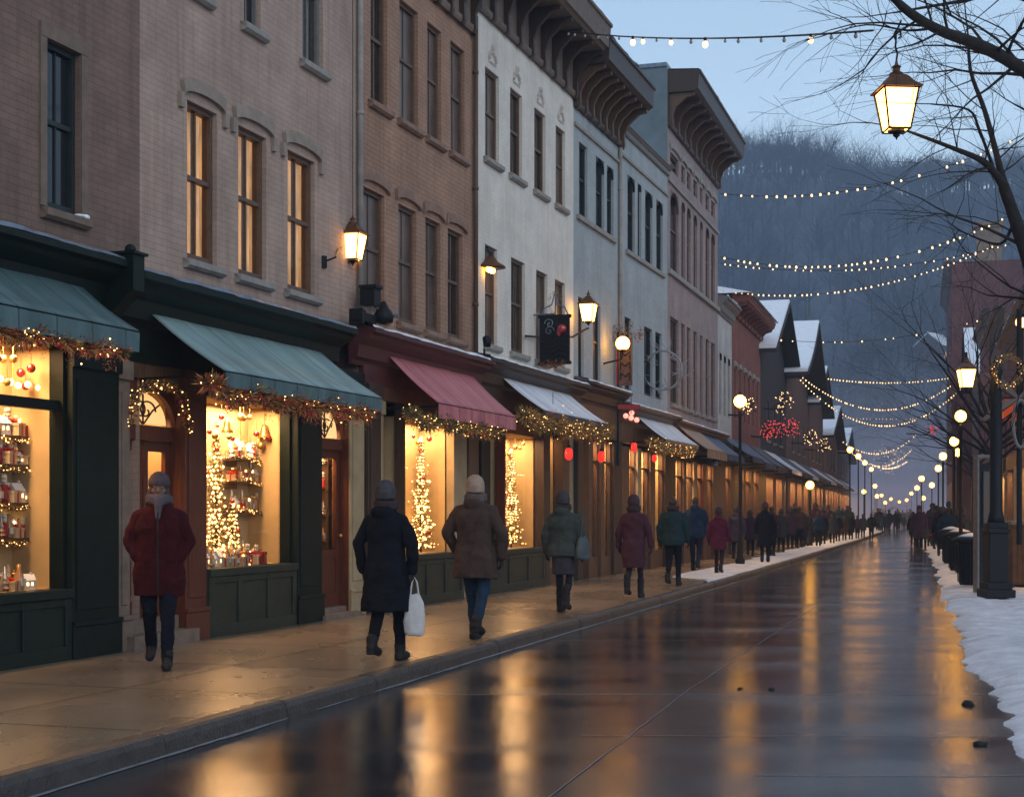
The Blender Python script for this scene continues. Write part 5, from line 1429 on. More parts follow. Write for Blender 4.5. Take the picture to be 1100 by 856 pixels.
# ---- litter bins, kiosk, cabinet on the right
def bin_(px, py, s, lab):
    p = gnd(px, py, .12); o = empty('litter_bin', (p.x, p.y, .1), .2, lab, 'litter bin', 'litter bins in the snow'); b = MB()
    b.lathe([(.24 * s, 0), (.26 * s, .05), (.27 * s, .8), (.30 * s, .84), (.30 * s, .88)], 20); b.build('bin_body', M['iron'], o, True)
    b = MB()
    for k in range(20):
        a = 2 * PI * k / 20; b.tube([(.275 * s * math.cos(a), .275 * s * math.sin(a), .06), (.285 * s * math.cos(a), .285 * s * math.sin(a), .8)], .012, 4)
    b.build('slats', M['iron'], o)
    b = MB(); b.lathe([(.40 * s, .9), (.40 * s, .93), (.3 * s, .98), (.12 * s, 1.02), (.02, 1.04)], 20); 
    for k in range(3): a = 2.1 * k; b.tube([(.25 * s * math.cos(a), .25 * s * math.sin(a), .84), (.3 * s * math.cos(a), .3 * s * math.sin(a), .93)], .015, 5)
    b.build('lid', M['iron'], o, True)
    b = MB(); b.lathe([(.28 * s, .985), (.2 * s, 1.02), (.05, 1.06)], 14); b.build('snow_cap', M['snow'], o, True)
    return o
bin_(1044, 627, 1.0, 'black slatted litter bin with a wide lid left of the tall post')
bin_(1031, 612, .95, 'second litter bin with a snowy lid standing just beyond the first')
bin_(1022, 604, .9, 'farther dark litter bin half hidden behind the other two')
# pale bollard next to the bin
p = gnd(1050, 629, .12); b = MB(); b.lathe([(.07, 0), (.07, .9), (.05, .94), (.01, .96)], 12); tag(b.build('bollard', M['zinc'], None, True, loc=(p.x + .04, p.y - .35, .1)), 'pale grey bollard standing in front of the slatted litter bin', 'bollard')
# kiosk
Y = 27.5; p = at(1060, 549, Y); o = empty('notice_kiosk', (p.x, Y, .1), .1, 'tall black framed notice board standing behind the black post', 'notice board')
hh = (549 - 492) / 1600 * Y + 1.5; b = MB(); b.box(-.18, .18, -.08, .08, 0, hh - .1); b.build('board', M['iron'], o)
b = MB(); b.box(-.22, -.185, -.1, .1, 0, hh); b.box(.185, .22, -.1, .1, 0, hh); b.box(-.22, .22, -.11, .11, hh, hh + .06); b.build('frame', M['frameg'], o)
b = MB(); b.box(-.13, .13, -.095, -.083, hh * .5, hh - .25); b.build('screen', M['glassd'], o)
# wooden cabinet
p = gnd(1093, 628, .12); o = empty('wooden_cabinet', (p.x + .12, p.y + .1, .08), .1, 'brown wooden cabinet with a pale rounded top at the right edge of the snow', 'cabinet')
b = MB()
for k in range(6): b.box(-.3 + k * .1, -.208 + k * .1, -.25, .25, .05, 1.25)
b.build('body', mat('cabinet_wood', (.17, .09, .05), .6, .3, 5, .2, 30), o); b = MB(); b.box(-.34, .34, -.29, .29, 1.25, 1.33); b.build('top', M['stoneg'], o)
b = MB(); b.box(-.33, .33, -.28, .28, 0, .05); b.build('plinth', M['iron'], o)
# orange sign and round window glow
p = at(1081, 440, 42); o = empty('shop_sign', p, .0, 'small orange and yellow panel sign hung over the right hand pavement', 'sign')
b = MB(); b.box(-.42, -.08, -.03, .03, -.25, .25); b.build('panel', mat('orange_panel', (.75, .18, .03), .5, emit=(1, .25, .04), es=.25, sample=False), o)
b = MB(); b.box(-.05, .35, -.03, .03, -.3, .3); b.build('panel', mat('red_orange_panel', (.6, .09, .03), .5, emit=(1, .12, .03), es=.25, sample=False), o)
b = MB(); b.tube([(-.45, 0, .33), (1.4, .1, .33)], .02, 6); b.build('bracket', M['iron'], o)
p = at(1094, 428, 26.5); o = empty('ribbon_bow', p, 0, 'big dusky ribbon bow and loop tied at the right edge', 'bow')
b = MB()
for a0 in (.6, 2.4, 3.6, 5.6):
    b.tube([(0, 0, 0), (.35 * math.cos(a0), .05, .35 * math.sin(a0)), (.75 * math.cos(a0 + .1), .0, .75 * math.sin(a0 + .1))], [.03, .10, .03], 5)
b.build('ribbon', mat('dusky_ribbon', (.12, .09, .08), .6), o)
b = MB(); b.tube([(.02 + .13 * math.sin(2 * PI * k / 20), -.05, -.45 + .42 * math.cos(2 * PI * k / 20)) for k in range(21)], .03, 6); b.build('loop', M['frameg'], o)
b = MB(); b.tube([(.05, .1, -2.6), (.05, .1, 1.6)], .05, 8); b.build('pole', M['iron'], o)

# ------------------------------------------------------------------ string lights across the street
BULB = MB(); BULB.ball((0, 0, 0), 1, 8, 1.25); BULBM = BULB.mesh('bulb', M['bulbw'], True); BULBU = BULB.mesh('bulb', M['bulbo'], True)
SOCK = MB(); SOCK.lathe([(.35, .9), (.5, 1.1), (.5, 2.2), (.2, 2.4)], 6); SOCKM = SOCK.mesh('socket', M['iron'])
def strlights(lab, A, B, sag, n, r, lit=1.0, rng=R, socks=False, mid=None, wr=.01):
    A, B = Vector(A), Vector(B); o = empty('string_lights', A, 0, lab, 'string lights', 'light strings across the street')
    P = lambda t: (B - A) * t - Vector((0, 0, 4 * sag * t * (1 - t)))
    b = MB(); b.tube([P(k / 40) for k in range(41)], wr, 4); b.build('wire', M['iron'], o)
    for k in range(n):
        t = (k + .5 + rng.uniform(-.2, .2)) / n; q = P(t); on = rng.random() < lit
        bb = bpy.data.objects.new('bulb', BULBM if on else BULBU); link(bb, o); rr = r * rng.uniform(.8, 1.15) * (1 if on else .55)
        bb.location = q - Vector((0, 0, rr * 2.0 if socks else rr * .6)); bb.scale = (rr,) * 3
        if socks: s = bpy.data.objects.new('socket', SOCKM); link(s, bb)
def WP(px, py, Y=None, d=.3):
    w = wallpt(px); return at(px, py, w.y - .1)
strlights('nearest wire with few big lit bulbs from the white building roof to the near tree', at(604, 33, 29.5), at(938, 33, 16.2), .12, 19, .042, .2, socks=True, wr=.012)
strlights('long upper string of bulbs crossing before the hill top', at(774, 208, 47.5), at(1100, 145, 46), .7, 34, .034, .8)
strlights('double height string with a dark tangle crossing in the middle of the hill', at(774, 276, 48), at(1095, 226, 47), .9, 44, .032, .7)
strlights('thin short string just under the dark tangled one', at(774, 283, 49), at(1085, 262, 48), .5, 40, .022, .7)
strlights('dotted string sagging below the two thin ones', at(777, 313, 51), at(1070, 263, 50), .7, 50, .026, .9)
strlights('faint string level with the pointed gable', at(812, 362, 60), at(1055, 343, 60), .5, 22, .028, .5)
strlights('straight bright string above the snowy broad roof', at(878, 405, 86), at(1020, 406, 88), .3, 44, .034, .9)
strlights('upper swag of the pair sagging from the broad snowy roof', at(858, 402, 76), at(1045, 395, 78), 2.0, 64, .032, .9)
strlights('lower swag of the pair sagging from the broad snowy roof', at(858, 406, 75), at(1050, 398, 76), 2.6, 64, .032, .9)
strlights('thin distant string straight across under the swags', at(893, 448, 105), at(1000, 449, 107), .1, 30, .022, .8)
strlights('far swag of tiny lights near the street end', at(905, 474, 112), at(985, 466, 114), 1.2, 30, .04, .9)
strlights('farthest low swag of tiny lights', at(915, 486, 135), at(980, 482, 137), 1.4, 34, .045, .9)
strlights('tight bundle of lights low over the far crowd', at(935, 498, 150), at(975, 495, 150), .6, 26, .06, .9)
# ------------------------------------------------------------------ people
def cap(mb, p0, p1, r0, r1, n=10):
    p0, p1 = Vector(p0), Vector(p1); d = (p1 - p0); L = d.length; d = d.normalized() if L > 1e-6 else Vector((0, 0, 1))
    pts, rad = [], []
    for k in range(4):
        a = PI / 2 * k / 3; pts.append(p0 - d * r0 * math.cos(a) * .98); rad.append(max(.001, r0 * math.sin(a)))
    for k in range(1, 4): t = k / 4; pts.append(p0.lerp(p1, t)); rad.append(r0 + (r1 - r0) * t)
    for k in range(4):
        a = PI / 2 * (3 - k) / 3; pts.append(p1 + d * r1 * math.cos(a) * .98); rad.append(max(.001, r1 * math.sin(a)))
    mb.tube(pts, rad, n)
def ell(mb, c, r, n=14):
    i = len(mb.v); m = n // 2 + 2
    mb.lathe([(max(1e-3, math.sin(PI * k / m)), -math.cos(PI * k / m)) for k in range(m + 1)], n)
    for k in range(i, len(mb.v)):
        v = mb.v[k]; mb.v[k] = (c[0] + v[0] * r[0], c[1] + v[1] * r[1], c[2] + v[2] * r[2])
def rings(mb, rs, n=20, pw=2.4):
    """rs: (z, rx, ry, cx, cy)"""
    i = len(mb.v)
    for z, rx, ry, cx, cy in rs:
        for j in range(n):
            t = 2 * PI * j / n; c, s = math.cos(t), math.sin(t)
            mb.v.append((cx + rx * math.copysign(abs(c) ** (2 / pw), c), cy + ry * math.copysign(abs(s) ** (2 / pw), s), z))
    for k in range(len(rs) - 1):
        for j in range(n):
            q = (j + 1) % n; a = i + k * n; mb.f.append((a + j, a + q, a + n + q, a + n + j)); mb.m.append(0)
    mb.f.append(tuple(i + j for j in reversed(range(n)))); mb.m.append(0)
    e = i + (len(rs) - 1) * n; mb.f.append(tuple(e + j for j in range(n))); mb.m.append(0)
def fuse(mb, name, m, parent, voxel, smooth=6, wr=0.0, ws=(8, 8, 3), seed=0):
    me = mb.mesh('tmp', m); o = bpy.data.objects.new('tmp', me); C.objects.link(o)
    md = o.modifiers.new('r', 'REMESH'); md.mode = 'VOXEL'; md.voxel_size = voxel
    if smooth: s = o.modifiers.new('s', 'SMOOTH'); s.iterations = smooth; s.factor = .5
    dg = bpy.context.evaluated_depsgraph_get(); dg.update()
    em = bpy.data.meshes.new_from_object(o.evaluated_get(dg)); bpy.data.objects.remove(o); bpy.data.meshes.remove(me)
    em.name = name; em.materials.clear(); em.materials.append(m)
    nv = len(em.vertices)
    if wr and nv:
        co = np.empty(nv * 3, 'f'); em.vertices.foreach_get('co', co); no = np.empty(nv * 3, 'f'); em.vertices.foreach_get('normal', no)
        co = co.reshape(-1, 3); no = no.reshape(-1, 3)
        for k in range(nv):
            x, y, z = co[k]; q = noise.noise((x * ws[0] + seed, y * ws[1], z * ws[2])) + .5 * noise.noise((x * ws[0] * 2.3, y * ws[1] * 2.3 + seed, z * ws[2] * 2.6)) - .3 * abs(noise.noise((x * 5, y * 5 + seed, z * 14))); q = max(q, -.3)
            co[k] += no[k] * q * wr
        em.vertices.foreach_set('co', co.ravel())
    em.polygons.foreach_set('use_smooth', [True] * len(em.polygons)); em.update()
    ob = bpy.data.objects.new(name, em); link(ob, parent); return ob

CL = {}
def cloth(name, c, rough=.9): return mat(name, c, rough, .25, 10, .35, 70, spec=.1)
SKIN = mat('skin', (.17, .095, .068), .75, spec=.1)
def person(label, loc, heading, h, st, vox=.014, group='people walking in the street'):
    """st: coat (len z, colour), flare, legs colour, hat, scarf, stride, arms"""
    root = empty('person', loc, heading, label, 'person', group); root.scale = (h / 1.72,) * 3
    sd = st.get('seed', 1); stride = st.get('stride', .16); bulk = st.get('bulk', 1.0); hem = st['hem']; flare = st.get('flare', 1.0)
    # joints: facing +Y
    hips = [Vector((sx * .09, 0, .90)) for sx in (-1, 1)]
    fw = st.get('lead', 1)
    ank = [Vector((-.085, -fw * stride * .5, .09 + (stride * .26 if fw > 0 else 0))), Vector((.085, fw * stride * .5, .09 + (stride * .26 if fw < 0 else 0)))]
    kne = [a.lerp(b, .5) + Vector((0, .04 + (.06 if b.z > .1 else 0), .01)) for a, b in zip(hips, ank)]
    sh = [Vector((sx * .168 * bulk ** .5, -.01, 1.385)) for sx in (-1, 1)]
    arms = st.get('arms', [((-.27, -.03, 1.14), (-.28, .06, .90)), ((.27, -.01, 1.14), (.29, .03, .90))])
    elb = [Vector(a[0]) for a in arms]; wri = [Vector(a[1]) for a in arms]
    # ---- body (one continuous figure)
    lw0 = st.get('legw', 1.0) * .93
    b = MB()
    rings(b, [(.86, .15, .10, 0, 0), (.98, .155, .10, 0, 0), (1.12, .13, .09, 0, 0), (1.3, .155, .10, 0, 0), (1.42, .165, .08, 0, -.005), (1.46, .09, .06, 0, -.005)], 16)
    cap(b, (0, -.01, 1.42), (0, .005, 1.56), .056, .052)
    for k in (0, 1):
        cap(b, hips[k], kne[k], .08 * lw0, .052 * lw0); cap(b, kne[k], ank[k], .048 * lw0, .034 * lw0); cap(b, ank[k] + Vector((0, -.02, -.03)), ank[k] + Vector((0, .13, -.055)), .034, .026)
        cap(b, sh[k], elb[k], .048, .038); cap(b, elb[k], wri[k], .036, .026)
        d = (wri[k] - elb[k]).normalized(); sgn = (-1, 1)[k]
        inn = Vector((-sgn, 0, 0)); fwd = Vector((0, 1, 0)) - d * d.y; fwd.normalize()
        pc = wri[k] + d * .05
        for q in (-.022, 0, .022): cap(b, wri[k] + d * .015 + fwd * q * .6, wri[k] + d * .085 + fwd * q, .015, .014, 8)
        for q, ln in ((-.03, .055), (-.01, .075), (.011, .08), (.031, .068)):       # four fingers, curled inwards
            a0 = wri[k] + d * .085 + fwd * q; a1 = a0 + d * ln * .5 + inn * .008; a2 = a1 + d * ln * .38 + inn * ln * .4
            cap(b, a0, a1, .0095, .009, 7); cap(b, a1, a2, .0088, .0075, 7)
        t0 = wri[k] + d * .03 + fwd * .03; t1 = t0 + d * .03 + fwd * .022 + inn * .01; cap(b, t0, t1, .012, .011, 7); cap(b, t1, t1 + d * .032 + fwd * .006 + inn * .008, .010, .008, 7)
    hz = 1.63
    ell(b, (0, -.005, hz + .012), (.074, .092, .100)); ell(b, (0, .03, hz - .055), (.052, .058, .055))        # skull, jaw
    cap(b, (0, .086, hz + .012), (0, .108, hz - .022), .011, .015, 8); cap(b, (-.035, .074, hz + .028), (.035, .074, hz + .028), .017, .017, 8)
    cap(b, (-.02, .086, hz - .05), (.02, .086, hz - .05), .009, .009, 7); ell(b, (0, .07, hz - .085), (.022, .02, .018), 8)
    for sx in (-1, 1): ell(b, (sx * .077, -.005, hz), (.012, .022, .032), 8); ell(b, (sx * .036, .062, hz - .018), (.032, .026, .03), 10)
    GL = MB()
    for k in (0, 1):
        d = (wri[k] - elb[k]).normalized(); sgn = (-1, 1)[k]; inn = Vector((-sgn, 0, 0)); fwd = (Vector((0, 1, 0)) - d * d.y).normalized(); g_ = .0035
        cap(GL, wri[k] - d * .03, wri[k] + d * .01, .032, .03, 8)
        for q in (-.022, 0, .022): cap(GL, wri[k] + d * .01 + fwd * q * .6, wri[k] + d * .085 + fwd * q, .015 + g_, .014 + g_, 8)
        for q, ln in ((-.033, .055), (-.011, .075), (.012, .08), (.034, .068)):
            a0 = wri[k] + d * .085 + fwd * q; a1 = a0 + d * ln * .5 + inn * .008; a2 = a1 + d * ln * .38 + inn * ln * .4
            cap(GL, a0, a1, .0095 + g_, .009 + g_, 7); cap(GL, a1, a2, .0088 + g_, .0075 + g_, 7)
        t0 = wri[k] + d * .03 + fwd * .03; t1 = t0 + d * .03 + fwd * .026 + inn * .01; cap(GL, t0, t1, .012 + g_, .011 + g_, 7); cap(GL, t1, t1 + d * .032 + fwd * .006 + inn * .008, .010 + g_, .008 + g_, 7)
    fuse(GL, 'gloves', M['glove'], root, .009 if vox < .015 else .014, 1)
    fuse(b, 'body', SKIN, root, min(vox, .0085) if vox < .02 else .014, 2)
    if st.get('face'):
        e = MB()
        for sx in (-1, 1): e.ball((sx * .031, .084, hz + .006), .0065, 8)
        e.build('eyes', mat('eye', (.03, .02, .015), .2), root, True)
        e = MB(); e.tube([(-.022, .0965, hz - .05), (0, .099, hz - .052), (.022, .0965, hz - .05)], .0045, 6); e.build('lips', mat('lips', (.25, .09, .08), .5), root, True)
    # ---- trousers or tights
    b = MB(); lw = st.get('legw', 1.0)
    rings(b, [(.80, .155, .115, 0, 0), (.9, .165, .12, 0, 0), (1.0, .15, .11, 0, 0)], 16)
    for k in (0, 1):
        cap(b, hips[k] - Vector((0, 0, .02)), kne[k], .098 * lw, .072 * lw); cap(b, kne[k], ank[k] + Vector((0, 0, .02)), .070 * lw, .053 * lw)
    fuse(b, 'trousers', cloth(*st['legs']), root, vox, 3, .012, (7, 7, 9), sd)
    # ---- boots
    for k in (0, 1):
        b = MB(); a = ank[k]; lift = a.z - .09
        sl = lift * .55
        cap(b, a + Vector((0, -.005, .10 if st.get('tall') else .06)), a + Vector((0, -.01, -.02)), .06, .052)
        cap(b, a + Vector((0, -.035, -.045 + sl * .6)), a + Vector((0, .15, -.052 - sl * .6)), .050, .044); cap(b, a + Vector((0, .02, -.01)), a + Vector((0, .12, -.045 - sl * .4)), .042, .03)
        b.box(a.x - .035, a.x + .035, a.y - .075, a.y - .02, a.z - .088, a.z - .05)
        if st.get('tall'): cap(b, a + Vector((0, 0, .22)), a, .062, .054)
        fuse(b, 'boot', M['boot'], root, .011, 2)
    # ---- coat
    b = MB(); w = bulk; F_ = flare
    top = [(1.02, .185 * w, .135 * w, 0, 0), (1.15, .18 * w, .135 * w, 0, 0), (1.28, .188 * w, .14 * w, 0, -.005), (1.36, .185 * w, .13 * w, 0, -.012), (1.42, .155 * w, .105 * w, 0, -.015), (1.47, .11 * w, .09, 0, -.01), (1.53, .078, .078, 0, -.005)]
    low = []; n = 5
    for k in range(n): t = k / n; z = hem + (1.02 - hem) * t; s = 1 + (F_ - 1) * (1 - t) + .06 * math.sin(t * 3); low.append((z, .19 * w * s, .14 * w * s, 0, -.01 * (1 - t)))
    rings(b, low + top, 24)
    for k in (0, 1):
        cap(b, sh[k], elb[k], .069 * w, .062 * w); e2 = elb[k].lerp(wri[k], 1.02); cap(b, elb[k], e2, .061 * w, .052 * w)
        cap(b, sh[k], sh[k].lerp(Vector((0, -.01, 1.46)), .65), .069 * w, .06)
    if st.get('hood', True):
        ell(b, (0, -.085, 1.475), (.12, .075, .085)); ell(b, (0, -.02, 1.525), (.10, .088, .055))
    else:
        ell(b, (0, -.01, 1.53), (.09, .085, .045))
    co = fuse(b, 'coat', cloth(*st['coat']), root, vox, 4, .021, (6, 6, 5), sd)
    if st.get('seam'):
        s = MB(); yb = -.14 * w
        s.tube([(0, yb * 1.06, hem + .3), (0, yb * 1.12, hem + .01)], .006, 5); s.build('back_vent', M['boot'], root)
    if st.get('zip'):
        s = MB(); s.tube([(0, .15 * w, hem + .03), (0, .158 * w, .95), (0, .15 * w, 1.1), (0, .155 * w, 1.28), (0, .135 * w, 1.42)], .008, 6); s.build('zip', M['boot'], root)
        s = MB()
        for sx in (-1, 1): s.box(sx * .12 - .05, sx * .12 + .05, .128 * w, .158 * w, .98, 1.0)
        s.build('pocket_flap', cloth(*st['coat']), root)
    if st.get('skirt'):
        b = MB(); rings(b, [(st['skirt'][0], .165, .125, 0, 0), (.8, .17, .13, 0, 0), (.98, .16, .12, 0, 0)], 20); fuse(b, 'skirt', cloth(*st['skirt'][1]), root, vox, 3, .01, (9, 9, 2), sd)
    # ---- hat, scarf, hair
    if st.get('hat'):
        b = MB(); ell(b, (0, -.018, hz + .058), (.100, .114, .108)); 
        if st.get('face'): rings(b, [(hz + .034, .094, .11, 0, -.010), (hz + .04, .101, .117, 0, -.012), (hz + .08, .10, .116, 0, -.012)], 20, 2.0); ell(b, (0, -.06, hz - .01), (.085, .06, .07))
        else: rings(b, [(hz - .035, .094, .108, 0, -.022), (hz - .03, .102, .116, 0, -.022), (hz + .045, .106, .12, 0, -.022), (hz + .05, .098, .112, 0, -.022)], 20, 2.0)
        if st.get('pom'): ell(b, (0, -.02, hz + .17), (.03, .03, .03), 8)
        fuse(b, 'hat', cloth(*st['hat']), root, .012, 2, .004, (30, 30, 30), sd)
    if st.get('hair'):
        b = MB(); ell(b, (0, -.02, hz + .03), (.083, .095, .098))
        if st['hair'][0] == 'long': 
            ell(b, (0, -.055, hz - .07), (.085, .06, .13))
            if st.get('face'): ell(b, (.075, .02, hz - .09), (.03, .04, .12)); ell(b, (-.075, .02, hz - .09), (.03, .04, .12))
        fuse(b, 'hair', mat('hair_' + st['hair'][1], (.035, .022, .015), .6, .3, 40), root, .012, 2, .006, (30, 30, 6), sd)
    if st.get('scarf'):
        b = MB(); 
        for k in range(2): 
            pts = [(.095 * math.cos(a), -.005 + .095 * math.sin(a), (1.515 if st.get('face') else 1.525) + .035 * k + .01 * math.sin(a * 3 + k)) for a in [2 * PI * j / 16 for j in range(17)]]
            b.tube(pts, .034, 8)
        if st.get('face'):
            cap(b, (0, .08, 1.535), (.0, .135, 1.37), .052, .022); cap(b, (-.055, .058, 1.545), (.055, .058, 1.545), .045, .045)
        fuse(b, 'scarf', cloth(*st['scarf']), root, .011, 2, .008, (20, 20, 20), sd)
    return root
M['glove'] = mat('dark_gloves', (.02, .016, .016), .85)
M['boot'] = mat('boot_leather', (.012, .010, .010), .7, .2, 20, .2, 50)
def feet(px, py, z=PZ): return gnd(px, py, z)
def hgt(py_feet, py_top, z=PZ):
    Y = (CAMZ - z) * F / (py_feet - HY); return (py_feet - py_top) / F * Y
H0 = math.atan2(-.34, 1)      # heading along the street
P = []
def put(lab, px, fy, ty, st, vox, head=H0, z=PZ):
    p = feet(px, fy, z); h = hgt(fy, ty, z); return person(lab, p, head, h, st, vox), p, h
put('person in a dark red coat, grey hat and scarf walking towards the viewer', 171, 717, 515,
    dict(coat=('dark_red_wool', (.036, .0045, .006)), hem=.66, flare=1.12, bulk=1.08, legs=('near_black_trousers', (.007, .008, .014)), hat=('grey_knit', (.07, .052, .06)), scarf=('grey_scarf', (.085, .068, .08)), hair=('long', 'dark'),
         face=True, zip=True, hood=False, stride=.34, lead=-1, seed=3, arms=[((-.27, -.05, 1.15), (-.15, .03, .97)), ((.27, -.05, 1.15), (.15, .03, .97))]), .0105, PI + .15)
r2, p2, h2 = put('person in a long black coat and dark knit hat carrying a white bag', 415, 710, 523,
    dict(coat=('black_wool', (.007, .008, .012)), hem=.50, flare=1.22, bulk=1.06, legs=('black_trousers', (.008, .008, .012)), hat=('charcoal_knit', (.055, .05, .055)), scarf=('dark_scarf', (.04, .028, .03)), hood=True, stride=.30, seed=7, seam=True, legw=1.0,
         arms=[((-.29, -.03, 1.16), (-.27, .05, .90)), ((.29, -.03, 1.16), (.275, .02, .90))]), .0105)
put('person in a brown hooded coat, pale knit hat and blue jeans walking away', 511, 688, 517,
    dict(coat=('brown_canvas_coat', (.055, .036, .030)), hem=.68, flare=1.08, bulk=1.16, legs=('blue_jeans', (.016, .034, .062)), hat=('beige_knit', (.30, .215, .17)), pom=False, scarf=('brown_scarf', (.10, .075, .07)), hood=True, stride=.38, lead=-1, seed=11, seam=True,
         arms=[((-.31, -.04, 1.17), (-.27, .10, .98)), ((.31, -.04, 1.16), (.29, .02, .92))]), .0105)
r4, p4, h4 = put('person in a grey green padded jacket over a dark skirt, bag at the side', 605, 658, 532,
    dict(coat=('grey_green_nylon', (.045, .055, .05)), hem=.83, flare=1.1, bulk=1.12, legs=('dark_tights', (.015, .015, .022)), hat=('dark_grey_knit', (.05, .045, .05)), scarf=('dark_scarf', (.04, .028, .03)), hood=True, stride=.26, lead=-1, seed=17, skirt=(.56, ('slate_skirt', (.04, .037, .05))), tall=True, legw=.8), .013)
put('person in a long maroon coat with a dark hat walking away near the kerb', 681, 642, 535,
    dict(coat=('maroon_wool', (.06, .022, .032)), hem=.52, flare=1.0, bulk=1.04, legs=('maroon_tights', (.03, .014, .02)), hat=('plum_knit', (.05, .03, .04)), scarf=('dark_scarf', (.04, .028, .03)), hood=False, hair=('long', 'dark'), stride=.28, seed=23, tall=True, legw=.8), .013)
put('bareheaded person in a dark teal jacket and black trousers', 723, 629, 536,
    dict(coat=('dark_teal_nylon', (.014, .03, .034)), hem=.80, flare=1.0, bulk=1.15, legs=('black_trousers', (.008, .008, .012)), hair=('short', 'dark'), scarf=('dark_scarf', (.04, .028, .03)), hood=False, stride=.22, seed=29), .016)
put('person in a navy blue jacket just ahead of the teal jacket', 747, 613, 535,
    dict(coat=('navy_nylon', (.012, .026, .055)), hem=.78, flare=1.0, bulk=1.15, legs=('navy_denim_dark', (.012, .014, .028)), hair=('short', 'dark'), hood=True, stride=.28, lead=-1, seed=31), .018)
put('person in a wine red coat stepping forward where the pavement snow begins', 772, 617, 547,
    dict(coat=('wine_red_wool', (.085, .012, .03)), hem=.66, flare=1.0, bulk=1.04, legs=('maroon_tights', (.03, .014, .02)), hat=('plum_knit', (.05, .03, .04)), hood=True, stride=.3, lead=-1, seed=37, legw=.85), .018)
put('person in a purple grey coat walking on the snow edge', 791, 601, 545,
    dict(coat=('purple_grey_wool', (.05, .04, .07)), hem=.6, flare=1.0, bulk=1.12, legs=('black_trousers', (.008, .008, .012)), hat=('dark_grey_knit', (.05, .045, .05)), hood=True, stride=.16, seed=41), .02)
# white bag held by the black coat
def bagmesh(label, p, rz, w, h, m, name='shopping_bag', handle=.28, z0=0, rope=None):
    o = empty(name, p, rz, label, 'bag'); b = MB()
    rings(b, [(0, w * .42, w * .22, 0, 0), (h * .08, w * .5, w * .27, 0, 0), (h * .4, w * .52, w * .26, 0, 0), (h * .75, w * .42, w * .2, 0, 0), (h, w * .26, w * .1, 0, 0)], 20)
    fuse(b, 'bag_body', m, o, .012, 2, .016, (12, 12, 5), 3)
    b = MB()
    for sy in (-1, 1): b.tube([(-w * .2, sy * .02, h * .95), (-w * .12, sy * .02, h + handle * .7), (0, 0, h + handle), (w * .12, sy * .02, h + handle * .7), (w * .2, sy * .02, h * .95)], .008, 6)
    b.build('handle', m, o); return o
s2 = h2 / 1.72
off = Matrix.Rotation(H0, 3, 'Z') @ Vector((.285, .035, 0)) * s2
bz = .79 * s2 - .38 - .14
bagmesh('white cloth shopping bag hanging from the hand of the person in black', (p2.x + off.x, p2.y + off.y, PZ + bz), H0 + .5, .21, .40, mat('white_bag_cloth', (.50, .48, .47), .7, .1, 8), handle=.16)
s4 = h4 / 1.72; off = Matrix.Rotation(H0, 3, 'Z') @ Vector((.30, -.02, 0)) * s4
bagmesh('dark grey shoulder bag at the right side of the grey green jacket', (p4.x + off.x, p4.y + off.y, PZ + .78 * s4), H0 + 1.2, .28, .34, mat('grey_bag', (.06, .075, .08), .6, .2, 8), name='shoulder_bag', handle=.42)

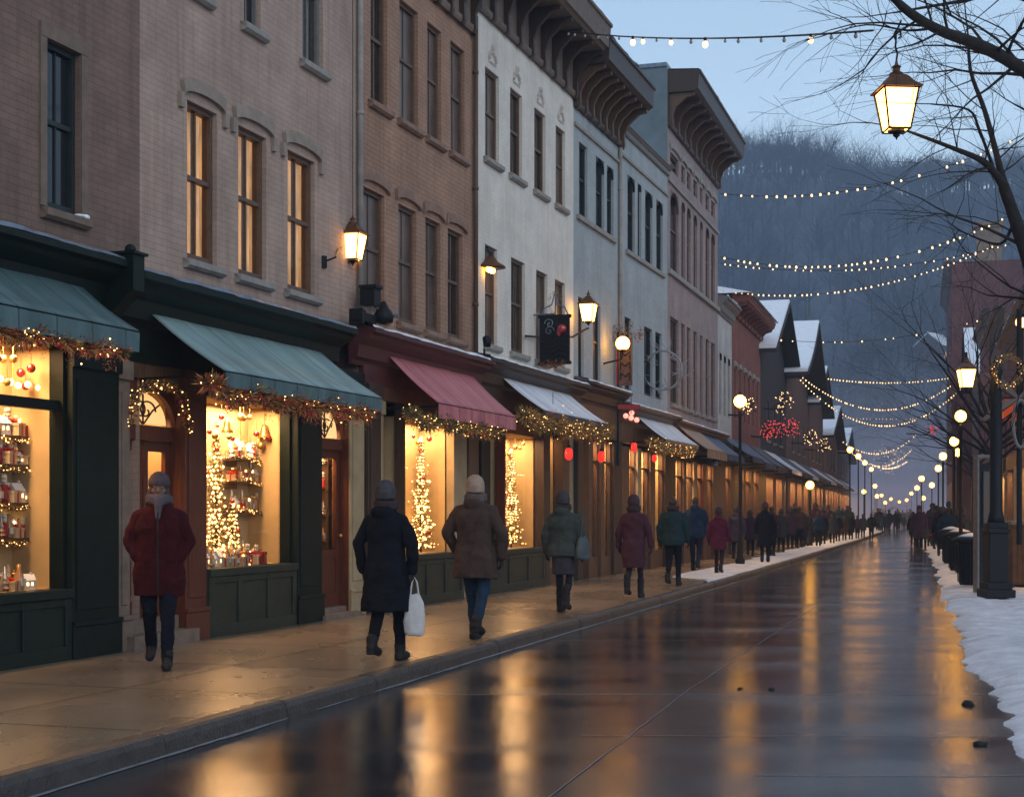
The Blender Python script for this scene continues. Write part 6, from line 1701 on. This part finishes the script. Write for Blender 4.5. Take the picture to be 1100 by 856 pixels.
# crowd further on: a few low detail figures copied
protos = []
cols = [('black_wool', (.007, .008, .012)), ('dark_teal_nylon', (.014, .03, .034)), ('plum_coat', (.04, .02, .035)), ('slate_coat', (.03, .035, .045)), ('brown_coat2', (.05, .03, .025)), ('navy_nylon', (.012, .026, .055)), ('bright_red_coat', (.30, .015, .02))]
cn = ['black', 'dark teal', 'plum', 'slate grey', 'brown', 'navy', 'bright red']
sty = [dict(hem=.62, flare=1.05, bulk=1.12, hat=('dark_grey_knit', (.05, .045, .05)), hood=True, stride=.14, seed=51), dict(hem=.8, flare=1.0, bulk=1.16, hair=('short', 'dark'), hood=False, stride=.2, lead=-1, seed=53), dict(hem=.5, flare=1.12, bulk=1.12, hat=('plum_knit', (.05, .03, .04)), hood=True, stride=.08, seed=57)]
crowd = [ # px, feet, top, colour, style, where
 (806, 597, 549, 2, 0, 'between the purple grey coat and the next pair'), (829, 596, 548, 0, 1, 'in the snow, left of a close pair'), (839, 594, 548, 3, 0, 'in the snow, right of a close pair'),
 (853, 588, 550, 1, 1, 'just beyond the close pair'), (862, 588, 551, 2, 2, 'second beyond the close pair'), (868, 586, 552, 0, 0, 'close to the shop fronts past the pair'), (879, 587, 550, 5, 1, 'broad figure in the middle of the left crowd'), (884, 585, 551, 0, 2, 'right behind the broad figure'),
 (894, 584, 553, 3, 0, 'in the left crowd nearer the kerb'), (900, 582, 553, 0, 1, 'in the left crowd after the slate one'), (907, 581, 554, 4, 0, 'brown gap filler of the left crowd'), (914, 580, 553, 0, 2, 'third from the end of the left crowd'), (921, 579, 554, 2, 1, 'second from the end of the left crowd'), (927, 578, 553, 3, 0, 'last of the left crowd'),
 (936, 580, 552, 0, 1, 'walking alone in the road left of the far group'), (949, 573, 552, 5, 0, 'left one of the small group in the far road'), (953, 572, 553, 2, 2, 'right one of the small group in the far road'),
 (965, 569, 553, 4, 1, 'tiny, at the misty end of the street'), (971, 569, 554, 0, 0, 'tiny, second at the misty end of the street'), (943, 568, 554, 3, 1, 'tiny, behind the small far group'),
 (981, 587, 551, 0, 0, 'at the left edge of the right hand crowd'), (988, 586, 552, 2, 1, 'second in the right hand crowd'), (992, 590, 551, 3, 2, 'between the plum coat and the red coat on the right'), (999, 588, 553, 6, 0, 'on the right side of the street'), (1005, 589, 551, 4, 1, 'right of the red coat'),
 (1011, 598, 546, 0, 0, 'at the snow edge before the litter bins'), (1018, 602, 546, 5, 1, 'standing by the far litter bin'), (1026, 596, 548, 0, 2, 'behind the litter bins'), (1035, 594, 547, 3, 0, 'between the bins and the notice board')]
made = {}
for k, (px, fy, ty, ci, si, where) in enumerate(crowd):
    z = 0.0 if 930 < px < 1008 else PZ
    p = feet(px, fy, z); h = min(1.9, hgt(fy, ty, z)); lab = f'{cn[ci]} coated person {where}'
    if (ci, si) not in made:
        st = dict(sty[si]); st['coat'] = cols[ci]; st['legs'] = ('black_trousers', (.008, .008, .012))
        if si not in protos or True: o = person(lab, p, H0 * .8, h, st, .022, 'people in the far crowd')
        made[(ci, si)] = o
    else:
        copy_tree(made[(ci, si)], None, p, H0 * .8, lab, scale=h / 1.72)

rgc = random.Random(91); base_c = made[(0, 0)]; vv = [q for (ci, si), q in made.items() if ci != 6]
for k in range(46):
    if k < 18: px, fy = rgc.uniform(812, 925), 0; fy = 549 + (597 - 549) * ((935 - px) / 118) ** 1.15 * rgc.uniform(.6, .85) + 17
    elif k < 36: px, fy = rgc.uniform(936, 982), rgc.uniform(564, 573)
    else: px, fy = rgc.uniform(984, 1024), rgc.uniform(578, 592)
    z = 0.0 if k >= 18 and px < 1000 else PZ; p = feet(px, fy, z)
    if k < 18: p.x = max(p.x, wallX(p.y) + .5)
    q = rgc.choice(vv)
    lab = 'small dark coated figure among the dense crowd by the left shop fronts' if k < 18 else 'tiny dark figure in the misty crowd at the end of the street' if k < 36 else 'small dark figure in the crowd beyond the litter bins'
    copy_tree(q, None, p, H0 * .8 + (PI if rgc.random() < .3 else 0) + rgc.uniform(-.3, .3), lab, lab.replace('figure', 'figures'), scale=rgc.uniform(1.56, 1.8) / 1.72)
# ------------------------------------------------------------------ bare trees
def grow(mb, p, d, ln, r, lev, rng, n=4, kids_=3, droop=.0, minr=.004, spread=.6, sides=(7, 5, 4, 3, 3, 3)):
    pts = [p]; rad = [r]; q = p.copy(); dd = d.normalized()
    for k in range(n):
        dd = (dd + Vector((rng.gauss(0, .13), rng.gauss(0, .13), rng.gauss(0, .10) - droop))).normalized(); q = q + dd * ln / n; pts.append(q.copy()); rad.append(max(minr * .6, r * (1 - .62 * (k + 1) / n)))
    mb.tube(pts, rad, sides[min(lev, 5)], False)
    if lev <= 0 or r < minr: return
    # continuing tip
    for j in range(kids_):
        t = rng.uniform(.3, 1.0) if j else 1.0; i = min(len(pts) - 1, max(1, int(round(t * n)))); a = pts[i]
        e = (pts[i] - pts[i - 1]).normalized(); s = Vector((rng.gauss(0, 1), rng.gauss(0, 1), rng.gauss(0, .7) + .25)); s = (s - e * s.dot(e)).normalized()
        nd = (e + s * rng.uniform(spread * .6, spread * 1.3)).normalized() if j else (e + s * .2).normalized()
        grow(mb, a, nd, ln * rng.uniform(.55, .8), rad[i] * (.62 if j else .95), lev - 1, rng, n, kids_, droop, minr, spread, sides[1:] if len(sides) > 3 else sides)
def smooth_line(P, per=5):
    out = []
    for i in range(len(P) - 1):
        p0, p1, p2, p3 = P[max(0, i - 1)], P[i], P[i + 1], P[min(len(P) - 1, i + 2)]
        for k in range(per):
            t = k / per; out.append(.5 * ((2 * p1) + (p2 - p0) * t + (2 * p0 - 5 * p1 + 4 * p2 - p3) * t * t + (3 * p1 - p0 - 3 * p2 + p3) * t ** 3))
    out.append(P[-1]); return out
rg = random.Random(21)
# near tree, trunk beyond the right edge
o = empty('bare_tree', (6.45, 16.8, .1), 0, 'dark bare tree whose limbs reach in from the right edge over the hanging lantern', 'tree', 'bare street trees')
base = Vector(o.location); tr = MB(); cr = MB()
def limb(pts, r0, r1, twigs=8, lev=3, tl=.8, lead=True, spread=.7):
    L_ = smooth_line([Vector(p) - base for p in pts]); n = len(L_)
    rad = [r0 + (r1 - r0) * (k / (n - 1)) * (1 + .0) + .06 * r0 * noise.noise((k * .8, r0 * 50, 1)) for k in range(n)]
    tr.tube(L_, rad, 9, False)
    for j in range(twigs):
        i = rg.randrange(n // 6, n); e = (L_[min(i + 1, n - 1)] - L_[max(i - 1, 0)]).normalized(); s = Vector((rg.gauss(0, 1), rg.gauss(0, 1), rg.gauss(0, .8) + .2)); s = (s - e * s.dot(e)).normalized()
        grow(cr, L_[i], (e * .6 + s * .9).normalized(), tl * rg.uniform(.6, 1.2), max(.007, rad[i] * .33), lev, rg, 4, 3, .02, .0035, spread)
    if lead: grow(cr, L_[-1], (L_[-1] - L_[-3]).normalized(), tl, r1 * .9, lev, rg, 4, 3, .02, .0035, spread)
fork = at(1112, 300, 16.6)
limb([(6.45, 16.8, .0), (6.5, 16.8, 1.5), at(1150, 420, 16.7), fork], .17, .12, 0, lead=False)
limb([fork, at(1092, 240, 16.5), at(1078, 200, 16.4)], .085, .06, 3, 3, .9, lead=False)
limb([at(1078, 200, 16.4), at(1058, 175, 16.3), at(1020, 158, 16.2), at(975, 141, 16.1)], .05, .012, 10, 3, .8)
limb([at(1078, 200, 16.4), at(1072, 172, 16.5), at(1058, 120, 16.7), at(1043, 78, 16.9), at(1040, 40, 17.1)], .042, .014, 12, 3, .9)
limb([at(1066, 178, 16.4), at(1052, 140, 16.0), at(1040, 118, 15.8), at(1000, 112, 15.6)], .02, .008, 6, 3, .7)
limb([fork, at(1140, 200, 16.6), at(1150, 110, 16.2), at(1110, 82, 15.8), at(1060, 52, 15.4), at(1010, 33, 15.2), at(975, 12, 15.0), at(948, -14, 14.8)], .10, .035, 22, 3, 1.0)
limb([at(1150, 110, 16.2), at(1130, 20, 16.4), at(1080, -6, 16.6), at(1030, 2, 16.6), at(960, 14, 16.4)], .05, .010, 14, 3, .8)
limb([at(1005, 30, 15.2), at(975, 33, 15.6), at(930, 27, 16.0), at(880, 40, 16.2)], .016, .004, 8, 2, .5)
limb([at(1090, 236, 16.5), at(1075, 262, 17), at(1040, 252, 17.4), at(1020, 240, 17.6)], .02, .006, 7, 3, .7)
limb([fork, at(1130, 320, 17), at(1150, 260, 18), at(1180, 160, 18)], .08, .03, 10, 3, 1.2)
tr.build('trunk', M['bark'], o, True); cr.build('crown', M['bark'], o, True)
# hanging lantern
p = at(963, 98, 15.9); o = empty('hanging_lantern', p, .06, 'big glowing lantern hanging by a curled hook from a branch against the pale sky', 'lantern', 'street lanterns')
lantern(o, (0, 0, 0), .40)
b = MB(); b.tube([(0, 0, .33), (.01, 0, .40), (-.012, 0, .47), (-.005, 0, .54), (-.03, 0, .59), (-.01, 0, .64), (.04, 0, .63), (.05, 0, .58), (.02, 0, .56)], .011, 6); b.tube([(-.005, 0, .54), (-.005, 0, .63), (0.02, -.1, .72)], .01, 6); b.build('hook', M['iron'], o)
# tree by the lamp post
def tree(name, lab, x, y, z, h, r, rng, lev=4, ln=None, spread=.75, m=None, nl=5, lean=(0, 0), hf=.42, kids_=3):
    o = empty(name, (x, y, z), rng.uniform(0, 6), lab, 'tree', 'bare street trees'); t = MB(); c = MB(); hh = h * hf
    t.tube([(0, 0, 0), (0.02, 0, hh * .5), (lean[0] * .5, lean[1] * .5, hh)], [r * 1.25, r, r * .85], 9); t.build('trunk', m or M['bark'], o, True)
    for k in range(nl):
        a = 2 * PI * k / nl + rng.uniform(-.3, .3); up = rng.uniform(.6, 1.2)
        grow(c, Vector((lean[0] * .5, lean[1] * .5, hh * rng.uniform(.86, 1.0))), Vector((math.cos(a), math.sin(a), up)), h * .34, r * .5, lev, rng, 4, kids_, 0, .004, spread)
    c.build('crown', m or M['bark'], o, True); return o
q = gnd(1076, 632, .12)
tree('bare_tree', 'small bare tree growing just behind the tall black post on the right', q.x + .25, q.y + 1.2, .08, 6.2, .085, random.Random(5), 4, spread=.8, nl=7, hf=.5)
tree('bare_tree', 'bare tree spreading in front of the big brick building', 14.2, 44, .08, 8.2, .11, random.Random(8), 4, spread=.75, nl=6, hf=.4)
tree('bare_tree', 'farther bare tree before the brick building corner', 19.9, 64, .08, 9.5, .13, random.Random(9), 4, spread=.75, nl=6, hf=.4)
for k, (x, y) in enumerate(((26.2, 84), (34, 106), (41, 128))):
    tree('bare_tree', f'{("first", "second", "third")[k]} of the misty bare trees far along the right side', x, y, .08, 9, .14, random.Random(30 + k), 3, spread=.8, nl=6, hf=.4)

# ------------------------------------------------------------------ wooded hill behind the town
def hillh(x, y):
    t = max(0, min(1, (y - 250) / 190)); s = t * t * (3 - 2 * t)
    xx = (x - 95) / 320; top = 97 * (1 - .10 * max(0, -xx) ** 1.5) + 3.0 * math.sin(x * .035) + 2 * math.sin(x * .09 + 1)
    return s * top
xs = [-260 + 9 * k for k in range(82)]; ys = [235 + 8 * k for k in range(31)]
b = MB()
for y in ys:
    for x in xs: b.v.append((x, y, hillh(x, y) + (1.2 * noise.noise((x * .05, y * .05, 0)) if y > 240 else -.2)))
for j in range(len(ys) - 1):
    for i in range(len(xs) - 1):
        a = j * len(xs) + i; b.f.append((a, a + 1, a + len(xs) + 1, a + len(xs))); b.m.append(0)
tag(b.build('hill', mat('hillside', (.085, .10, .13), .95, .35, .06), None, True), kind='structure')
# the far-off wood: bare trees in one mass
def ftree(rng, h, big=False):
    mb = MB(); mb.tube([(0, 0, -1), (0, 0, h * .45)], [.30, .2], 4, False)
    for k in range(9 if big else 8):
        a = rng.uniform(0, 2 * PI); z = h * rng.uniform(.25, .5)
        grow(mb, Vector((0, 0, z)), Vector((math.cos(a), math.sin(a), rng.uniform(.7, 1.8))), h * (.3 if big else .36), .16 if big else .13, 2, rng, 2, 6 if big else 4, 0, .09 if big else .001, .95, (3, 3, 3, 3))
    V = np.array(mb.v, 'f'); Fq = [f for f in mb.f if len(f) == 4]; return V, np.array(Fq, 'i4')
rg = random.Random(77)
var = [ftree(rg, 12 + k) for k in range(5)] + [ftree(rg, 13, True) for k in range(4)]
Vs, Fs, off = [], [], 0
def plant(x, y, s, k):
    global off
    V, Q = var[k % 5 if k >= 0 else 5 + (-k) % 4]; a = rg.uniform(0, 6.28); ca, sa = math.cos(a), math.sin(a)
    W_ = np.empty_like(V); W_[:, 0] = (V[:, 0] * ca - V[:, 1] * sa) * s + x; W_[:, 1] = (V[:, 0] * sa + V[:, 1] * ca) * s + y; W_[:, 2] = V[:, 2] * s + hillh(x, y)
    Vs.append(W_); Fs.append(Q + off); off += len(V)
cnt = 0
while cnt < 1500:
    y = rg.uniform(262, 455); x = y * rg.uniform(.02, .48) 
    plant(x, y, rg.uniform(.6, 1.05), cnt); cnt += 1
for k in range(260):
    y = rg.uniform(432, 446); x = y * (.06 + .36 * k / 260) + rg.uniform(-2, 2); plant(x, y, (.85 + .5 * noise.noise((x * .045, 3, 1))) * rg.uniform(.85, 1.15), -1 - k)
V = np.concatenate(Vs); Q = np.concatenate(Fs)
me = bpy.data.meshes.new('forest'); me.vertices.add(len(V)); me.vertices.foreach_set('co', V.ravel()); me.loops.add(Q.size); me.loops.foreach_set('vertex_index', Q.ravel())
me.polygons.add(len(Q)); me.polygons.foreach_set('loop_start', np.arange(0, Q.size, 4, dtype='i4')); me.update(calc_edges=True); me.materials.append(M['barkf'])
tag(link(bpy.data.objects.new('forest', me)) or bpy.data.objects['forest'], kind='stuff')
# a few houses with lights at the foot of the hill
rg = random.Random(13)
for k, (px, py, Y) in enumerate([(790, 284, 330), (806, 290, 322), (868, 372, 290), (1005, 290, 325)]):
    p = at(px, py, Y); gz = hillh(p.x, Y); o = empty('hill_house', (p.x, Y, gz - .3), .3 * k, f'{("first", "second", "third", "fourth")[k]} snowy roofed house among the hillside trees, counted from the left', 'house')
    b = MB(); b.box(-4, 4, -3, 3, 0, 4.2); b.extr([(-3, 4.2), (3, 4.2), (0, 6.8)], -4, 4); b.build('wall', dk2, o)
    b = MB(); b.extr([(-3.4, 4.1), (0, 7.0), (3.4, 4.1), (3.4, 4.3), (0, 7.3), (-3.4, 4.3)], -4.4, 4.4); b.build('roof', M['snow'], o)
    b = MB()
    for x in (-2.4, 1.6): b.box(x, x + 1, -3.03, -3.0, 1.6, 2.8)
    b.build('window', M['litw'], o)

for k, (px, py, Y) in enumerate([(947, 532, 185), (957, 536, 200), (966, 539, 215), (979, 530, 175), (974, 537, 195), (940, 522, 150)]):
    gpost(px, py, Y, .0, f'{ds[k]} of the tiny lamp posts glimmering at the misty end of the street', .2)
# glowing decorations further down the left row
rr = random.Random(19)
def spray(px, py, Y, s, lab, red=True, n=60):
    p = at(px, py, Y); o = empty('light_star', p, 0, lab, 'light decoration'); b = MB()
    for k in range(14):
        d = Vector((rr.gauss(0, 1), rr.gauss(0, .4), rr.gauss(0, 1))).normalized(); b.tube([(0, 0, 0), d * s * rr.uniform(.6, 1)], .012, 3)
    b.tube([(0, 0, 0), (-.3, 0, -.3), (-1.2, .3, -.2)], .03, 5); b.build('frame', M['iron'], o); l = []
    for k in range(n):
        d = Vector((rr.gauss(0, 1), rr.gauss(0, .4), rr.gauss(0, 1))).normalized() * s * rr.random() ** .6; l.append((d, .016 + Y * .00012))
    bulbs(o, l, RBM if red else FBW, None); return o
spray(827, 461, 56, .4, 'red sparkling decoration on the left row before the broad snowy roof'); spray(848, 460, 64, .5, 'paler red sparkling decoration right of the first one')
spray(806, 437, 50, .35, 'orange bulbs cluster right of the globe lamp post', False, 30); spray(842, 432, 60, .5, 'white loop of lights on the dark gabled house', False, 36)
spray(1001, 461, 75, .35, 'small red lit ornament above the right hand pavement', True, 30); spray(960, 545, 150, 2.0, 'reddish glow of lights at the misty street end', True, 36)
spray(870, 470, 72, .4, 'cluster of white lights on the dusky house', False, 30); spray(885, 478, 80, .45, 'second cluster of white lights farther on the left row', False, 30); spray(955, 492, 140, 1.6, 'warm cluster of lights over the far street', False, 60)

# ------------------------------------------------------------------ air, light, camera
hz = MB(); hz.box(-330, 480, -30, 500, -2.0, 165)
hm = bpy.data.materials.new('haze'); N, L = nt(hm); N.remove(N['Principled BSDF']); pv = N.new('ShaderNodeVolumePrincipled')
pv.inputs['Color'].default_value = (.60, .78, 1.0, 1); pv.inputs['Density'].default_value = HAZE; pv.inputs['Anisotropy'].default_value = .2
L.new(pv.outputs[0], N['Material Output'].inputs['Volume'])
tag(hz.build('haze', hm), kind='stuff')

for k, (ztop_, dn) in enumerate(((5, .006), (9, .004), (14, .003))):      # mist lying in the far end of the street
    mb = MB(); mb.box(8 + k, 82 - k, 128 - 4 * k, 232 + 2 * k, -.5 + .1 * k, ztop_); mm_ = bpy.data.materials.new('mist'); N, L = nt(mm_); N.remove(N['Principled BSDF']); pv = N.new('ShaderNodeVolumePrincipled')
    pv.inputs['Color'].default_value = (.82, .80, .95, 1); pv.inputs['Density'].default_value = dn; L.new(pv.outputs[0], N['Material Output'].inputs['Volume'])
    tag(mb.build('mist', mm_), kind='stuff')
w = bpy.data.worlds.new('World'); SC.world = w; w.use_nodes = True; N = w.node_tree.nodes; L = w.node_tree.links
bg = N['Background']; sky = N.new('ShaderNodeTexSky'); sky.sky_type = 'NISHITA'; sky.sun_disc = False
SUN_EL, SUN_AZ = math.radians(28), math.radians(150)
sky.sun_elevation = math.radians(4); sky.sun_rotation = SUN_AZ; sky.ozone_density = 5; sky.dust_density = .6; sky.altitude = 300
tc = N.new('ShaderNodeTexCoord'); sp = N.new('ShaderNodeSeparateXYZ'); L.new(tc.outputs['Generated'], sp.inputs[0])
cr = N.new('ShaderNodeValToRGB'); L.new(sp.outputs[2], cr.inputs[0]); e = cr.color_ramp.elements
e[0].position = 0; e[0].color = (.62, .76, .92, 1); e[1].position = 1; e[1].color = (.31, .33, .385, 1)
x = e.new(.22); x.color = (.66, .86, 1.02, 1); x = e.new(.38); x.color = (.50, .68, .88, 1)
n = N.new('ShaderNodeTexNoise'); n.inputs['Scale'].default_value = 2.2; n.inputs['Detail'].default_value = 5; mp = N.new('ShaderNodeMapping'); mp.inputs['Scale'].default_value = (1, 1, 3)
L.new(tc.outputs['Generated'], mp.inputs[0]); L.new(mp.outputs[0], n.inputs['Vector']); mr = N.new('ShaderNodeMapRange'); mr.inputs['From Min'].default_value = .3; mr.inputs['From Max'].default_value = .7; mr.inputs['To Min'].default_value = .93; mr.inputs['To Max'].default_value = 1.06
L.new(n.outputs['Fac'], mr.inputs['Value']); vm = N.new('ShaderNodeVectorMath'); vm.operation = 'SCALE'; L.new(cr.outputs[0], vm.inputs[0]); L.new(mr.outputs[0], vm.inputs['Scale'])
v2 = N.new('ShaderNodeVectorMath'); v2.operation = 'SCALE'; v2.inputs['Scale'].default_value = .05; L.new(sky.outputs[0], v2.inputs[0])
v3 = N.new('ShaderNodeVectorMath'); v3.operation = 'ADD'; L.new(vm.outputs[0], v3.inputs[0]); L.new(v2.outputs[0], v3.inputs[1]); L.new(v3.outputs[0], bg.inputs[0]); bg.inputs[1].default_value = WORLD
sl = bpy.data.lights.new('dusk_sky_light', 'SUN'); sl.energy = SUNE; sl.angle = math.radians(40); sl.color = (1.0, .90, .84)
so = bpy.data.objects.new('dusk_sky_light', sl); C.objects.link(so)
d = Vector((math.sin(SUN_AZ) * math.cos(SUN_EL), math.cos(SUN_AZ) * math.cos(SUN_EL), math.sin(SUN_EL))); so.rotation_euler = (-d).to_track_quat('-Z', 'Y').to_euler()

cam = bpy.data.cameras.new('Camera'); cam.sensor_width = 36; cam.lens = 36 * F / 1100; cam.shift_y = (HY - 428) / 1100; cam.clip_end = 3000; cam.clip_start = .1
co = bpy.data.objects.new('Camera', cam); C.objects.link(co); co.location = (0, 0, CAMZ); co.rotation_euler = (PI / 2, 0, 0); SC.camera = co
vs = SC.view_settings; vs.view_transform = 'Standard'; vs.look = 'None'; vs.gamma = 1; vs.exposure = EXPO; vs.use_curve_mapping = False
cy = SC.cycles; cy.max_bounces = 6; cy.diffuse_bounces = 3; cy.glossy_bounces = 3; cy.transparent_max_bounces = 12; cy.volume_bounces = 1; cy.sample_clamp_indirect = 2.5; cy.sample_clamp_direct = 0
cy.use_denoising = True; cy.use_light_tree = True; cy.caustics_reflective = False; cy.caustics_refractive = False; cy.blur_glossy = .5
try: cy.denoiser = 'OPENIMAGEDENOISE'; cy.denoising_input_passes = 'RGB_ALBEDO_NORMAL'
except Exception: pass
